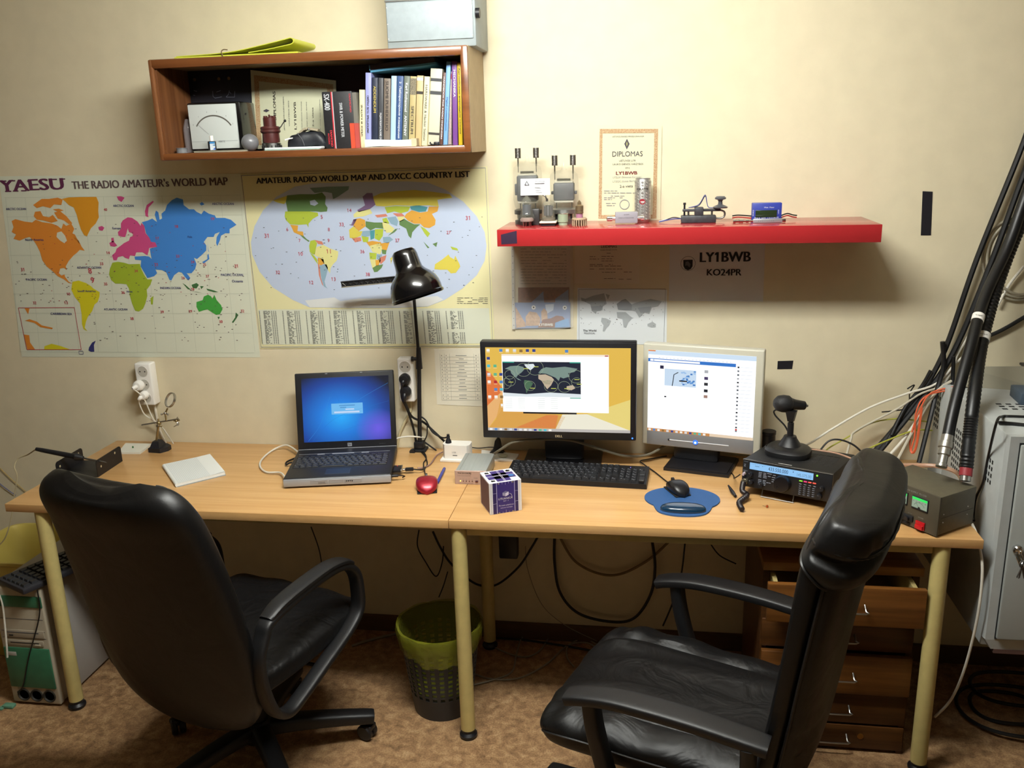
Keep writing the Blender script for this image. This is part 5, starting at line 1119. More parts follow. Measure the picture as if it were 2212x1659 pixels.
# lid: leans back
tl = rad(13); hz = .031; LH = .268
LM = fr((0, LD-.012, hz), (1, 0, 0), (0, math.sin(tl), math.cos(tl)))      # local x right, y up the lid, z toward the user
q = MB(); q.rbox(0, LW, .0, LH, -.012, .0, .004, LBK, 3, LM); q.rbox(.001, LW-.001, 0, .004, -.003, .002, .001, LSI, 1, LM); q.cyl(LM @ Vector((.02, 0, -.006)), LM @ Vector((.09, 0, -.006)), .007, LBK, n=12); q.cyl(LM @ Vector((LW-.09, 0, -.006)), LM @ Vector((LW-.02, 0, -.006)), .007, LBK, n=12)
for x in (.105, .225): q.box(x, x+.008, LH-.005, LH-.003, -.0002, .001, LSI, LM)
q.box(0, 0, 0, 0, 0, 0, LBK, LM) if False else None
q.rbox(.171, .186, .0085, .0205, -.001, .0008, .0005, mat('badge', 'b9bdc6', .3, .5), 1, LM); q.text('hp', LM @ Matrix.Translation((.174, .0105, .001)), INK, w=.009, bold=.01)
q.text('OMNIBOOK', LM @ Matrix.Translation((LW-.06, .012, .0006)), GREYINK, w=.022); q.build('lid', t)
def blend_screen(name, c0, r, ramp, c2=None, r2=None, col2=None, strength=1.0):
    m = bpy.data.materials.new(name); m.use_nodes = True; nt = m.node_tree; b = nt.nodes['Principled BSDF']; tc = nt.nodes.new('ShaderNodeTexCoord')
    def sph(c, rr):
        mp = nt.nodes.new('ShaderNodeMapping'); mp.vector_type = 'TEXTURE'; mp.inputs['Location'].default_value = c; mp.inputs['Scale'].default_value = rr
        g = nt.nodes.new('ShaderNodeTexGradient'); g.gradient_type = 'SPHERICAL'; nt.links.new(tc.outputs['Object'], mp.inputs[0]); nt.links.new(mp.outputs[0], g.inputs[0]); return g
    g = sph(c0, r); cr = nt.nodes.new('ShaderNodeValToRGB'); e = cr.color_ramp.elements
    for i, (p_, c) in enumerate(ramp):
        x = e[i] if i < 2 else e.new(p_)
        x.position = p_; x.color = lin(c)
    nt.links.new(g.outputs['Fac'], cr.inputs['Fac']); out = cr.outputs[0]
    if c2:
        g2 = sph(c2, r2); mx = nt.nodes.new('ShaderNodeMix'); mx.data_type = 'RGBA'; nt.links.new(g2.outputs['Fac'], mx.inputs[0]); nt.links.new(out, mx.inputs[6]); mx.inputs[7].default_value = lin(col2); out = mx.outputs[2]
    b.inputs['Base Color'].default_value = (.01, .01, .012, 1); b.inputs['Roughness'].default_value = .35
    nt.links.new(out, b.inputs['Emission Color']); b.inputs['Emission Strength'].default_value = strength
    return m
ctr = LM @ Vector((LW*.45, LH*.42, 0)); pc = LM @ Vector((LW*.82, LH*.25, 0))
SCRL = blend_screen('laptop_wallpaper', ctr, (.21, .5, .17), [(0, '060d22'), (1, '22a8f8'), (.28, '0f3f96'), (.66, '1678d8')], pc, (.08, .3, .07), '6a5ae0', 1.0)
q = MB(); q.box(.022, LW-.018, .028, LH-.018, -.001, .0006, SCRL, LM); q.build('screen', t)
q = MB(); L_ = lambda u, v, z=.0009: LM @ Vector((.022+(LW-.04)*u, .028+(LH-.046)*v, z)); nz = (LM.to_3x3() @ Vector((0, 0, 1)))
LT = glow('wallpaper_light', '3f9ae6', .9); LT2 = glow('wallpaper_mid', '2a7ad2', .9)
q.poly([L_(*p) for p in ((.6, .6), (.8, .72), (.99, .86), (.99, .62), (.85, .6))], SCRL) if False else None
def arcL(a, b, c, w_, m_): q.strip(smooth([L_(*a), L_(*b), L_(*c)], 8), w_, m_, nz)
arcL((.05, .02), (.2, .28), (.32, .7), .0007, LT); arcL((.32, .7), (.37, .8), (.42, .62), .0006, LT2); arcL((.6, .6), (.8, .75), (.99, .88), .0006, LT); arcL((.1, .02), (.4, .38), (.99, .6), .0005, LT2); arcL((.3, .08), (.6, .22), (.99, .28), .0005, LT2)
WN = glow('dialog_blue', '6fb8ec', 1.0); q.poly([L_(.33, .42), L_(.69, .42), L_(.69, .59), L_(.33, .59)], WN); W2 = glow('dialog_pale', 'c7d8f4', 1.0)
q.poly([L_(.36, .44, .0012), L_(.65, .44, .0012), L_(.65, .465, .0012), L_(.36, .465, .0012)], W2); q.poly([L_(.49, .485, .0012), L_(.59, .485, .0012), L_(.59, .505, .0012), L_(.49, .505, .0012)], W2)
for u0, u1, v in ((.42, .6, .55), (.43, .5, .52)): q.poly([L_(u0, v, .0012), L_(u1, v, .0012), L_(u1, v+.012, .0012), L_(u0, v+.012, .0012)], glow('dialog_text', '4a90d0', .9))
q.build('screen_image', t)
# things plugged into the laptop
lap = t
LWd = lambda x, y, z: (WM[lap.name] @ Vector((x, y, z)))
t = thing('pc_card', LWd(LW+.001, .062, .013), 'small dark card with red light sticking out of the laptop', 'card adapter', rz=la)
q = MB(); q.rbox(0, .026, -.0, .05, 0, .008, .0015, BLACKP); q.rbox(.025, .029, -.001, .051, .0, .009, .001, STEEL, 1); q.build('body', t)
q = MB(); q.ball((.012, .042, .0082), .0016, glow('led_red', 'd02018', 1.5), 8); q.build('light', t)
t = thing('usb_plug', LWd(LW+.0315, .082, .0125), 'black plug of the lead beside the pc card', 'plug', rz=la)
q = MB(); q.rbox(0, .008, -.005, .005, 0, .006, .0008, STEEL, 1); q.rbox(.008, .036, -.007, .007, -.002, .0085, .003, BLACKP); q.build('body', t)
p0 = LWd(LW+.0665, .082, .0155); q = MB()
tt = Vector(WM[t.name].translation); R_ = Matrix.Rotation(-la, 3, 'Z')
q.tube([R_ @ (p-tt) for p in (p0, p0+Vector((.03, .01, -.004)), D(915, 1000, H+.004), D(921, 990, H+.004), D(916, 978, H+.004), D(900, 966, H+.004))], .0022, CABLEB); q.build('cord', t)
t = thing('jack_plug', LWd(LW-.001, .022, .018), 'black jack lead plugged into the laptop\'s front right side', 'plug', rz=la)
q = MB(); q.cyl((0, 0, 0), (.022, 0, 0), .0045, BLACKP, n=12); q.tube([(.02, 0, 0), (.034, .002, -.001), (.042, .008, -.006), (.034, .014, -.012)], .002, CABLEB); q.build('body', t)
hl = LWd(0, .26, .02)
cable([hl+Vector((.002, .015, 0)), D(620, 962, H+.02), D(590, 972, H+.006), D(566, 992, H+.006), D(562, 1008, H+.006), D(576, 1020, H+.006), D(605, 1021, H+.01), LWd(-.004, .05, .02)], .0032, CABLEW, 'network_cable', 'white cable looping from behind the laptop into its left side')
cable([LWd(-.002, .2, .016), LWd(-.018, .2, .014), LWd(-.03, .2, .008), LWd(-.032, .225, .01), LWd(-.012, .27, .006), LWd(.01, .3, .004)], .003, CABLEB, 'power_lead', 'black power lead on the left side of the laptop')
cable([LWd(LW-.02, .3, .03), onY(856, 948, -.06), onY(880, 943, -.05), onY(905, 944, -.04), onY(918, 946, -.012)], .0028, CABLEW, 'network_cable', 'white cable running from behind the laptop toward the lamp foot')
# ------------------------------------------------------------------ red mouse, pen
def mouse(name, c, rz, lab, m, m2, L=.105, W=.06, hh=.036, cord=None):
    t = thing(name, c, lab, 'mouse', rz=rz)
    q = MB(); S = []; n = 14
    for i in range(n+1):
        s = i/n; y = -L/2+L*s; k = max(.02, (1-abs(2*s-1)**2.6)**.5); z = hh*(.55+.45*math.sin(PI*min(1, s*.8+.18)))*max(.25, k)
        S.append((Vector((0, y, z/2+.001)), Vector((W/2*k*(1-.15*s), 0, 0)), Vector((0, 0, z/2))))
    q.loft(S, m, e=2.7, n=28); q.build('shell', t)
    q = MB(); q.rbox(-W*.42, W*.42, -L*.42, L*.42, 0, .004, .002, BLACKM); q.build('base', t)
    q = MB(); q.cyl((-.003, L*.3, hh*.74), (.003, L*.3, hh*.74), .008, m2, n=16); q.build('wheel', t)
    q = MB(); q.strip([(0, L*.36, hh*.78+.0006), (0, L*.44, hh*.62)], .001, BLACKM, (0, 0, 1))
    if cord:
        I = WM[t.name].inverted(); q = MB(); q.tube([(0, L*.47, .012)]+[I @ Vector(p) for p in cord], .0021, CABLEB); q.build('cord', t)
    return t
mouse('computer_mouse', (-.219, -.378, H), .25, 'shiny red computer mouse beside the laptop', mat('metallic_red', '98182a', .38, .4, coat=.2), BLACKP, .112, .074, .04, [D(917, 1015, H+.004), D(923, 1002, H+.004), D(918, 985, H+.004), D(905, 972, H+.004), D(895, 966, H+.004)])
a, b = D(945, 1042, H+.006), D(960, 1012, H+.0055); t = thing('ballpoint_pen', a, 'blue ballpoint pen lying behind the red mouse', 'pen'); d = b-a; F = fr((0, 0, 0), d.cross(Vector((0, 0, 1))), None, d.normalized()); L = .125
q = MB(); q.lathe([(0, 0), (.0045, 0), (.005, .004), (.005, L-.01), (.0045, L), (0, L)], mat('pen_blue', '3a3f92', .35), 16, F); q.build('barrel', t)
q = MB(); q.rbox(-.0016, .0016, .0048, .0068, L*.55, L-.004, .0008, mat('pen_clip', 'b4b8d0', .3), 1, F); q.build('clip', t)
# ------------------------------------------------------------------ white multi socket
o = D(985, 992); t = thing('multi_socket', (-.178, -.108, H), 'white block-shaped multi-socket adapter on a white plate', 'power adapter', rz=-.04)
q = MB(); q.rbox(-.053, .053, -.036, .03, 0, .009, .002, WHITEP); q.build('plate', t)
q = MB(); q.prism([(-.047, -.012), (-.038, -.026), (.04, -.026), (.048, -.014), (.048, .018), (.042, .026), (-.04, .026), (-.047, .016)], .009, .058, WHITEP); q.text('USB', fr((-.012, -.0264, .03), (1, 0, 0), None, (0, -1, 0)), PALEINK, w=.014); q.box(-.01, .006, -.0266, -.0262, .021, .0235, GREYINK)
q.build('block', t)
q = MB(); q.lathe([(0, 0), (.011, 0), (.0095, .008), (.006, .014), (.0045, .03), (0, .03)], BLACKP, 16, Matrix.Translation((-.03, .0, .0585))); q.rbox(-.036, -.024, -.003, .003, .078, .082, .001, BLACKP, 1); q.build('lamp_plug', t)
cable([D(957, 976, H+.01), D(943, 984, H+.004), D(930, 1002, H+.004), D(915, 1010, H+.004), D(902, 1011, H+.006)], .0025, mat('cord_mauve', '8a6c66', .5), 'thin_cable', 'mauve cable running from the white multi-socket toward the laptop')
# ------------------------------------------------------------------ TNC box
t = thing('radio_modem', (-.138, -.333, H), 'flat silver radio modem box with indicator lights', 'modem')
ALU = mat('brushed_aluminium', 'aab0ae', .42, .35, noise=((400, 8, 8), .05)); q = MB(); q.rbox(.002, .1, .002, .165, .002, .045, .002, ALU); q.box(.002, .1, .014, .0145, .045, .0453, GREYINK) if False else None; q.box(.014, .0147, .002, .165, .0449, .0452, DKSTEEL); q.build('case', t)
q = MB(); q.rbox(0, .102, -.002, .003, 0, .046, .001, mat('rose_panel', 'b9a096', .45, .3), 1)
q.text('TNC2H-DK9SJ', fr((.009, -.0024, .034), (1, 0, 0), None, (0, -1, 0)), DI, w=.044, bold=.02); q.text('PACKET RADIO CONTROLLER', fr((.009, -.0024, .028), (1, 0, 0), None, (0, -1, 0)), GREYINK, w=.042)
for i, s_ in enumerate(('PWR', 'STA', 'CON', 'PTT', 'DCD')): q.text(s_, fr((.0155+i*.0095, -.0024, .0165), (1, 0, 0), None, (0, -1, 0)), GREYINK, w=.005)
q.text('POWER', fr((.062, -.0024, .021), (1, 0, 0), None, (0, -1, 0)), GREYINK, w=.012); q.text('SYMEK DATENTECHNIK GMBH STUTTGART', fr((.009, -.0024, .003), (1, 0, 0), None, (0, -1, 0)), GREYINK, w=.05); q.build('front_panel', t)
for i in range(5):
    q = MB(); q.cyl((.018+i*.0095, -.001, .0115), (.018+i*.0095, -.004, .0115), .0018, glow('led_amber', 'ffd75a', 3.0) if i == 0 else mat('led_dark', '6a4a42', .3), n=12); q.build('indicator_light', t)
q = MB(); q.rbox(.066, .075, -.005, -.001, .009, .014, .0006, mat('switch_maroon', '4a1a1e', .4), 1); q.build('power_switch', t)
# ------------------------------------------------------------------ satellite model cube
t = thing('paper_cube', (.016, -.565, H), 'purple and white paper model cube of a small satellite', 'model cube', rz=rad(26.8)); s = .0975
PV = mat('cube_purple', '34286f', .5); PVD = mat('cube_darkpurple', '2a2058', .5); CWH = mat('cube_white', 'e2e0e2', .5); CM = mat('cube_maroon', '4b2f40', .5); LN = mat('cube_line', 'cfcbe0', .5); GO = mat('cube_gold', '9a8a4a', .5)
q = MB(); q.rbox(0, s, 0, s, 0, s, .0008, CWH, 1)
f_ = lambda u0, u1, v0, v1, m_, e_=.0003: q.box(u0*s, u1*s, -e_, .0005, v0*s, v1*s, m_)
f_(.10, .89, .01, .99, PV); f_(.10, .21, .01, .99, PVD, .0005); f_(.79, .89, .01, .99, PVD, .0005)
for u in (.215, .775): f_(u, u+.012, .01, .99, LN, .0007)
for v in (.33, .66): f_(.10, .21, v, v+.006, LN, .0006); f_(.79, .89, v, v+.006, LN, .0006)
f_(.035, .045, .01, .99, PALEINK); f_(.07, .078, .01, .99, PALEINK); f_(.93, .937, .01, .99, PALEINK)
for u in (.3, .4, .5, .6, .7):
    f_(u-.003, u+.003, .93 if u != .5 else .9, .985, LN, .0006); f_(u-.003, u+.003, .01, .05 if u != .5 else .1, LN, .0006)
for u in (.26, .7): f_(u, u+.05, .945, .97, GO, .0006); f_(u, u+.05, .02, .04, GO, .0006)
ft = lambda s_, u0, u1, v, m_, bold=.0: q.text(s_, fr((u0*s, -.0008, v*s), (1, 0, 0), None, (0, -1, 0)), m_, w=(u1-u0)*s, bold=bold)
ft('LITUANICA', .27, .71, .44, CWH, .005); ft('SAT - 1', .42, .58, .37, LN); ft('Pirmasis palydovas', .28, .74, .22, LN); ft('Lietuvos istorijoje', .33, .7, .15, LN)
V = lambda u, v: (u*s, -.001, v*s)
q.poly([V(.4, .66), V(.49, .63), V(.49, .53), V(.4, .57)], mat('cube_logo_mid', '8f8ca6', .5)); q.poly([V(.49, .63), V(.59, .67), V(.59, .57), V(.49, .53)], LN); q.poly([V(.4, .66), V(.5, .71), V(.59, .67), V(.49, .63)], mat('cube_logo_dark', '6c6990', .5)); q.strip(smooth([V(.6, .62), V(.67, .58), V(.7, .48)], 6), .001, LN, (0, -1, 0))
q.box(-.0004, .0003, .006, s-.006, .004, s-.004, CM)
for v in (.2, .36, .52, .68, .84): q.box(-.0007, 0, v*s, v*s+.0008, .004, s-.004, mat('cube_maroon_line', '7c5a68', .5))
g_ = lambda x0, x1, y0, y1, m_, e_=.0003: q.box(x0*s, x1*s, y0*s, y1*s, s-.0005, s+e_, m_)
g_(.3, .97, .08, .94, PV) if False else None
g_(.28, .72, .06, .94, PV); g_(.08, .94, .28, .72, PV)
for u in (.49, .53): g_(u, u+.012, .06, .94, LN, .0006); g_(.08, .94, u, u+.012, LN, .0006)
q.disc((.82*s, .42*s, s+.0008), (0, 0, 1), .105*s, PVD, 24); q.disc((.82*s, .42*s, s+.001), (0, 0, 1), .085*s, mat('cube_sky', '2f6fb4', .4), 24)
for cx2, cy2 in ((.16, .16), (.16, .84), (.84, .84)):
    for i in range(5): rr = random.Random(i+int(cx2*10)*7); g_(cx2-.08+rr.random()*.12, cx2-.05+rr.random()*.12, cy2-.08+rr.random()*.12, cy2-.05+rr.random()*.12, INK, .0007)
q.build('cube', t)
# ------------------------------------------------------------------ wide monitor
MX0, MX1, MZ0, MZ1, MY = -.0705, .4285, .846, 1.1705, -.185
t = thing('wide_monitor', ((MX0+MX1)/2, -.12, H), 'wide black monitor showing a yellow desktop with a satellite map', 'monitor')
q = MB(); bz = .0165
q.rbox(MX0, MX1, MY, MY+.04, MZ0, MZ1, .004, BLACKP, 2); q.rbox(MX0+.05, MX1-.05, MY+.035, MY+.07, MZ0+.03, MZ1-.04, .012, BLACKP, 2); q.build('housing', t, True)
SX0, SX1, SZ0, SZ1 = MX0+.0175, MX1-.0185, MZ0+.0265, MZ1-.0185
q = MB(); q.box(SX0, SX1, MY-.0006, MY+.001, SZ0, SZ1, glow('desktop_yellow', 'e2b84c', 1.0)); sy = MY-.0008
def sp(u, v, k=0): return Vector((SX0+(SX1-SX0)*u, sy-.0002*k, SZ0+(SZ1-SZ0)*(1-v)))
def sr(u0, u1, v0, v1, m, k=1): q.poly([sp(u0, v1, k), sp(u1, v1, k), sp(u1, v0, k), sp(u0, v0, k)], m)
def spl(pts, m, k=1): q.poly([sp(a, b, k) for a, b in pts][::-1], m)
SG = lambda n, c, s=1.0: glow('screen_'+n, c, s)
spl([(0, .27), (.03, .3), (.12, .5), (0, .7)], SG('orange', 'de7438')); spl([(.0, .7), (.12, .5), (.1, .75), (.0, .98)], SG('paleorange', 'e6b070')); spl([(0, .98), (.06, .86), (.1, .6), (.55, .82), (.5, .98)], SG('amber', 'd8a04a')); spl([(.2, .96), (.42, .8), (.5, .8), (.48, .96)], SG('rust', 'd8794a')); spl([(.48, .97), (.53, .79), (.7, .78), (1, .97)], SG('cream', 'ece8d4')); spl([(.7, .78), (1, .97), (1, .6)], SG('gold', 'e6d27a'))
WHT = SG('white', 'fbfcf8', 1.15); sr(.113, .852, .078, .765, WHT, 2); sr(.113, .852, .078, .1, SG('titlebar', 'f4e6d2'), 3); sr(.825, .848, .085, .098, SG('close', 'b04a4a'), 4)
SEAS = SG('ocean', '131d33', .8); sr(.118, .66, .165, .55, SEAS, 4); sr(.118, .2, .165, .178, SG('teal', '2aa08a'), 5); sr(.585, .66, .165, .178, SG('teal', '2aa08a'), 5); sr(.585, .66, .585, .595, SG('teal', '2aa08a'), 5)
LGRN = SG('land', '4a6f52', .9); LTAN = SG('desert', 'cbb89e', .9); ICE = SG('ice', 'dde6ea', 1.0); GRY = SG('tundra', '7f968c', .9)
mu = lambda pts: [(.118+.542*(a/100), .165+.385*(b/100)) for a, b in pts]
for pts, m_ in (([(3,22),(10,14),(20,12),(27,16),(28,24),(24,34),(20,40),(17,50),(20,52),(24,58),(20,56),(15,46),(11,36),(10,26)], GRY), ([(28,8),(40,6),(42,14),(36,26),(31,18)], ICE), ([(28,56),(34,58),(39,66),(36,78),(32,88),(30,98),(29,80),(27,66)], LGRN), ([(46,40),(55,38),(63,46),(66,54),(62,72),(57,84),(53,70),(50,58),(46,52)], LTAN), ([(50,58),(58,56),(64,58),(60,70),(54,68)], LGRN), ([(46,34),(50,22),(56,16),(64,18),(80,14),(96,20),(92,30),(84,34),(86,44),(78,50),(74,46),(72,58),(68,48),(62,42),(56,36)], GRY), ([(82,74),(90,70),(93,80),(88,86),(82,84)], LTAN), ([(0,100),(0,96),(30,100),(60,94),(100,98),(100,108),(0,108)], ICE)): spl(mu(pts), m_, 5)
CIR = SG('footprint', 'aebe9a', .9)
for cx2, cy2, r_ in ((9,40,.042),(9,60,.048),(27,25,.062),(35,74,.045),(62,74,.058),(79,76,.052),(94,44,.06),(95,62,.045),(3,68,.05),(42,18,.07)):
    a, b = mu([(cx2, cy2)])[0]; P = [sp(a+r_*.82*math.cos(2*PI*i/28), b+r_*1.25*math.sin(2*PI*i/28), 6) for i in range(29)]
    P = [p for p in P if SX0+(SX1-SX0)*.118 <= p.x <= SX0+(SX1-SX0)*.66 and SZ0+(SZ1-SZ0)*.45 <= p.z <= SZ0+(SZ1-SZ0)*.835]
    if len(P) > 3: q.strip(P, .0008, CIR, (0, -1, 0))
for cx2, cy2 in ((27,20),(40,14),(7,62),(35,80),(62,80),(79,80),(92,52),(95,66)): a, b = mu([(cx2, cy2)])[0]; sr(a, a+.035, b, b+.008, SG('tag', 'c3cc5a'), 7)
sr(.255, .63, .765, .785, SG('blackbar', '14161a', .5), 5)
for i in range(6): dash = [.13, .22, .36, .45]; [sr(u, u+.05, .6+i*.023, .604+i*.023, SG('rowtext', 'c9d4d2'), 5) for u in dash]
ICN = [SG('icon%d' % i, c) for i, c in enumerate(('f4f2ea', '2a3f8e', '4ac0d0', '59b48a', 'b0202c', '4a86c8', 'd9dde2', '8a6a3c'))]
for u, v, k in ((.02,.035,0),(.11,.035,5),(.155,.035,0),(.205,.035,6),(.25,.04,7),(.295,.035,1),(.34,.035,1),(.565,.04,5),(.02,.13,1),(.02,.22,2),(.065,.22,3),(.02,.32,6),(.065,.32,3),(.02,.41,0),(.065,.41,4),(.065,.5,5),(.02,.59,0),(.065,.59,0),(.105,.32,1),(.105,.41,5),(.105,.5,2),(.105,.59,7),(.108,.69,0)):
    sr(u-.011, u+.011, v-.018, v+.014, ICN[k], 3); sr(u-.012, u+.012, v+.022, v+.026, SG('icontext', 'f2e6c8'), 3)
sr(0, 1, .965, 1, SG('taskbar', 'b9b4b0'), 3)
for i, k in enumerate((0,5,0,7,6,1,6,0,6,1,3,2,0)): sr(.012+i*.035, .032+i*.035, .972, .995, ICN[k], 4)
q.build('screen', t, True)
q = MB(); q.text('DELL', fr((.168, MY-.0006, MZ0+.0075), (1, 0, 0), None, (0, -1, 0)), mat('logo_tan', 'b9a888', .4), w=.024, bold=.03); q.build('logo', t, True)
q = MB(); q.cyl((MX1-.0115, MY+.001, MZ0+.009), (MX1-.0115, MY-.0015, MZ0+.009), .0024, glow('power_blue', '2f6cff', 4), n=14); q.build('power_light', t, True)
q = MB(); q.rbox(.125, .255, -.125, -.085, H+.012, MZ0+.1, .012, BLACKP); q.build('stand_neck', t, True)
q = MB(); q.rbox(.055, .315, -.155, -.02, H, H+.014, .006, GLOSSB, 3); q.build('stand_base', t, True)
# ------------------------------------------------------------------ second monitor (turned)
A = Vector((onY(1388, 850, -.08).x, -.08, 0)); B = Vector((onY(1647, 870, -.175).x, -.175, 0)); W2 = (B-A).length; a2 = math.atan2(B.y-A.y, B.x-A.x)
t = thing('silver_monitor', (A.x, A.y, H), 'silver-framed squarish monitor showing a white web page', 'monitor', rz=a2)
IV = mat('ivory_bezel', 'c6c3b2', .4); Z0, Z1 = .0605, .4055
q = MB(); q.rbox(0, W2, 0, .035, Z0, Z1, .006, IV, 3); q.rbox(.06, W2-.06, .03, .055, Z0+.05, Z1-.05, .012, IV, 2); q.build('housing', t)
q = MB(); q.rbox(.0165, W2-.0215, -.001, .004, Z0+.003, Z0+.05, .001, mat('silver_strip', '8e8f92', .4, .3)); q.build('control_strip', t)
q = MB(); q.box(.018, W2-.024, -.0008, .001, Z0+.05, Z1-.021, glow('page_white', 'fbfdff', 1.15)); X0_, X1_, Y0_, Y1_ = .018, W2-.024, Z0+.05, Z1-.021
def mr(u0, u1, v0, v1, m, k=1): y = -.0008-.0002*k; q.poly([(X0_+(X1_-X0_)*u0, y, Y1_-(Y1_-Y0_)*v1), (X0_+(X1_-X0_)*u1, y, Y1_-(Y1_-Y0_)*v1), (X0_+(X1_-X0_)*u1, y, Y1_-(Y1_-Y0_)*v0), (X0_+(X1_-X0_)*u0, y, Y1_-(Y1_-Y0_)*v0)], m)
mr(0, 1, 0, .055, SG('chrome_blue', 'cfe2f4')); mr(0, .07, 0, .015, SG('orange2', 'e08a52'), 2); mr(0, .82, .1, .14, SG('bannerblue', '2f74c8')); mr(.055, .49, .109, .131, WHT, 2); mr(.02, .05, .108, .132, WHT, 2)
for i in range(20): mr(.1+i*.035, .115+i*.035, .085, .09, SG('rowtext2', '9fb2c2'), 2)
mr(.115, .15, .18, .22, SG('avatar', '2c2a52', .7)); mr(.16, .46, .215, .42, SG('photo', 'c8dcf0')); 
import random as _r
for i in range(30):
    rr = _r.Random(i); u, v = .3+rr.random()*.14, .22+rr.random()*.17; mr(u, u+.02, v, v+.018, SG('photoblue%d' % (i % 3), ('5d93d0', '9cc0e8', '3a78c0')[i % 3]), 2)
DKS = SG('darkthing', '1d222b', .4); q.strip([(X0_+(X1_-X0_)*a, -.0016, Y1_-(Y1_-Y0_)*b) for a, b in ((.235, .42), (.25, .28), (.29, .25))], .0026, DKS, (0, -1, 0)); mr(.3, .375, .345, .36, DKS, 3)
for v in (.2, .28, .35, .43, .5): mr(.535, .57, v, v+.035, SG('thumb%d' % int(v*100), ('222831', 'c9a090', 'd9dde2', '5a4a7c', '30343a')[int(v*12) % 5], .6), 2)
for i in range(18): mr(.835, .852, .13+i*.045, .148+i*.045, SG('thumbs%d' % (i % 4), ('2a2f38', '8a8f98', '4a5560', 'c9ccd0')[i % 4], .6), 2); mr(.865, .97, .135+i*.045, .139+i*.045, SG('rowtext3', 'd3dbe4'), 2)
mr(.835, .852, .875, .895, SG('redicon', 'd0463c'), 3)
mr(.16, .18, .55, .565, DKS, 2); mr(0, 1, .965, 1, SG('taskorange', 'c98a4e'), 2)
for i, k in enumerate((0,5,0,7,6,1,6,0,6,1,3,2,0)): mr(.01+i*.044, .034+i*.044, .972, .996, ICN[k], 3)
mr(.6, 1, .966, .999, SG('taskpale', 'e6d0b4'), 3)
q.build('screen', t)
q = MB(); q.rbox(.09, .285, -.0025, -.0005, Z0+.023, Z0+.0265, .0008, mat('slider_white', 'd9dade', .3), 1); q.ball((.09, -.002, Z0+.026), .0032, BLACKP, 10); q.build('slider_trim', t)
q = MB(); q.lathe([(0, .004), (.0045, .004), (.0045, .003), (.0075, .003), (.0085, 0)], glow('button_blue', '2a6cf0', 1.6), 24, fr((.178, -.001, Z0+.0248), (1, 0, 0), None, (0, -1, 0))); q.disc((.178, -.0054, Z0+.0248), (0, -1, 0), .004, glow('button_core', 'bfe0ff', 2), 16); q.build('power_button', t)
q = MB(); q.rbox(.1, .25, .02, .06, .012, Z0+.12, .012, BLACKP); q.build('stand_neck', t)
P = [D(1433, 1016), D(1574, 1033), D(1596, 996), D(1462, 980)]; o = WM[t.name].inverted(); q = MB(); P = [o @ p for p in P]; c = sum(P, Vector())/4
lo = [(p.x, p.y) for p in P]; q.prism(lo, 0, .01, BLACKP); hi = [((p.x-c.x)*.93+c.x, (p.y-c.y)*.93+c.y) for p in P]; q.prism(hi, .01, .014, BLACKP); q.build('stand_base', t)
# ------------------------------------------------------------------ keyboard
ka = math.atan2(-.029, .448)
t = thing('keyboard', (.014, -.303, H), 'full-size black keyboard in front of the wide monitor', 'keyboard', rz=ka)
KW, KD = .4515, .139
q = MB(); q.add([(0, 0, 0), (KW, 0, 0), (KW, KD, 0), (0, KD, 0), (.0015, .0015, .016), (KW-.0015, .0015, .016), (KW-.0015, KD-.002, .024), (.0015, KD-.002, .024)], [(0, 3, 2, 1), (4, 5, 6, 7), (0, 1, 5, 4), (1, 2, 6, 5), (2, 3, 7, 6), (3, 0, 4, 7)], mat('keyboard_body', '141417', .45)); q.build('body', t)
u = .01905; kz = lambda y: .0158+.0078*y/KD
def krow(x, y, ws, hgt=.0165):
    for w_ in ws:
        if w_ > 0: keycap(t, x+w_*u/2, y, kz(y), w_*u*.9, hgt, .0072)
        x += abs(w_)*u
yb = [.017+i*.0188 for i in range(5)]; kx = .011
nk = 0
krow(kx, .121, [1, -1, 1, 1, 1, 1, -.5, 1, 1, 1, 1, -.5, 1, 1, 1, 1, -.2, 1, 1, 1], .0125)
krow(kx, yb[4], [1]*13+[2, -.2, 1, 1, 1, -.2, 1, 1, 1, 1]); krow(kx, yb[3], [1.5]+[1]*12+[1.5, -.2, 1, 1, 1, -.2, 1, 1, 1]); krow(kx, yb[2], [1.75]+[1]*11+[2.25, -3.4, 1, 1, 1]); krow(kx, yb[1], [2.25]+[1]*10+[2.75, -1.2, 1, -1.2, 1, 1, 1]); krow(kx, yb[0], [1.25, 1.25, 1.25, 6.25, 1.25, 1.25, 1.25, 1.25, -.2, 1, 1, 1, -.2, 2, 1])
q = MB(); q.rbox(KW-.026, KW-.009, yb[2]-.009, yb[3]+.009, .021, .0295, .001, KEYM, 1); q.rbox(KW-.026, KW-.009, yb[0]-.009, yb[1]+.009, .018, .0265, .001, KEYM, 1); q.build('tall_key', t)
for i in range(3): q = MB(); q.ball((KW-.06+i*.016, .122, .0235), .0012, glow('led_violet', '8a7aff', 2) if i == 0 else mat('led_off', '3a3a44', .3), 8); q.build('indicator_light', t)
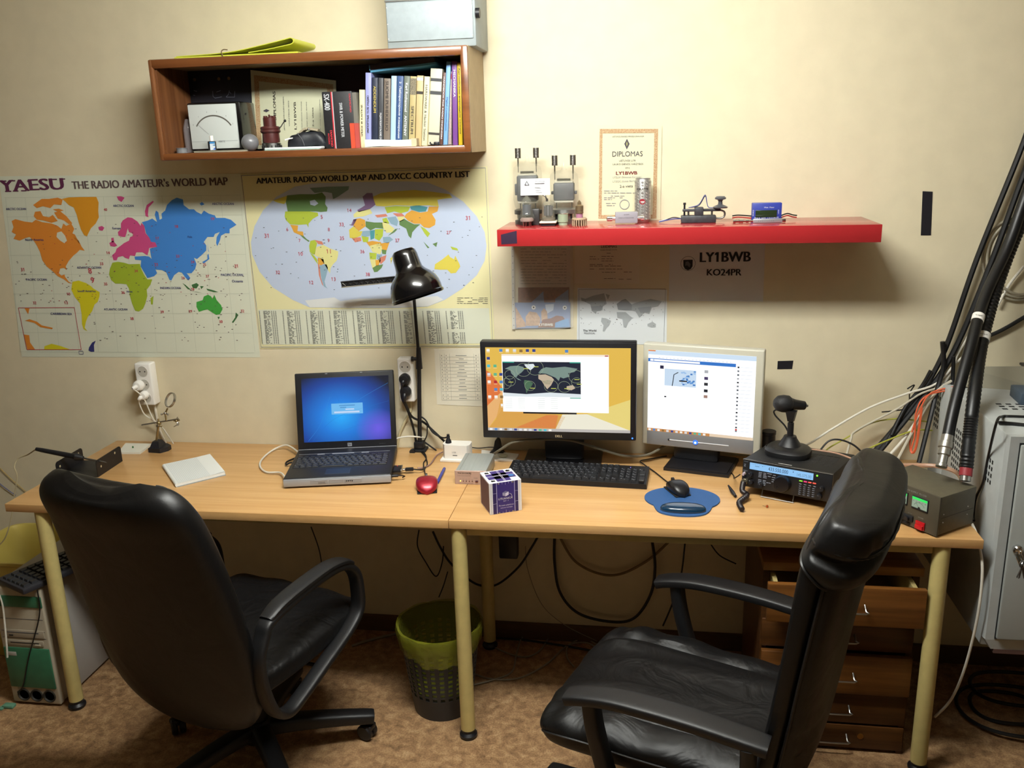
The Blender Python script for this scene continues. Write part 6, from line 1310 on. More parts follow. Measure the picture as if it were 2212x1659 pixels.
# ------------------------------------------------------------------ mouse pad + mouse
o = D(1475, 1085); t = thing('mouse_pad', (.569, -.425, H), 'round blue mouse pad with gel wrist rest', 'mouse pad')
PADB = mat('pad_blue', '2b5488', .7, noise=(300, .06)); q = MB(); P = []
for i in range(60):
    a = 2*PI*i/60; x, y = .111*math.cos(a), .088*math.sin(a)+.025
    P.append((x, y))
q.prism(P, 0, .004, PADB)
W_ = [(-.085, -.03), (-.075, -.07), (-.06, -.09), (-.03, -.103), (0, -.106), (.03, -.103), (.058, -.09), (.075, -.065), (.085, -.03)]; q.prism([(p.x, p.y) for p in smooth([(a, b, 0) for a, b in W_], 5)], 0, .0041, PADB); q.build('pad', t)
q = MB(); q.loft([(Vector((0, -.063, z)), Vector((.066*k, 0, 0)), Vector((0, .029*k, 0))) for z, k in ((.004, 1), (.01, .99), (.015, .93), (.0185, .8), (.0205, .55), (.021, .2))], mat('gel_blue', '10324c', .12, coat=.6), e=2.2, n=40); q.build('wrist_rest', t)
mouse('computer_mouse', (.556, -.352, H+.0042), .42, 'black computer mouse on the blue mouse pad', mat('mouse_black', '141417', .38), BLACKP, .105, .06, .036, [D(1440, 1040, H+.004), D(1415, 1020, H+.004), D(1392, 1004, H+.01), D(1383, 996, H+.006), D(1400, 992, H+.005), D(1440, 985, H+.004)])
# white plate, round disc, papers left of the monitor foot
t = thing('white_card', D(1072, 990), 'white plastic card lying behind the modem box', 'card'); o = D(1072, 990); q = MB(); q.prism([((p-o).x, (p-o).y) for p in (D(1040, 996), D(1112, 997), D(1121, 984), D(1040, 975))], 0, .006, WHITEP); q.box(.0, .03, -.02, -.019, .006, .0062, GREYINK); q.build('card', t)
o = D(1087, 986, H+.0062); t = thing('round_disc', o, 'cream round disc lying on the white card', 'disc'); q = MB(); q.lathe([(0, 0), (.0145, 0), (.015, .003), (.0135, .006), (0, .0062)], mat('disc_cream', 'c9c6b0', .5), 32); q.build('disc', t)
cable([D(1060, 985, H+.012), onY(1080, 972, -.16), onY(1110, 955, -.17), onY(1160, 950, -.165), onY(1230, 951, -.16), onY(1290, 968, -.15), onY(1350, 985, -.13), onY(1400, 982, -.1), onY(1440, 960, -.06)], .0045, mat('cable_olive', '6c6656', .5), 'signal_cable', 'thick grey cable passing behind the wide monitor stand')
cable([onY(1000, 962, -.012), onY(1030, 968, -.014), onY(1060, 966, -.014), onY(1090, 968, -.014)], .0018, CABLEB, 'thin_wire', 'thin black wire along the wall behind the wide monitor')
t = thing('clip_stand', (-.052, -.045, H), 'small black clip stand under the left corner of the wide monitor', 'clip'); q = MB(); q.prism([(-.03, 0), (.03, 0), (.018, .014), (.012, .05), (.004, .06), (-.004, .05), (-.01, .02)], -.012, .012, BLACKP, fr((0, 0, 0), (1, 0, 0), (0, 0, 1))); q.build('body', t)
# ------------------------------------------------------------------ transceiver
ra = rad(-25.2); RT = Matrix.Translation((.747, -.341, .768)) @ Matrix.Rotation(ra, 4, 'Z') @ Matrix.Rotation(rad(-5.2), 4, 'X')
t = thing('radio_transceiver', None, 'black radio transceiver with bright blue frequency display', 'radio', M=RT)
RW, RH, RD = .262, .082, .262
q = MB(); q.rbox(.001, RW-.001, .006, RD, 0, RH, .003, mat('radio_case', '111113', .6, bump=(300, .15, .0003)), 2); 
for i in range(4):
    for k in range(9): q.rbox(.15+i*.022, .168+i*.022, .08+k*.014, .086+k*.014, RH-.0005, RH+.0006, .0004, BLACKM, 1)
q.build('case', t)
q = MB(); FR = fr((0, 0, 0), (1, 0, 0), None, (0, -1, 0)); q.rbox(0, RW, -.004, .007, -.001, RH+.001, .002, mat('radio_front', '16171b', .42), 2)
q.rbox(.0, RW, -.0055, -.003, RH-.001, RH+.0008, .0006, DKSTEEL, 1); q.rbox(.1, .14, .012, .016, RH, RH+.0015, .0005, mat('silver_badge', 'b9b6b0', .3, .5), 1) 
LW_ = mat('radio_legend', '8f96a6', .7)
q.text('POWER', fr((.005, -.0044, .075), (1, 0, 0), None, (0, -1, 0)), LW_, w=.011); q.text('PHONES', fr((.003, -.0044, .047), (1, 0, 0), None, (0, -1, 0)), LW_, w=.013)
q.box(.0045, .0095, -.0045, -.004, .066, .0675, LW_); q.box(.0045, .0095, -.0045, -.004, .061, .0625, LW_)
for i in range(9):
    for k in range(2):
        rr = random.Random(i*7+k)
        q.box(.05+k*.014, .058+k*.014+rr.random()*.003, -.0044, -.004, .049-i*.0045, .0508-i*.0045, LW_) if i != 4 else None
for u_, v_, w_ in ((.075,.05,.014),(.078,.042,.008),(.093,.048,.008),(.09,.041,.01),(.09,.034,.01),(.09,.028,.009),(.075,.022,.006),(.082,.022,.006),(.1,.012,.006),(.112,.013,.006)): q.box(u_, u_+w_, -.0044, -.004, v_, v_+.0018, LW_)
for i in range(4): q.box(.17+i*.0135, .177+i*.0135, -.0044, -.004, .037, .0385, LW_)
q.build('front_panel', t)
q = MB(); LCD = glow('lcd_blue', '8fc4f2', 1.0); q.box(.022, .208, -.0052, -.004, .0555, .0755, LCD)
LD_ = mat('lcd_digit', '1d2b4a', .7); q.text('433.550.000', fr((.078, -.0056, .0605), (1, .02, 0), None, (0, -1, 0)), LD_, w=.058, h=.011); q.text('145.575.00', fr((.162, -.0056, .0595), (1, 0, 0), None, (0, -1, 0)), mat('lcd_faint', '5f88b4', .7), w=.041, h=.009)
q.box(.038, .051, -.0056, -.0053, .0665, .0675, LD_); q.box(.06, .0615, -.0056, -.0053, .069, .0705, LD_); q.box(.15, .152, -.0056, -.0053, .068, .071, LD_)
for i in range(8): q.box(.027+i*.0055, .03+i*.0055, -.0056, -.0053, .0715, .0723, mat('lcd_faint', '5f88b4', .7))
q.build('display', t)
def knob(x, z, r, d, lab=None, nm='knob'):
    q = MB(); q.lathe([(0, 0), (r, 0), (r*.97, d*.7), (r*.85, d), (r*.3, d), (0, d*.96)], BLACKP, 30, fr((x, -.004, z), (1, 0, 0), None, (0, -1, 0))); q.strip([(x-r*.1, -.0046-d, z+r*.3), (x-r*.3, -.0046-d, z+r*.75)], .0008, LW_, (0, -1, 0)); q.build(nm, t)
q = MB(); F2 = fr((.123, -.004, .03), (1, 0, 0), None, (0, -1, 0)); q.lathe([(0, .001), (.0255, .001), (.0255, .004), (.024, .006), (.023, .016), (.0215, .018), (.012, .0185), (0, .0185)], mat('dial_black', '101015', .3), 48, F2)
q.lathe([(.0035, .0188), (.0055, .0205), (.0035, .0205)], BLACKP, 16, F2 @ Matrix.Translation((-.009, -.008, 0)), closed=True); q.build('tuning_dial', t)
for x, z, r, d in ((.027, .04, .0075, .012), (.03, .018, .008, .012), (.06, .013, .008, .012), (.235, .036, .008, .012), (.23, .012, .0085, .012)): knob(x, z, r, d)
for i, c in enumerate(('7ac82a', 'e8306a', 'f04a3c', 'f0503c')):
    q = MB(); q.rbox(.1695+i*.0128, .1795+i*.0128, -.0062, -.004, .0455, .049, .0012, glow('key_lit%d' % i, c, 1.6), 1); q.build('lit_button', t)
for i in range(4):
    for k in range(5):
        q = MB(); q.rbox(.1695+i*.0128, .178+i*.0128, -.0058, -.004, .0055+k*.006, .0085+k*.006, .0006, mat('radio_button', '3a3d46', .5), 1); q.box(.171+i*.0128, .175+i*.0128, -.006, -.0058, .0065+k*.006, .0075+k*.006, LW_); q.build('button', t)
q = MB(); q.ball((.2185, -.0045, .071), .0026, glow('led_green', '6ae02a', 3), 10); q.build('indicator_light', t)
for z, r in ((.041, .0055), ): q = MB(); q.lathe([(.002, 0), (r, 0), (r, .004), (.003, .005)], STEEL, 20, fr((.0085, -.004, z), (1, 0, 0), None, (0, -1, 0))); q.build('jack', t)
q = MB(); q.tube([(.062, .012, 0), (.062, .004, -.022), (.066, .003, -.0245), (.15, .003, -.0245), (.154, .004, -.022), (.154, .012, 0)], .0016, STEEL, 8, 3)
for x in (.02, RW-.02): q.lathe([(0, -.008), (.007, -.008), (.008, 0)], BLACKP, 14, Matrix.Translation((x, RD-.03, 0)))
q.build('tilt_stand', t)
# coiled mic lead with connector
t2 = t; G = lambda x, y, z: RT @ Vector((x, y, z))
p = G(.012, -.004, .016); t = thing('microphone_connector', p, 'metal microphone connector with thick coiled black lead at the radio front', 'connector')
q = MB(); dd = (RT.to_3x3() @ Vector((0, -1, 0))); F = fr((0, 0, 0), dd.orthogonal(), None, dd); q.lathe([(0, 0), (.0095, 0), (.0095, .012), (.0085, .013), (.0085, .018), (0, .018)], mat('worn_metal', '8d8673', .35, .8), 22, F); q.build('collar', t)
q = MB(); b0 = dd*.018; pts = [b0, b0+Vector((-.004, -.016, -.02)), Vector(D(1613, 1070, H+.018))-p, Vector(D(1597, 1085, H+.011))-p, Vector(D(1603, 1100, H+.011))-p]
sm = smooth(pts, 30); N = len(sm); rs = [.0085*(1-.2*i/N)+(.0014*math.sin(i*1.25) if i > N*.42 else 0) for i in range(N)]
q.tube(sm, rs, mat('lead_brownblack', '1f1719', .45), 14, 1); q.build('coiled_lead', t)
t = thing('jack_plug', D(1583, 1064, H+.006), 'small dark plug lying beside the coiled microphone lead', 'plug'); o = D(1583, 1064, H+.006); q = MB(); e_ = D(1573, 1048, H+.02)-o; q.tube([D(1589, 1072, H+.006)-o, Vector((0, 0, 0)), e_*.6, e_], [.004, .0062, .004, .002], BLACKP, 12); q.build('body', t)
cable([G(.0, -.02, .038), G(-.02, -.012, .02), D(1585, 1028, H+.006), D(1575, 1015, H+.004), D(1560, 1000, H+.006), D(1552, 985, H+.02)], .0018, CABLEB, 'audio_cable', 'thin black lead from the radio jack to under the silver monitor')
t = thing('audio_jack', G(.0085, -.0085, .041), 'tiny pale jack in the radio headphone socket', 'plug', rz=ra); q = MB(); q.cyl((0, .002, 0), (0, -.012, -.001), .0038, mat('plug_pale', 'b9a8b4', .4), n=12); q.build('body', t)
# desk microphone on the radio
mb = RT @ Vector((.095, .125, RH+.0006)); t = thing('desk_microphone', mb, 'black desk microphone standing on the radio', 'microphone', rz=rad(-25))
MB_ = mat('mic_black', '151517', .45, bump=(250, .1, .0004)); q = MB(); q.loft([(Vector((0, -.0, z)), Vector((.067*k, 0, 0)), Vector((0, .062*k, 0))) for z, k in ((.002, .96), (.012, 1), (.02, .98), (.027, .86), (.03, .6))], MB_, e=2.8, n=40)
q.build('base', t)
q = MB(); q.loft([(Vector((.0, .012, z)), Vector((r, 0, 0)), Vector((0, r, 0))) for z, r in ((.026, .036), (.036, .03), (.05, .021), (.058, .018), (.06, .012))], MB_, e=2.2, n=28); q.rbox(-.03, .012, -.05, -.02, .022, .029, .006, BLACKP); q.build('base_cone', t)
q = MB(); q.cyl((0, .012, .058), (0, .012, .1), .0095, BLACKP, n=18); q.cyl((0, .012, .1), (0, .012, .105), .006, BLACKM, n=14); q.build('post', t)
I = WM[t.name].inverted(); mh = I @ onY(1682, 871, -.245); mt = I @ onY(1737, 876, -.215); d = (mh-mt).normalized(); F = fr(mt, d.orthogonal(), None, d); L = (mh-mt).length+.012
q = MB(); q.add([(-.0085, .004, .105), (.0085, .004, .105), (.0085, .02, .105), (-.0085, .02, .105), (-.015, .0, .138), (.015, .0, .138), (.015, .024, .138), (-.015, .024, .138)], [(0, 3, 2, 1), (4, 5, 6, 7), (0, 1, 5, 4), (1, 2, 6, 5), (2, 3, 7, 6), (3, 0, 4, 7)], MB_); q.build('holder', t)
q = MB(); q.lathe([(0, -.004), (.009, -.004), (.0135, 0), (.016, .03), (.0185, .04), (.02, .046), (0, .046)], MB_, 28, F); q.cyl(F @ Vector((0, 0, -.012)), F @ Vector((0, 0, 0)), .004, STEEL, n=12); q.build('handle', t)
q = MB(); q.lathe([(.0, .044), (.018, .044), (.0262, .056), (.0268, .072), (.0235, .088), (.014, .098), (0, .101)], mat('mic_grille', '1c1c1e', .5, bump=(900, .8, .001)), 30, F); q.build('grille', t)
q = MB(); q.tube([F @ Vector((0, 0, .02))+Vector((0, 0, -.01)), Vector((-.045, .012, .135)), Vector((-.05, .012, .118)), Vector((-.02, .012, .09)), Vector((-.008, .012, .072))], .0026, CABLEB); q.build('cord', t)
q = MB(); pts = []; a0 = I @ (RT @ Vector((.03, .135, RH+.008))); a1 = Vector((-.066, -.012, .016))
for i in range(110):
    s = i/109; c = a0*(1-s)+a1*s+Vector((0, 0, .004*math.sin(s*PI))); an = s*2*PI*9; pts.append(c+Vector((0, .0058*math.cos(an), .0058*math.sin(an))))
q.tube(pts, .0019, CABLEB, 6, 1); q.build('coiled_cord', t)
pc = D(1671, 965); t = thing('black_canister', (.86, -.05, H), 'black cylindrical canister behind the silver monitor and radio', 'canister'); zt = onY(1671, 931, -.05).z-H
q = MB(); q.lathe([(0, 0), (.021, 0), (.021, zt-.012), (.0225, zt-.01), (.0225, zt), (0, zt)], BLACKP, 28); q.build('body', t)
# component on desk
p = D(1657, 1097); t = thing('capacitor', p, 'tiny orange component with wire legs on the desk before the radio', 'component'); q = MB(); q.ball((0, 0, .0045), .0045, mat('orange_epoxy', 'a3481c', .35), 12, (.8, .5, 1)); q.build('body', t); q = MB(); q.tube([(-.001, 0, .006), (-.006, .006, .003), (-.011, .012, .001)], .0006, DKSTEEL, 5); q.build('wire_leg', t); q = MB(); q.tube([(0, .001, .007), (-.001, .01, .004), (0, .015, .001)], .0006, DKSTEEL, 5); q.build('wire_leg', t)
# ------------------------------------------------------------------ power supply
pa = math.atan2(-.793, .609); t = thing('power_supply', (1.102, -.452, H), 'grey brown bench power supply with two green-lit meters', 'power supply', rz=pa)
PS = mat('psu_case', '55503f', .5, noise=(60, .08)); PW, PD, PH = .2, .151, .115
q = MB(); q.rbox(0, PW, .004, PD, .006, PH, .003, PS, 2); q.box(PW-.0003, PW+.0004, .01, PD-.006, PH*.46, PH*.465, BLACKM)
for y in (.02, .12): q.ball((PW+.0003, y, PH*.55), .002, STEEL, 8); q.ball((PW+.0003, y, PH*.35), .002, STEEL, 8)
for y in (.03, PD-.03):
    for x in (.02, PW-.02): q.cyl((x, y, 0), (x, y, .007), .008, BLACKM, n=12)
q.build('case', t)
q = MB(); q.rbox(-.001, PW+.001, -.001, .005, .004, PH+.001, .0015, mat('psu_front', '4a4437', .45)); q.text('REGULATED POWER SUPPLY  PS-1220', fr((.05, -.0014, PH-.012), (1, 0, 0), None, (0, -1, 0)), PALEINK, w=.11)
for x in (.08, .11): q.text('DC OUT', fr((x, -.0014, .04), (1, 0, 0), None, (0, -1, 0)), PALEINK, w=.012)
q.text('POWER', fr((.142, -.0014, .038), (1, 0, 0), None, (0, -1, 0)), PALEINK, w=.016); q.build('front_panel', t)
for x0 in (.056, .119):
    q = MB(); q.rbox(x0, x0+.05, -.004, .0, PH-.055, PH-.018, .001, BLACKM, 1); q.box(x0+.002, x0+.048, -.0046, -.004, PH-.05, PH-.021, glow('meter_face', 'b9d0b4', .55)); q.box(x0+.002, x0+.048, -.0048, -.0046, PH-.0275, PH-.0205, glow('meter_green', '2fd45a', 1.2))
    q.strip([(x0+.025+.018*math.cos(a), -.005, PH-.053+.02*math.sin(a)) for a in [rad(150-12*i) for i in range(11)]], .0007, INK, (0, -1, 0)); q.strip([(x0+.025, -.005, PH-.05), (x0+.014, -.005, PH-.034)], .0006, INK, (0, -1, 0)); q.disc((x0+.025, -.005, PH-.049), (0, -1, 0), .004, INK, 14)
    for i in range(5): q.text(str(i*5), fr((x0+.007+i*.009, -.005, PH-.033), (1, 0, 0), None, (0, -1, 0)), INK, h=.003, align='C')
    q.build('meter', t)
q = MB(); q.rbox(.06, .128, -.006, 0, .018, .036, .002, BLACKM)
q.build('terminal_block', t)
for x in (.074, .094, .114): q = MB(); q.cyl((x, -.005, .027), (x, -.014, .027), .006, BLACKP, n=14); q.build('terminal', t)
q = MB(); q.rbox(.085, .12, -.003, 0, .006, .014, .001, BLACKM, 1); q.build('plate', t)
q = MB(); q.rbox(.138, .165, -.006, -.001, .008, .03, .001, mat('rocker_red', 'b3121c', .3)); q.rbox(.14, .163, -.011, -.005, .009, .021, .001, mat('rocker_red', 'b3121c', .3)); q.build('power_switch', t)
# ------------------------------------------------------------------ grey cabinet on the right and what stands on it
CX0, CX1, CY0, CZ0, CZ1 = 1.376, 1.96, -.6, .412, 1.024
CG = mat('cabinet_grey', 'acb0ae', .42, noise=(25, .04)); CGD = mat('cabinet_door_grey', '9ca09c', .45)
t = thing('metal_cabinet', (CX0, 0, CZ0), 'light grey metal wall cabinet with keys in its door at the right edge', 'cabinet')
q = MB(); q.rbox(CX0, CX1, -.13, -.001, CZ0+.01, CZ1-.01, .004, CG); q.rbox(CX0, CX1, CY0+.02, -.132, CZ0, CZ1, .006, CG); q.prism([(CX0, CY0+.02), (CX0+.004, CY0), (CX1-.004, CY0), (CX1, CY0+.02)], CZ0+.03, CZ1, CG)
q.add([(CX0, CY0+.02, CZ0+.03), (CX0+.004, CY0, CZ0+.03), (CX1, CY0, CZ0+.03), (CX1, CY0+.02, CZ0+.03), (CX0+.02, CY0+.02, CZ0), (CX0+.022, CY0+.004, CZ0), (CX1, CY0+.004, CZ0), (CX1, CY0+.02, CZ0)], [(0, 1, 5, 4), (1, 2, 6, 5), (4, 5, 6, 7), (3, 2, 1, 0)], CG)
q.build('body', t, True)
HOLE = mat('hole_black', '101112', .8)
def perf(y0, n, z0, k):
    q = MB()
    for i in range(n):
        for j in range(k): q.box(CX0-.0006, CX0+.001, y0+i*.016, y0+i*.016+.008, z0+j*.019, z0+j*.019+.011, HOLE)
    return q
for m_ in (perf(-.06, 3, .865, 6), perf(-.30, 6, .80, 7), perf(-.52, 3, .86, 4)): m_.build('vent_slots', t, True)
q = MB()
for i in range(7):
    for j in range(3): q.box(CX0+.07+i*.026, CX0+.084+i*.026, -.36+j*.024, -.35+j*.024, CZ1-.0005, CZ1+.0006, HOLE)
o_ = q.build('vent_slots', t, True)
q = MB(); q.rbox(CX0+.028, CX1-.03, CY0-.012, CY0, CZ0+.038, CZ1-.02, .004, CGD); q.box(CX0+.026, CX1-.028, CY0-.002, CY0-.001, CZ0+.034, CZ1-.016, HOLE); d_ = q.build('door', t, True)
lk = onY(2197, 1186, CY0-.013); q = MB(); q.lathe([(0, 0), (.013, 0), (.0125, .008), (.009, .012), (0, .013)], CHROME, 24, fr(lk, (1, 0, 0), None, (0, -1, 0))); q.build('lock', d_, True)
q = MB(); q.box(CX0+.03, CX1-.04, CY0+.002, -.02, CZ0-.012, CZ0, mat('cabinet_underside', '5a4038', .7)); q.build('underside_batten', t, True)
t = thing('key_ring', lk+Vector((0, -.014, 0)), 'bunch of steel keys hanging from the cabinet lock', 'keys')
q = MB(); q.rbox(-.002, .002, -.012, 0, -.006, .006, .001, CHROME, 1); q.lathe([(.008, -.001), (.0095, 0), (.008, .001)], STEEL, 20, fr((.0, -.02, -.008), (0, 1, 0), None, (1, 0, .2)), closed=True); q.build('key', t)
for i, an in enumerate((-.25, .1, .3)):
    q = MB(); M = Matrix.Translation((0.004*i, -.022, -.016)) @ Matrix.Rotation(an, 4, 'Y') @ Matrix.Rotation(.5+i*.4, 4, 'Z')
    q.lathe([(.003, -.0011), (.0105, -.0011), (.0105, .0011), (.003, .0011)], STEEL, 20, M @ fr((0, 0, -.01), (1, 0, 0), None, (0, 1, 0)), closed=True); q.rbox(-.004, .004, -.001, .001, -.05, -.019, .0005, DKSTEEL, 1, M); q.build('key', t)
t = thing('door_lever', onY(2206, 1216, CY0-.014), 'chrome lever below the lock on the cabinet door', 'lever'); q = MB(); q.sweep([(-.012, -.002, .018), (-.004, -.006, .0), (.006, -.006, -.016)], (1, 0, 0), .01, .004, CHROME); q.build('lever', t)
# things on the cabinet
q1 = onZ(2118, 862, CZ1)
t = thing('switch_box', (1.56, -.27, CZ1), 'dark blue slotted network box on the grey cabinet', 'box', rz=-.08)
BLU = mat('slate_blue', '3c4a58', .5); q = MB(); q.rbox(-.05, .16, -.05, .05, 0, .034, .003, BLU); 
for i in range(16): q.box(-.035+i*.009, -.031+i*.009, -.0506, -.049, .009, .027, BLACKM)
q.build('case', t)
t = thing('papers', (1.50, -.13, CZ1), 'grey folded paper leaning behind the network box on the cabinet', 'papers', rz=-.1)
q = MB(); GP = mat('grey_card', '8f8a78', .8); q.add([(-.09, .0, 0), (.16, -.04, 0), (.16, .05, .0), (-.09, .05, 0), (-.09, .01, .06), (.1, .02, .065), (.17, .0, .03)], [(0, 1, 6, 5, 4), (3, 4, 5, 2), (2, 5, 6, 1), (0, 4, 3), (0, 3, 2, 1)], GP); q.build('sheet', t)
t = thing('modem', (1.66, -.12, CZ1), 'pale router box at the back of the cabinet top', 'router'); q = MB(); q.rbox(-.06, .16, -.06, .08, 0, .05, .008, mat('router_grey', 'a9a6a0', .4)); q.rbox(-.06, .16, -.062, .08, .05, .058, .003, BLACKP); q.build('case', t)
cable([onZ(2212, 900, CZ1+.004), onZ(2180, 899, CZ1+.004), onZ(2165, 900, CZ1+.006), onY(2153, 912, CY0-.004), onX(2135, 985, CX0-.004), onX(2124, 1040, CX0-.005), onX(2108, 1075, CX0-.006), onX(2103, 1110, CX0-.008), onX(2104, 1125, CX0-.012)], .0035, CABLEB, 'black_cable', 'black cable hanging over the left side of the grey cabinet')
cable([onZ(2212, 918, CZ1+.004), onZ(2185, 915, CZ1+.005), onZ(2158, 913, CZ1+.007)], [.0045, .0045, .006, .008][-1]*.6, CABLEB, 'black_cable', 'short black cable with plug lying on the cabinet top')
# ------------------------------------------------------------------ conduits and cables on the right
def hose(pts, r, lab, ribbed=True, tag_at=None, tag_t=''):
    t = thing('conduit', pts[-1], lab, 'conduit'); P = [Vector(p)-Vector(pts[-1]) for p in pts]; sm = smooth(P, 60); L = sum((sm[i+1]-sm[i]).length for i in range(len(sm)-1))
    n = int(L/.0045); 
    rs = [r*(1+.07*math.sin(i*PI*.5*1.0)) if ribbed else r for i in range(n)]
    q = MB(); step = max(1, len(sm)//n); 
    acc = [sm[0]]; d = 0
    for i in range(len(sm)-1):
        d += (sm[i+1]-sm[i]).length
        if d >= .0035: acc.append(sm[i+1]); d = 0
    rs = [(r*(1.06 if i % 2 else .95) if ribbed else r) for i in range(len(acc))]
    q.tube(acc, rs, mat('conduit_black', '0e0f11', .42), 16, 1); q.build('hose', t)
    if tag_at is not None:
        i = int(tag_at*len(acc)); a = acc[i]; b = acc[i+3]; d = (b-a).normalized(); q = MB(); q.cyl(a, a+d*.022, r*1.1, WHITEP, n=20)
        vv = (CAMP-Vector(pts[-1])-a).normalized(); side = d.cross(vv).normalized(); nn = side.cross(d); 
        if nn.dot(vv) < 0: nn = -nn
        xx = side if side.dot(CR) > 0 else -side
        q.text(tag_t, fr(a+d*.015+nn*(r*1.14)-xx*r*.6, xx, None, nn), INK, w=r*1.2) 
        q.build('label_band', t)
    return t, P
h1, P1 = hose([onY(2290, 250, -.06), onY(2225, 400, -.07), onY(2178, 530, -.11), onY(2128, 640, -.2), onY(2096, 750, -.32), onY(2063, 871, -.42), onY(2047, 945, -.47)], .0155, 'smooth black conduit ending in a silver connector above the power supply', False, .62, '70 MHZ')
q = MB(); e = P1[-1]; d = (P1[-1]-P1[-2]).normalized(); F = fr(e, d.orthogonal(), None, d)
q.lathe([(0, -.005), (.0165, -.005), (.0165, .012), (.019, .014), (.019, .03), (.016, .033), (.016, .05), (.012, .053), (.012, .075), (.0145, .077), (.0145, .085), (0, .086)], mat('dull_nickel', 'a3a097', .35, .8), 28, F); q.build('end_connector', h1)
h2, P2 = hose([onY(2300, 280, -.05), onY(2240, 410, -.06), onY(2188, 525, -.09), onY(2147, 640, -.17), onY(2119, 750, -.28), onY(2102, 871, -.42), onY(2087, 1014, -.5)], .0172, 'ribbed black conduit with red band reaching down to the power supply', True, .6, '432MHZ')
q = MB(); e = P2[-1]; d = (P2[-1]-P2[-2]).normalized(); F = fr(e, d.orthogonal(), None, d); q.cyl(e-d*.004, e+d*.018, .0165, mat('red_tape', '8f2a30', .5), n=24); q.build('red_band', h2)
q = MB(); q.cyl(e+d*.018, e+d*.032, .014, STEEL, n=22); q.build('end_connector', h2)
def coax(pts, r, lab, m=CABLEB, name='coax_cable'): return cable(pts, r, m, name, lab)
coax([onY(2260, 150, -.03), onY(2212, 305, -.03), onY(2110, 560, -.03), onY(2035, 770, -.035), onY(1960, 890, -.05), onY(1880, 985, -.08)], .0085, 'leftmost black coax cable slanting from the upper right to the desk')
coax([onY(2270, 230, -.028), onY(2212, 375, -.028), onY(2140, 570, -.03), onY(2060, 760, -.035), onY(1985, 870, -.05), onY(1900, 975, -.09)], .009, 'second black coax cable slanting beside the leftmost one')
coax([onY(2216, 683, -.012), onY(2160, 715, -.012), onY(2100, 740, -.014)], .0062, 'short black cable on the wall behind the conduits')
coax([onY(2036, 738, -.05), onY(2038, 790, -.05), onY(2025, 840, -.06), onY(2005, 920, -.1), onY(1985, 1000, -.14)], .0075, 'black rod-like cable standing upright beside the conduits')
coax([onY(2060, 770, -.06), onY(2058, 820, -.06), onY(2054, 880, -.08)], .006, 'short upright black cable end between the conduits')
coax([onY(2142, 797, -.06), onY(2120, 825, -.07), onY(2100, 850, -.08)], .0055, 'slanted black cable end right of the ribbed conduit')
coax([onY(2128, 818, -.09), onY(2150, 810, -.06), onY(2172, 840, -.05)], .0024, 'thin black lead draped behind the ribbed conduit', CABLEB, 'thin_wire')
for k, (y0, xx) in enumerate(((790, 0), (812, -12))):
    coax([onY(2010+xx, y0+10, -.05), onY(1990+xx, y0+45, -.05), onY(1955+xx, y0+90, -.06), onY(1925+xx, y0+150, -.09)], .005, ('black cable running under the coax bundle, upper', 'black cable running under the coax bundle, lower')[k])
# coil of grey cable on the wall
t = thing('cable_coil', onY(2190, 590, -.02), 'coil of pale grey cable hanging on the wall behind the conduits', 'cable coil')
q = MB(); o = onY(2190, 590, -.02)
for k in range(3):
    c_ = [onY(2196+k*5+(74-k*5)*math.cos(a), 560+(88-k*6)*math.sin(a), -.01-.006*k)-o for a in [rad(18*i) for i in range(20)]]
    q.tube(c_, .004, mat('cable_palegrey', 'a29a86', .5), 8, 3, closed=True)
q.build('coil', t)
WH = ('grey_cable', CABLEW)
cable([onY(2155, 660, -.02), onY(2180, 615, -.015), onY(2212, 575, -.015)], .0042, CABLEW, 'white_cable', 'white cable rising to the upper right behind the conduits')
cable([onY(2110, 700, -.03), onY(2070, 760, -.03), onY(2050, 810, -.035), onY(2000, 880, -.06), onY(1955, 945, -.1), onY(1920, 985, -.13)], .005, CABLEW, 'white_cable', 'white cable running down with the coax bundle')
cable([onY(2090, 760, -.04), onY(2060, 790, -.04), onY(2020, 830, -.05), onY(1960, 850, -.06), onY(1880, 880, -.07), onY(1800, 925, -.09), onY(1750, 957, -.12), onZ(1730, 961, .862)], .0036, CABLEW, 'white_cable', 'long pale cable arching from the bundle to the microphone base')
cable([onY(2040, 835, -.05), onY(1990, 850, -.055), onY(1935, 885, -.06), onY(1850, 930, -.06), onY(1838, 950, -.08), onY(1828, 985, -.12)], .0035, mat('cable_offwhite', 'bdb6a4', .5), 'white_cable', 'off-white cable branching down behind the radio')
cable([onY(2060, 820, -.06), onY(2020, 850, -.07), onY(1975, 925, -.1), onY(1935, 1000, -.16), onZ(1925, 1010, H+.006)], .0048, mat('cable_offwhite', 'bdb6a4', .5), 'white_cable', 'thick off-white cable falling to the desk behind the chair headrest')
OC = mat('orange_fibre', 'd2603a', .45); GY = mat('green_yellow', 'a3a43c', .5)
for k in range(2):
    cable([onY(2062-k*14, 835+k*8, -.09), onY(2010-k*10, 850+k*6, -.09), onY(1985-k*6, 890, -.1), onY(1968+k*8, 940, -.11), onY(1966+k*3, 970, -.12), onY(1972+k*2, 978, -.13), onY(1980+k*2, 955, -.13), onY(1990+k*2, 880, -.12)], .0026, OC, 'orange_cable', ('left strand of orange cable looping before the cabinet', 'right strand of orange cable looping before the cabinet')[k])
cable([onY(2012, 912, -.06), onY(1970, 907, -.05), onY(1930, 905, -.05), onY(1880, 915, -.05), onY(1830, 945, -.06), onY(1790, 968, -.08), onZ(1775, 985, H+.09)], .0024, GY, 'earth_cable', 'upper green-yellow wire arching behind the radio')
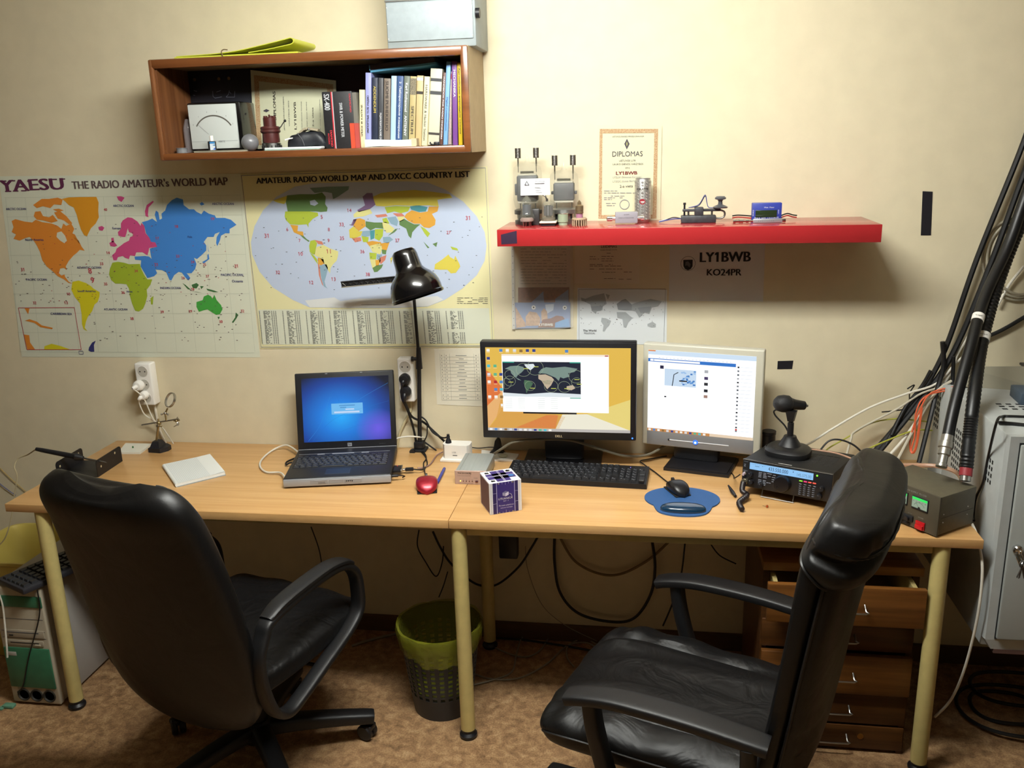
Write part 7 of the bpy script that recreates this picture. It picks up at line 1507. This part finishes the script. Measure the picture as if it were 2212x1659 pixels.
cable([onY(2014, 930, -.09), onY(1975, 930, -.1), onY(1920, 950, -.12), onY(1875, 970, -.15), onY(1852, 985, -.18), onY(1838, 1000, -.2)], .0026, GY, 'earth_cable', 'lower green-yellow wire arching toward the chair headrest')
cable([onY(1770, 975, -.1), onY(1790, 953, -.09), onY(1815, 950, -.09), onY(1845, 962, -.1), onY(1868, 985, -.12), onY(1872, 1000, -.14)], .003, CABLEB, 'black_cable', 'black cable making a small arch behind the radio')
cable([onY(1960, 840, -.06), onY(1975, 832, -.055), onY(1965, 850, -.055), onY(1962, 880, -.055), onY(1925, 888, -.055), onY(1905, 890, -.06)], .0022, CABLEB, 'thin_wire', 'thin black wire kinking beside the cable bundle')
cable([onY(1935, 990, -.3), onY(1970, 985, -.33), onY(2010, 1000, -.4)], .006, mat('cable_brown', '6d5140', .5), 'brown_cable', 'brown cable between chair headrest and power supply') if False else None
cable([onZ(1944, 1005, .8), onZ(1990, 1005, .83), onZ(2030, 1008, .84), onZ(2065, 1020, .855), onZ(2078, 1036, .862)], .0062, mat('copper_cable', 'b78f76', .4), 'copper_cable', 'copper coloured lead running across behind the power supply')
cable([onZ(1732, 968, .856), onZ(1770, 973, .852), onZ(1810, 980, .852), onZ(1850, 995, .85)], .0028, mat('copper_cable', 'b78f76', .4), 'copper_cable', 'thin copper coloured lead lying on the radio top')
t = thing('white_plug', onZ(1900, 985, .80), 'flat white plug behind the chair headrest', 'plug', rz=-.2); q = MB(); q.rbox(-.03, .03, -.02, .02, -.06, .012, .004, mat('plug_grey', 'c5bfae', .4)); q.build('body', t)
# cable hanging off the desk's right side
cable([onZ(2100, 1132, H+.004), (1.3455, -.56, H-.02), onX(2122, 1230, 1.352), onX(2112, 1330, 1.354), onX(2085, 1440, 1.352), onX(2055, 1510, 1.345), onX(2020, 1548, 1.33)], .0038, CABLEW, 'white_cable', 'white cable hanging from the right desk end toward the floor')
# ------------------------------------------------------------------ drawer pedestal
t = thing('drawer_pedestal', (1.02, -.29, 0), 'brown wooden drawer pedestal under the right desk, top drawer pulled open', 'drawer unit')
WP = wood('pedestal_wood', '7a4e22', '553213', 0, 1.0, .35); WP2 = wood('pedestal_wood_shaded', '5a3717', '40260f', 0, 1.0, .4); px0, px1, pf, pb, pz = .798, 1.222, -.525, -.1, .618  # darker copy puts shade into the carcass and the drawers that sit back
q = MB(); q.box(px0, px0+.018, pf+.004, pb, 0, pz-.02, WP2); q.box(px1-.018, px1, pf+.004, pb, 0, pz-.02, WP2); q.box(px0+.018, px1-.018, pb-.01, pb, 0, pz-.02, WP2); q.box(px0+.018, px1-.018, pf+.02, pb-.01, .0, .02, WP2)
for z in (.094, .203, .335, .43): q.box(px0+.018, px1-.018, pf+.018, pb-.01, z-.006, z, WP2)
q.build('carcass', t, True)
q = MB(); q.rbox(px0-.004, px1+.004, pf-.02, pb, pz-.026, pz, .002, wood('pedestal_top_lit_wood', '9a6a34', '7a4f22', 0, 1.0, .35)); q.build('top_board', t, True)  # top board's wood is lightened, painting in the light that falls on it
def drawer(z0, z1, out, m, keyh=False):
    q = MB(); q.rbox(px0+.003, px1-.003, pf-out-.001, pf-out+.017, z0, z1, .002, m); d = q.build('drawer', t, True)
    if out > .05:
        q = MB(); SL = mat('drawer_side', 'b3a06a', .5)
        for x in (px0+.02, px1-.034): q.box(x, x+.012, pf-out+.017, pb-.03, z0+.01, z1-.004, SL)
        q.box(px0+.03, px1-.03, pf-out+.017, pb-.03, z0+.008, z0+.014, SL); q.build('drawer_box', d, True)
    cxm = (px0+px1)/2; zc = (z0+z1)/2; q = MB(); y = pf-out-.001
    q.tube([(cxm-.05, y, zc+.008), (cxm-.05, y-.02, zc-.002), (cxm-.05, y-.026, zc-.006), (cxm+.05, y-.026, zc-.006), (cxm+.05, y-.02, zc-.002), (cxm+.05, y, zc+.008)], .0028, STEEL, 8, 2); q.build('handle', d, True)
    if keyh: q = MB(); q.lathe([(.003, 0), (.009, 0), (.009, .002), (.003, .003)], mat('brass_dark', '8a5a1e', .4, .6), 16, fr((cxm+.09, y, zc+.004), (1, 0, 0), None, (0, -1, 0))); q.build('keyhole', d, True)
drawer(.465, .582, .08, WP); drawer(.34, .428, .0, WP2); drawer(.207, .333, .018, WP); drawer(.098, .2, .0, WP2); drawer(.012, .09, .0, WP2, True)
# ------------------------------------------------------------------ old tower pc, keyboard on it, tub
t = thing('computer_tower', (-1.553, -.39, 0), 'old beige and green computer tower on the floor at the left', 'computer')
BEI = mat('pc_beige', 'b3a994', .5); PCG = mat('pc_green', '2f6a4c', .4, noise=(30, .12)); PSIDE = mat('pc_side_grey', 'a29d96', .5)
tx0, tx1, tf, tb, tz = -1.64, -1.466, -.594, -.15, .445
q = MB(); q.rbox(tx0, tx1, tf+.02, tb, .012, tz-.006, .003, PSIDE); q.build('case', t, True)
q = MB(); q.rbox(tx0-.002, tx1+.002, tf, tf+.022, .008, tz-.004, .006, BEI, 3)
for z in (.395-.07, .395-.115, .395-.14): q.box(tx0+.008, tx1-.008, tf-.0005, tf+.001, z, z+.0016, GREYINK)
q.build('front_bezel', t, True)
q = MB(); q.rbox(tx0+.0, tx1-.0, tf-.004, tf+.002, .37, .41, .003, PCG); q.build('green_panel', t, True); q = MB(); q.rbox(tx0+.004, tx1-.004, tf-.005, tf+.002, .07, .22, .004, PCG); q.build('green_panel', t, True)
q = MB(); q.rbox(tx0+.02, tx1-.012, tf-.003, tf, .258, .286, .001, mat('drive_beige', 'a59b88', .5)); q.box(tx0+.03, tx1-.03, tf-.0036, tf-.0028, .276, .279, GREYINK); q.box(tx0+.035, tx0+.05, tf-.0036, tf-.0028, .264, .268, BLACKM); q.build('optical_drive', t, True)
q = MB(); q.rbox(tx0+.02, tx1-.02, tf-.003, tf, .228, .248, .001, mat('drive_beige', 'a59b88', .5)); q.box(tx0+.035, tx1-.035, tf-.0036, tf-.0028, .238, .241, BLACKM); q.rbox(tx1-.05, tx1-.03, tf-.006, tf, .231, .236, .001, BEI, 1); q.build('floppy_drive', t, True)
q = MB(); q.rbox(tx0+.012, tx0+.05, tf-.0056, tf-.004, .19, .205, .001, mat('sticker_grey', 'a8a49c', .5)); q.build('sticker', t, True)
for i in range(3): q = MB(); q.lathe([(0, -.001), (.016, -.001), (.02, .004), (.0225, .004), (.0225, 0)], mat('grille_dark', '2b2822', .6), 28, fr((tx0+.045+i*.047, tf-.0, .04), (1, 0, 0), None, (0, -1, 0))); q.build('round_vent', t, True)
cable([(-1.466, -.602, .44), onY(85, 1330, -.603), onY(62, 1420, -.602), onY(50, 1480, -.602), onY(38, 1495, -.602)], .0022, CABLEB, 'black_cable', 'thin black cable hanging down the front of the computer tower')
cable([onY(-4, 1280, -.6), onY(6, 1310, -.6), onY(14, 1390, -.62), onY(16, 1420, -.62)], .003, CABLEW, 'white_cable', 'white cable hanging left of the computer tower')
t = thing('green_clip', onZ(20, 1528, .0), 'small green clip on the floor before the tower', 'clip'); q = MB(); q.rbox(-.02, .02, -.01, .012, 0, .012, .004, mat('clip_green', '5a8a72', .5)); q.rbox(-.028, -.012, -.02, .0, 0, .006, .002, mat('clip_green', '5a8a72', .5)); q.build('body', t)
t = thing('keyboard', (-1.62, -.585, tz), 'dusty black keyboard lying on the computer tower', 'keyboard', rz=rad(66))
OKB = mat('old_keyboard', '2a2a30', .5); q = MB(); q.rbox(0, .44, -.155, 0, .0, .02, .004, OKB); q.build('body', t)
for r_ in range(5):
    for c_ in range(16): keycap(t, .02+c_*.0262, -.135+r_*.026, .02, .022, .02, .007, False)
t = thing('storage_tub', (-1.78, -.2, .0), 'pale yellow plastic tub behind the computer tower', 'tub'); q = MB(); YT = mat('tub_yellow', 'cbb85e', .4)
q.loft([(Vector((0, 0, z)), Vector((.2*k, 0, 0)), Vector((0, .16*k, 0))) for z, k in ((0, .82), (.01, .86), (.38, 1), (.39, 1.05), (.4, 1.05), (.4, 1.0), (.385, .97), (.02, .82))], YT, e=6, n=40, caps=True); q.build('tub', t)
# ------------------------------------------------------------------ waste bin
bx_, by_ = -.19, -.432
t = thing('waste_bin', (bx_, by_, 0), 'dark slotted waste basket lined with a yellow bag', 'waste bin')
BN = mat('bin_dark', '2a2a2b', .5); q = MB(); R0, R1, BH = .095, .132, .30; nseg = 26
rr = lambda z: R0+(R1-R0)*z/BH
q.lathe([(0, .0), (R0, 0), (rr(.075), .075), (rr(.075)-.003, .075), (R0-.003, .004), (0, .004)], BN, 48)
q.lathe([(rr(.245), .245), (R1, BH), (R1+.004, BH+.002), (R1+.004, BH-.004), (R1-.003, BH-.004), (rr(.245)-.003, .245)], BN, 48, closed=True)
for i in range(nseg):
    a = 2*PI*i/nseg; M = Matrix.Rotation(a, 4, 'Z'); 
    q.add([(rr(.07), -.0055, .07), (rr(.07), .0055, .07), (rr(.25), .0075, .25), (rr(.25), -.0075, .25), (rr(.07)-.003, -.0055, .07), (rr(.07)-.003, .0055, .07), (rr(.25)-.003, .0075, .25), (rr(.25)-.003, -.0075, .25)], [(0, 1, 2, 3), (7, 6, 5, 4), (0, 3, 7, 4), (1, 5, 6, 2)], BN, M)
for k in range(9): z = .09+k*.0175; q.lathe([(rr(z), z-.003), (rr(z), z+.003), (rr(z)-.003, z+.003), (rr(z)-.003, z-.003)], BN, 48, closed=True)
q.build('basket', t)
YB_ = mat('yellow_bag', '8f9028', .3, alpha=.5, bump=(60, .8, .004)); q = MB(); n = 72; rows = []
rnd = random.Random(3)
ph = [rnd.uniform(0, 6) for _ in range(6)]
def wv(a): return math.sin(3*a+ph[0])*.5+math.sin(7*a+ph[1])*.35+math.sin(13*a+ph[2])*.25
vs = []; fs = []; prof = [(-.012, .055), (-.008, .2), (-.006, BH-.02), (-.002, BH+.006), (.006, BH+.008), (.0105, BH-.006), (.009, BH-.03), (.006, BH-.05)]
for r_, z in prof:
    for i in range(n):
        a = 2*PI*i/n; rad_ = rr(min(z, BH))+r_+.0025*wv(a*2+z*9)*(1 if r_ > 0 else .6); zz = z+(.014*wv(a) if z == BH-.05 else 0)+(.005*wv(a+1) if r_ > 0 else 0)-(.035*max(0, math.cos(a+PI*.5-.25)) if BH-.06 < z < BH-.04 and r_ > 0 else 0)-(.012*max(0, math.cos(a+PI*.5-.25)) if BH-.04 < z < BH-.02 and r_ > 0 else 0)
        vs.append((rad_*math.cos(a), rad_*math.sin(a), zz))
for k in range(len(prof)-1):
    for i in range(n):
        fs.append((k*n+i, k*n+(i+1) % n, (k+1)*n+(i+1) % n, (k+1)*n+i))
fs.append(tuple(range(n))); q.add(vs, fs, YB_); q.build('bin_liner', t)
# ------------------------------------------------------------------ cables under the desks
UB = mat('cable_dark', '1a1512', .5); UG = mat('cable_dull', '8a8270', .6)
wl = lambda x, y, yy=-.03: onY(x, y, yy)
for pts, r, m_, lab in (
    ([wl(672, 1138), wl(690, 1190), wl(697, 1240)], .0022, UB, 'thin black cable hanging on the wall behind the left chair'),
    ([wl(905, 1145), wl(902, 1180), wl(920, 1215), wl(942, 1245), wl(955, 1215), wl(958, 1180)], .0024, UB, 'thin black loop hanging left of the centre desk leg'),
    ([wl(935, 1148), wl(950, 1180), wl(972, 1215), wl(1010, 1250), wl(1040, 1265), wl(1075, 1262), wl(1120, 1225), wl(1150, 1180), wl(1164, 1155)], .0042, UB, 'black cable loop hanging behind the centre desk leg'),
    ([wl(948, 1290), wl(958, 1265), wl(967, 1235)], .0022, UB, 'short thin black cable above the waste bin'),
    ([wl(1198, 1155), wl(1198, 1215), wl(1210, 1280), wl(1250, 1325), wl(1320, 1343), wl(1370, 1335), wl(1405, 1285), wl(1415, 1225), wl(1408, 1165)], .0052, UB, 'large black cable loop hanging under the right desk'),
    ([wl(1208, 1158, -.02), wl(1240, 1210, -.02), wl(1290, 1238, -.02), wl(1340, 1240, -.02), wl(1400, 1210, -.02), wl(1445, 1170, -.02)], .0048, mat('cable_tan', '7d6a48', .5), 'tan cable sagging on the wall under the right desk'),
    ([wl(1480, 1170), wl(1470, 1250), wl(1450, 1310), wl(1432, 1352)], .003, UB, 'black cable hanging behind the far chair arm'),
    ([wl(1535, 1175), wl(1555, 1200), wl(1590, 1218)], .0024, UB, 'short black cable left of the drawer pedestal'),
    ([wl(1135, 1180), wl(1140, 1230), wl(1170, 1305), wl(1220, 1350), wl(1290, 1385)], .0014, UG, 'thin pale wire descending under the right desk'),
): cable(pts, r, m_, 'hanging_cable', lab)
fz = lambda x, y: onZ(x, y, .006)
for pts, r, m_, lab in (
    ([fz(1020, 1480), fz(1060, 1470), fz(1105, 1452), fz(1115, 1415), fz(1130, 1375), fz(1170, 1355), fz(1185, 1375), fz(1160, 1410), fz(1120, 1418), fz(1060, 1395)], .003, UG, 'grey cable loop on the floor right of the waste bin'),
    ([fz(1010, 1450), fz(1060, 1466), fz(1120, 1465), fz(1180, 1435), fz(1225, 1395), fz(1265, 1388), fz(1290, 1400)], .003, UG, 'grey cable curving over the floor toward the right chair'),
    ([fz(1070, 1378), fz(1130, 1382), fz(1200, 1392), fz(1260, 1402), fz(1320, 1415)], .004, UB, 'black cable along the baseboard under the right desk'),
    ([fz(760, 1395), fz(800, 1382), fz(850, 1370), fz(900, 1362)], .005, UG, 'grey cable on the floor left of the waste bin'),
    ([fz(1240, 1440), fz(1225, 1420), fz(1228, 1395), fz(1260, 1380), fz(1290, 1392)], .0028, UG, 'small grey cable loop near the right chair'),
): cable(pts, r, m_, 'floor_cable', lab)
LC = onZ(2150, 1535, 0)
for i, (cx_, cy_, rx_, ry_) in enumerate(((LC.x+.03, LC.y+.01, .1, .09), (LC.x+.05, LC.y-.02, .17, .14), (LC.x+.1, LC.y+.08, .15, .1))):
    q = MB(); c0 = Vector((cx_, cy_, .008+.012*i)); q.tube([(rx_*math.cos(a), ry_*math.sin(a), .004*math.sin(3*a)) for a in [rad(20*k) for k in range(18)]], .006, mat('floor_hose', '141313', .5), 8, 4, closed=True)
    o_ = q.build('cable_loop'); o_.location = c0; WM[o_.name] = Matrix.Translation(c0)
    tag(o_, ('smallest black cable loop on the floor under the cabinet', 'widest black cable loop on the floor under the cabinet', 'rear black cable loop on the floor under the cabinet')[i], 'cable')
t = thing('power_brick', wl(1100, 1178, -.06), 'black power brick hanging on the wall under the desk joint', 'power adapter'); q = MB(); q.rbox(-.035, .032, -.02, .025, -.045, .055, .006, BLACKP); q.build('body', t); q = MB(); q.tube([(0, 0, .05), (.01, 0, .09), (.03, .01, .13)], .003, CABLEB); q.build('cord', t)
# ------------------------------------------------------------------ office chairs
def leather(nm, amt):
    m = mat(nm, '0a0a0b', .42, spec=.38); nt = m.node_tree; b = nt.nodes['Principled BSDF']
    tc = nt.nodes.new('ShaderNodeTexCoord'); n1 = nt.nodes.new('ShaderNodeTexNoise'); n1.inputs['Scale'].default_value = 320; n1.inputs['Detail'].default_value = 3
    n2 = nt.nodes.new('ShaderNodeTexNoise'); n2.inputs['Scale'].default_value = 9; n2.inputs['Detail'].default_value = 3; n2.inputs['Distortion'].default_value = 1.2
    for n in (n1, n2): nt.links.new(tc.outputs['Object'], n.inputs['Vector'])
    b1 = nt.nodes.new('ShaderNodeBump'); b1.inputs['Strength'].default_value = .25; b1.inputs['Distance'].default_value = .0006
    b2 = nt.nodes.new('ShaderNodeBump'); b2.inputs['Strength'].default_value = amt; b2.inputs['Distance'].default_value = .016
    nt.links.new(n1.outputs['Fac'], b1.inputs['Height']); nt.links.new(n2.outputs['Fac'], b2.inputs['Height']); nt.links.new(b2.outputs[0], b1.inputs['Normal']); nt.links.new(b1.outputs[0], b.inputs['Normal'])
    return m
LEA = leather('chair_leather', .14); LEW = leather('chair_leather_creased', .5); LEW.node_tree.nodes['Principled BSDF'].inputs['Roughness'].default_value = .5; NYL = mat('chair_nylon', '101012', .5, bump=(400, .2, .0004)); PIPE = mat('piping_black', '0d0d0e', .45)
def star_base(t, a0, R=.33):
    q = MB(); q.lathe([(0, .07), (.045, .07), (.048, .085), (.045, .125), (.034, .135), (0, .136)], NYL, 28); q.build('hub', t)
    q = MB(); q.cyl((0, 0, .13), (0, 0, .26), .027, BLACKM, n=24); q.cyl((0, 0, .26), (0, 0, .36), .016, DKSTEEL, n=20); q.build('gas_lift', t)
    for k in range(5):
        a = a0+2*PI*k/5; c, s = math.cos(a), math.sin(a); q = MB(); P = [Vector((c*r, s*r, z)) for r, z in ((.03, .105), (.12, .103), (.22, .094), (R-.012, .082), (R+.014, .078))]; side = Vector((-s, c, 0))
        q.sweep(P, side, lambda u: .062-.018*u, lambda u: .05-.016*u, NYL, 5, e=3.5, n=20); l = q.build('base_leg', t)
        q = MB(); wc = Vector((c*R, s*R, 0)); ax = Vector((math.cos(a+.9), math.sin(a+.9), 0)); off = Vector((-ax.y, ax.x, 0))*.012
        q.cyl(wc+Vector((0, 0, .03)), wc+Vector((0, 0, .075)), .008, BLACKP, n=12)
        for sgn in (-1, 1): q.lathe([(0, -.009), (.022, -.009), (.0262, -.005), (.0262, .005), (.022, .009), (0, .009)], BLACKP, 24, fr(wc+ax*(sgn*.0125)+off+Vector((0, 0, .0265)), (0, 0, 1), None, ax))
        q.rbox(-.02, .02, -.018, .018, .0, .018, .006, BLACKP, 2, Matrix.Translation(wc+off*.6+Vector((0, 0, .036)))); q.build('caster', l)
def frames(keys, k=6):
    """(y, z, half width, half thickness) keys -> loft sections along the back/seat"""
    P = interp(keys, k); S = []
    for i, p in enumerate(P):
        a = P[min(i+1, len(P)-1)]; b = P[max(i-1, 0)]; d = Vector((0, a[0]-b[0], a[1]-b[1])).normalized(); n = Vector((1, 0, 0)).cross(d)
        S.append((Vector((0, p[0], p[1])), Vector((max(p[2], .004), 0, 0)), n*max(p[3], .003)))
    return S
# left chair -----------------------------------------------------------
t = thing('office_chair', (-.685, -.75, 0), 'black leather office chair at the left desk, its back toward the viewer', 'chair', rz=-.28)
star_base(t, .367+.28)
S = frames([(-.18, .285, .05, .012), (-.21, .295, .14, .028), (-.238, .325, .20, .036), (-.265, .40, .243, .041), (-.288, .52, .262, .044), (-.315, .66, .266, .045), (-.345, .80, .258, .047), (-.375, .92, .244, .052), (-.40, .985, .232, .052), (-.412, 1.02, .212, .046), (-.42, 1.042, .18, .034), (-.424, 1.054, .12, .014)], 6)
def curve_back(a, x, y, U, V): return Vector((0, .035*(abs(x)**2.2)*(1-.3*a), 0))+Vector((0, 0, -.022*(1-abs(x)**2) if a > .82 else 0))*max(0, min(1, (a-.82)/.12))
q = MB(); q.loft(S, LEA, e=3.4, n=44, wob=curve_back); q.build('backrest', t)
# back panel seam
def backpt(i, x, off=.0022, S_=S):
    c, U, V = S_[i]; a = i/(len(S_)-1); y = -(1-abs(x)**3.4)**(1/3.4); p = c+U*x+V*y+curve_back(a, x, y, U, V); return p+V.normalized()*(-off)
nS = len(S)-1; q = MB()
i1 = int(nS*.80); q.tube([backpt(i1-int(6*abs(x/.86)**6), x) for x in [-.86+1.72*j/24 for j in range(25)]], .0032, PIPE, 6, 2)
q.tube([backpt(i, .86) for i in range(i1-14, i1-5, 1)], .0028, PIPE, 6, 1); q.tube([backpt(i, -.86) for i in range(i1-14, i1-5, 1)], .0028, PIPE, 6, 1)
for dx in (.72, .745): q.tube([backpt(i, dx) for i in range(i1-2, i1+7)], .002, PIPE, 6, 1)
q.build('back_seam', t)
SS = frames([(-.255, .425, .16, .03), (-.24, .425, .215, .05), (-.13, .425, .24, .055), (0, .43, .252, .056), (.12, .432, .254, .058), (.2, .428, .25, .056), (.24, .42, .232, .046), (.262, .41, .19, .028), (.268, .406, .12, .012)], 5)
q = MB(); q.loft(SS, LEW, e=3.2, n=44, wob=lambda a, x, y, U, V: Vector((0, 0, -.014*(1-abs(x)**2)*(1 if y > 0 else 0)*math.sin(PI*a)+.004*math.sin(x*9+a*14)*(abs(x) < .9)*(1 if y > 0 else 0)))); q.build('seat', t)
q = MB(); q.rbox(-.09, .09, -.14, .1, .33, .38, .012, BLACKP); q.tube([(.08, .02, .35), (.2, .03, .35), (.24, .03, .352)], .006, BLACKP); q.build('tilt_mechanism', t)
for sx in (-1, 1):
    q = MB(); x = sx*.268; P = [Vector((x, y, z)) for y, z in ((-.225, .60), (-.2, .628), (-.1, .642), (.03, .645), (.12, .632), (.172, .59), (.186, .53), (.178, .465), (.12, .425), (0, .385), (-.1, .352), (-.165, .34), (-.215, .375), (-.245, .46), (-.25, .545))]
    q.sweep(P, (1, 0, 0), .045, .024, NYL, 6, closed=True, e=3.2, n=18); ar = q.build('armrest', t)
    q = MB(); q.sweep([Vector((x, y, z+.0135)) for y, z in ((-.205, .622), (-.15, .64), (-.06, .647), (.05, .647), (.12, .633), (.155, .61))], (1, 0, 0), lambda u: .052-.012*abs(2*u-1)**3, .02, NYL, 6, e=2.8, n=18); q.build('arm_pad', ar)
# right chair ----------------------------------------------------------
t = thing('office_chair', (.515, -.96, 0), 'black leather office chair turned sideways at the right desk', 'chair', rz=1.22)
star_base(t, .2)
BK_ = [(-.285, .36, .18, .03), (-.305, .395, .222, .045), (-.335, .50, .246, .05), (-.355, .62, .25, .05), (-.37, .73, .25, .05), (-.384, .83, .246, .052), (-.395, .91, .24, .056), (-.404, .97, .232, .058), (-.412, 1.03, .215, .052), (-.417, 1.07, .185, .038), (-.42, 1.088, .14, .02), (-.421, 1.095, .08, .008)]
S = frames(BK_, 6); cb = lambda a, x, y, U, V: Vector((0, .02*abs(x)**2.2, 0))
q = MB(); q.loft([(c-V*.42, U, V*.58) for c, U, V in S], LEA, e=4, n=44, wob=cb); q.build('back_shell', t)
wr = lambda a, x, y, U, V: cb(a, x, y, U, V)+(Vector((0, .0045*math.sin(a*95+3*x)*(abs(x) > .6), 0)) if a < .5 else Vector())
q = MB(); n0 = int(len(S)*.62); q.loft([(c+V*.25, U*.985, V*(.66 if 2 < i else .5)) for i, (c, U, V) in enumerate(S[:n0])], LEA, e=2.8, n=44, wob=wr); q.build('back_cushion', t)
# headrest pillow: lower boundary slants from the rear top to the front
HK = []
for i, (s, hw, fr_, re_) in enumerate(((.58, .238, .0, .9), (.595, .248, .035, .97), (.635, .252, .058, 1.02), (.68, .25, .066, 1.03), (.77, .246, .072, 1.05), (.85, .238, .068, 1.06), (.92, .216, .056, 1.06), (.97, .172, .034, 1.0), (1.0, .095, .012, .6))):
    j = min(len(S)-1, int(s*(len(S)-1))); c, U, V = S[j]; vn = V.normalized(); tilt = max(0, (.72-s)/.16)
    f = c+vn*(fr_+.012); r_ = c-vn*(V.length*1.02*re_)+Vector((0, -.0, .075*tilt))
    cc = (f+r_)/2; HK.append((*cc, hw, *((f-r_)/2)))
HS = [(Vector(h[0:3]), Vector((h[3], 0, 0)), Vector(h[4:7])) for h in interp(HK, 6)]
HS2 = [(Vector(h[0:3]), Vector((h[3], 0, 0)), Vector(h[4:7])) for h in interp(HK, 14)]
def hw_(a, x, y, U, V):
    k = math.exp(-((a-.5+.1*x*x)/.03)**2)*max(0, min(1, (y+.75)/.4)); g = .003*math.sin(x*44+a*9)*math.exp(-((a-.5)/.09)**2)*(y > -.6)
    return cb(a, x, y, U, V)+V.normalized()*(g-.016*k*(y > 0))-U*(.055*k*abs(x)*x/max(.2, abs(x)))
q = MB(); q.loft(HS2, LEA, e=3.5, n=56, wob=hw_); q.build('headrest', t)
def ring(Sx, m, r, sc=1.015, e=2.7, n=60, f=None):
    c, U, V = Sx; P = []
    for i in range(n):
        a = 2*PI*i/n; ca, sa = math.cos(a), math.sin(a); x = math.copysign(abs(ca)**(2/e), ca); y = math.copysign(abs(sa)**(2/e), sa); P.append(c+U*x*sc+V*y*sc+cb(0, x, y, U, V))
    q = MB(); q.tube(P, r, m, 6, 1, closed=True); return q
ring(HS[3], PIPE, .0034, 1.008, 3.5).build('headrest_piping', t)
k_ = int(.47*(len(HS)-1)); c_, U_, V_ = HS[k_]; P_ = []
for i in range(61):
    a_ = rad(-38+256*i/60); ca, sa = math.cos(a_), math.sin(a_); x_ = math.copysign(abs(ca)**(2/3.5), ca); y_ = math.copysign(abs(sa)**(2/3.5), sa); P_.append(c_+U_*x_*.985+V_*y_*.99+cb(0, x_, y_, U_, V_))
q = MB(); q.tube(P_, [.0028+.0012*(i % 2) for i in range(61)], LEA, 8, 1); q.build('gathered_seam', t)
for sx in (-1, 1): q = MB(); q.tube([c+U*(sx*.985)+V*.1+cb(0, 1, 0, U, V) for c, U, V in S[2:n0+2:3]], .0035, PIPE, 6, 3); q.build('back_piping', t)
SS = frames([(-.32, .44, .18, .03), (-.305, .44, .222, .052), (-.16, .438, .24, .06), (-.02, .44, .25, .062), (.1, .442, .252, .064), (.17, .438, .25, .06), (.215, .428, .236, .048), (.24, .415, .2, .028), (.247, .41, .13, .012)], 5)
def sw(a, x, y, U, V):
    if y <= 0: return Vector()
    k = math.sin(PI*min(1, max(0, a))); dip = -.02*math.exp(-(x/.55)**2)*k-.012*math.exp(-((x+.62)/.05)**2)*k-.012*math.exp(-((x-.62)/.05)**2)*k
    return Vector((0, 0, dip+.005*math.sin(a*40+x*5)*(abs(x) > .64)*k+.006*math.sin((x*1.3+a)*11)*(abs(x) < .5)*k))
q = MB(); q.loft(SS, LEW, e=3.0, n=72, wob=sw); q.build('seat', t)
ed = []
for sx in (1, -1):
    rng = range(7, len(SS)-9); rng = rng if sx == 1 else reversed(list(rng))
    ed += [SS[i][0]+SS[i][1]*(sx*1.005)+SS[i][2]*.12 for i in rng]
q = MB(); q.tube(ed, .003, PIPE, 6, 1, closed=True); q.build('seat_piping', t)
q = MB(); q.rbox(-.09, .09, -.12, .1, .335, .385, .012, BLACKP); q.build('tilt_mechanism', t)
for sx in (-1, 1):
    x = sx*.293; q = MB(); P = [Vector((x-sx*.012*(u**2), y, z)) for u, y, z in ((0, .125, .592), (.1, .09, .604), (.3, .02, .617), (.5, -.07, .62), (.7, -.17, .617), (.9, -.265, .608), (1, -.312, .602))]
    q.sweep(P, (1, 0, 0), lambda u: .052+.012*math.sin(u*PI*.9), lambda u: .026, NYL, 6, e=4.2, n=22); ar = q.build('armrest', t)
    q = MB(); q.sweep([Vector((x, y, z)) for y, z in ((.098, .592), (.088, .54), (.07, .48), (.05, .42), (.03, .375))]+[Vector((x-sx*.06, .02, .352)), Vector((x-sx*.16, .01, .35))], (1, 0, 0), .046, .034, NYL, 5, e=4, n=16) if False else q.sweep([Vector((x, y, z)) for y, z in ((.07, .6), (.062, .54), (.048, .48), (.03, .42), (.01, .372))], (1, 0, 0), .046, .034, NYL, 5, e=4, n=16)
    q.sweep([Vector((x, -.275, .6)), Vector((x, -.275, .54)), Vector((x, -.26, .46)), Vector((x, -.2, .39)), Vector((x, -.1, .368))], (1, 0, 0), .044, .03, NYL, 5, e=4, n=16)
    q.sweep([Vector((x, .05, .372)), Vector((x, -.12, .366))], (1, 0, 0), .044, .026, NYL, 1, e=4, n=16)
    q.rbox(min(x, x-sx*.22), max(x, x-sx*.22), -.06, .0, .355, .372, .004, BLACKM); q.build('arm_support', ar)
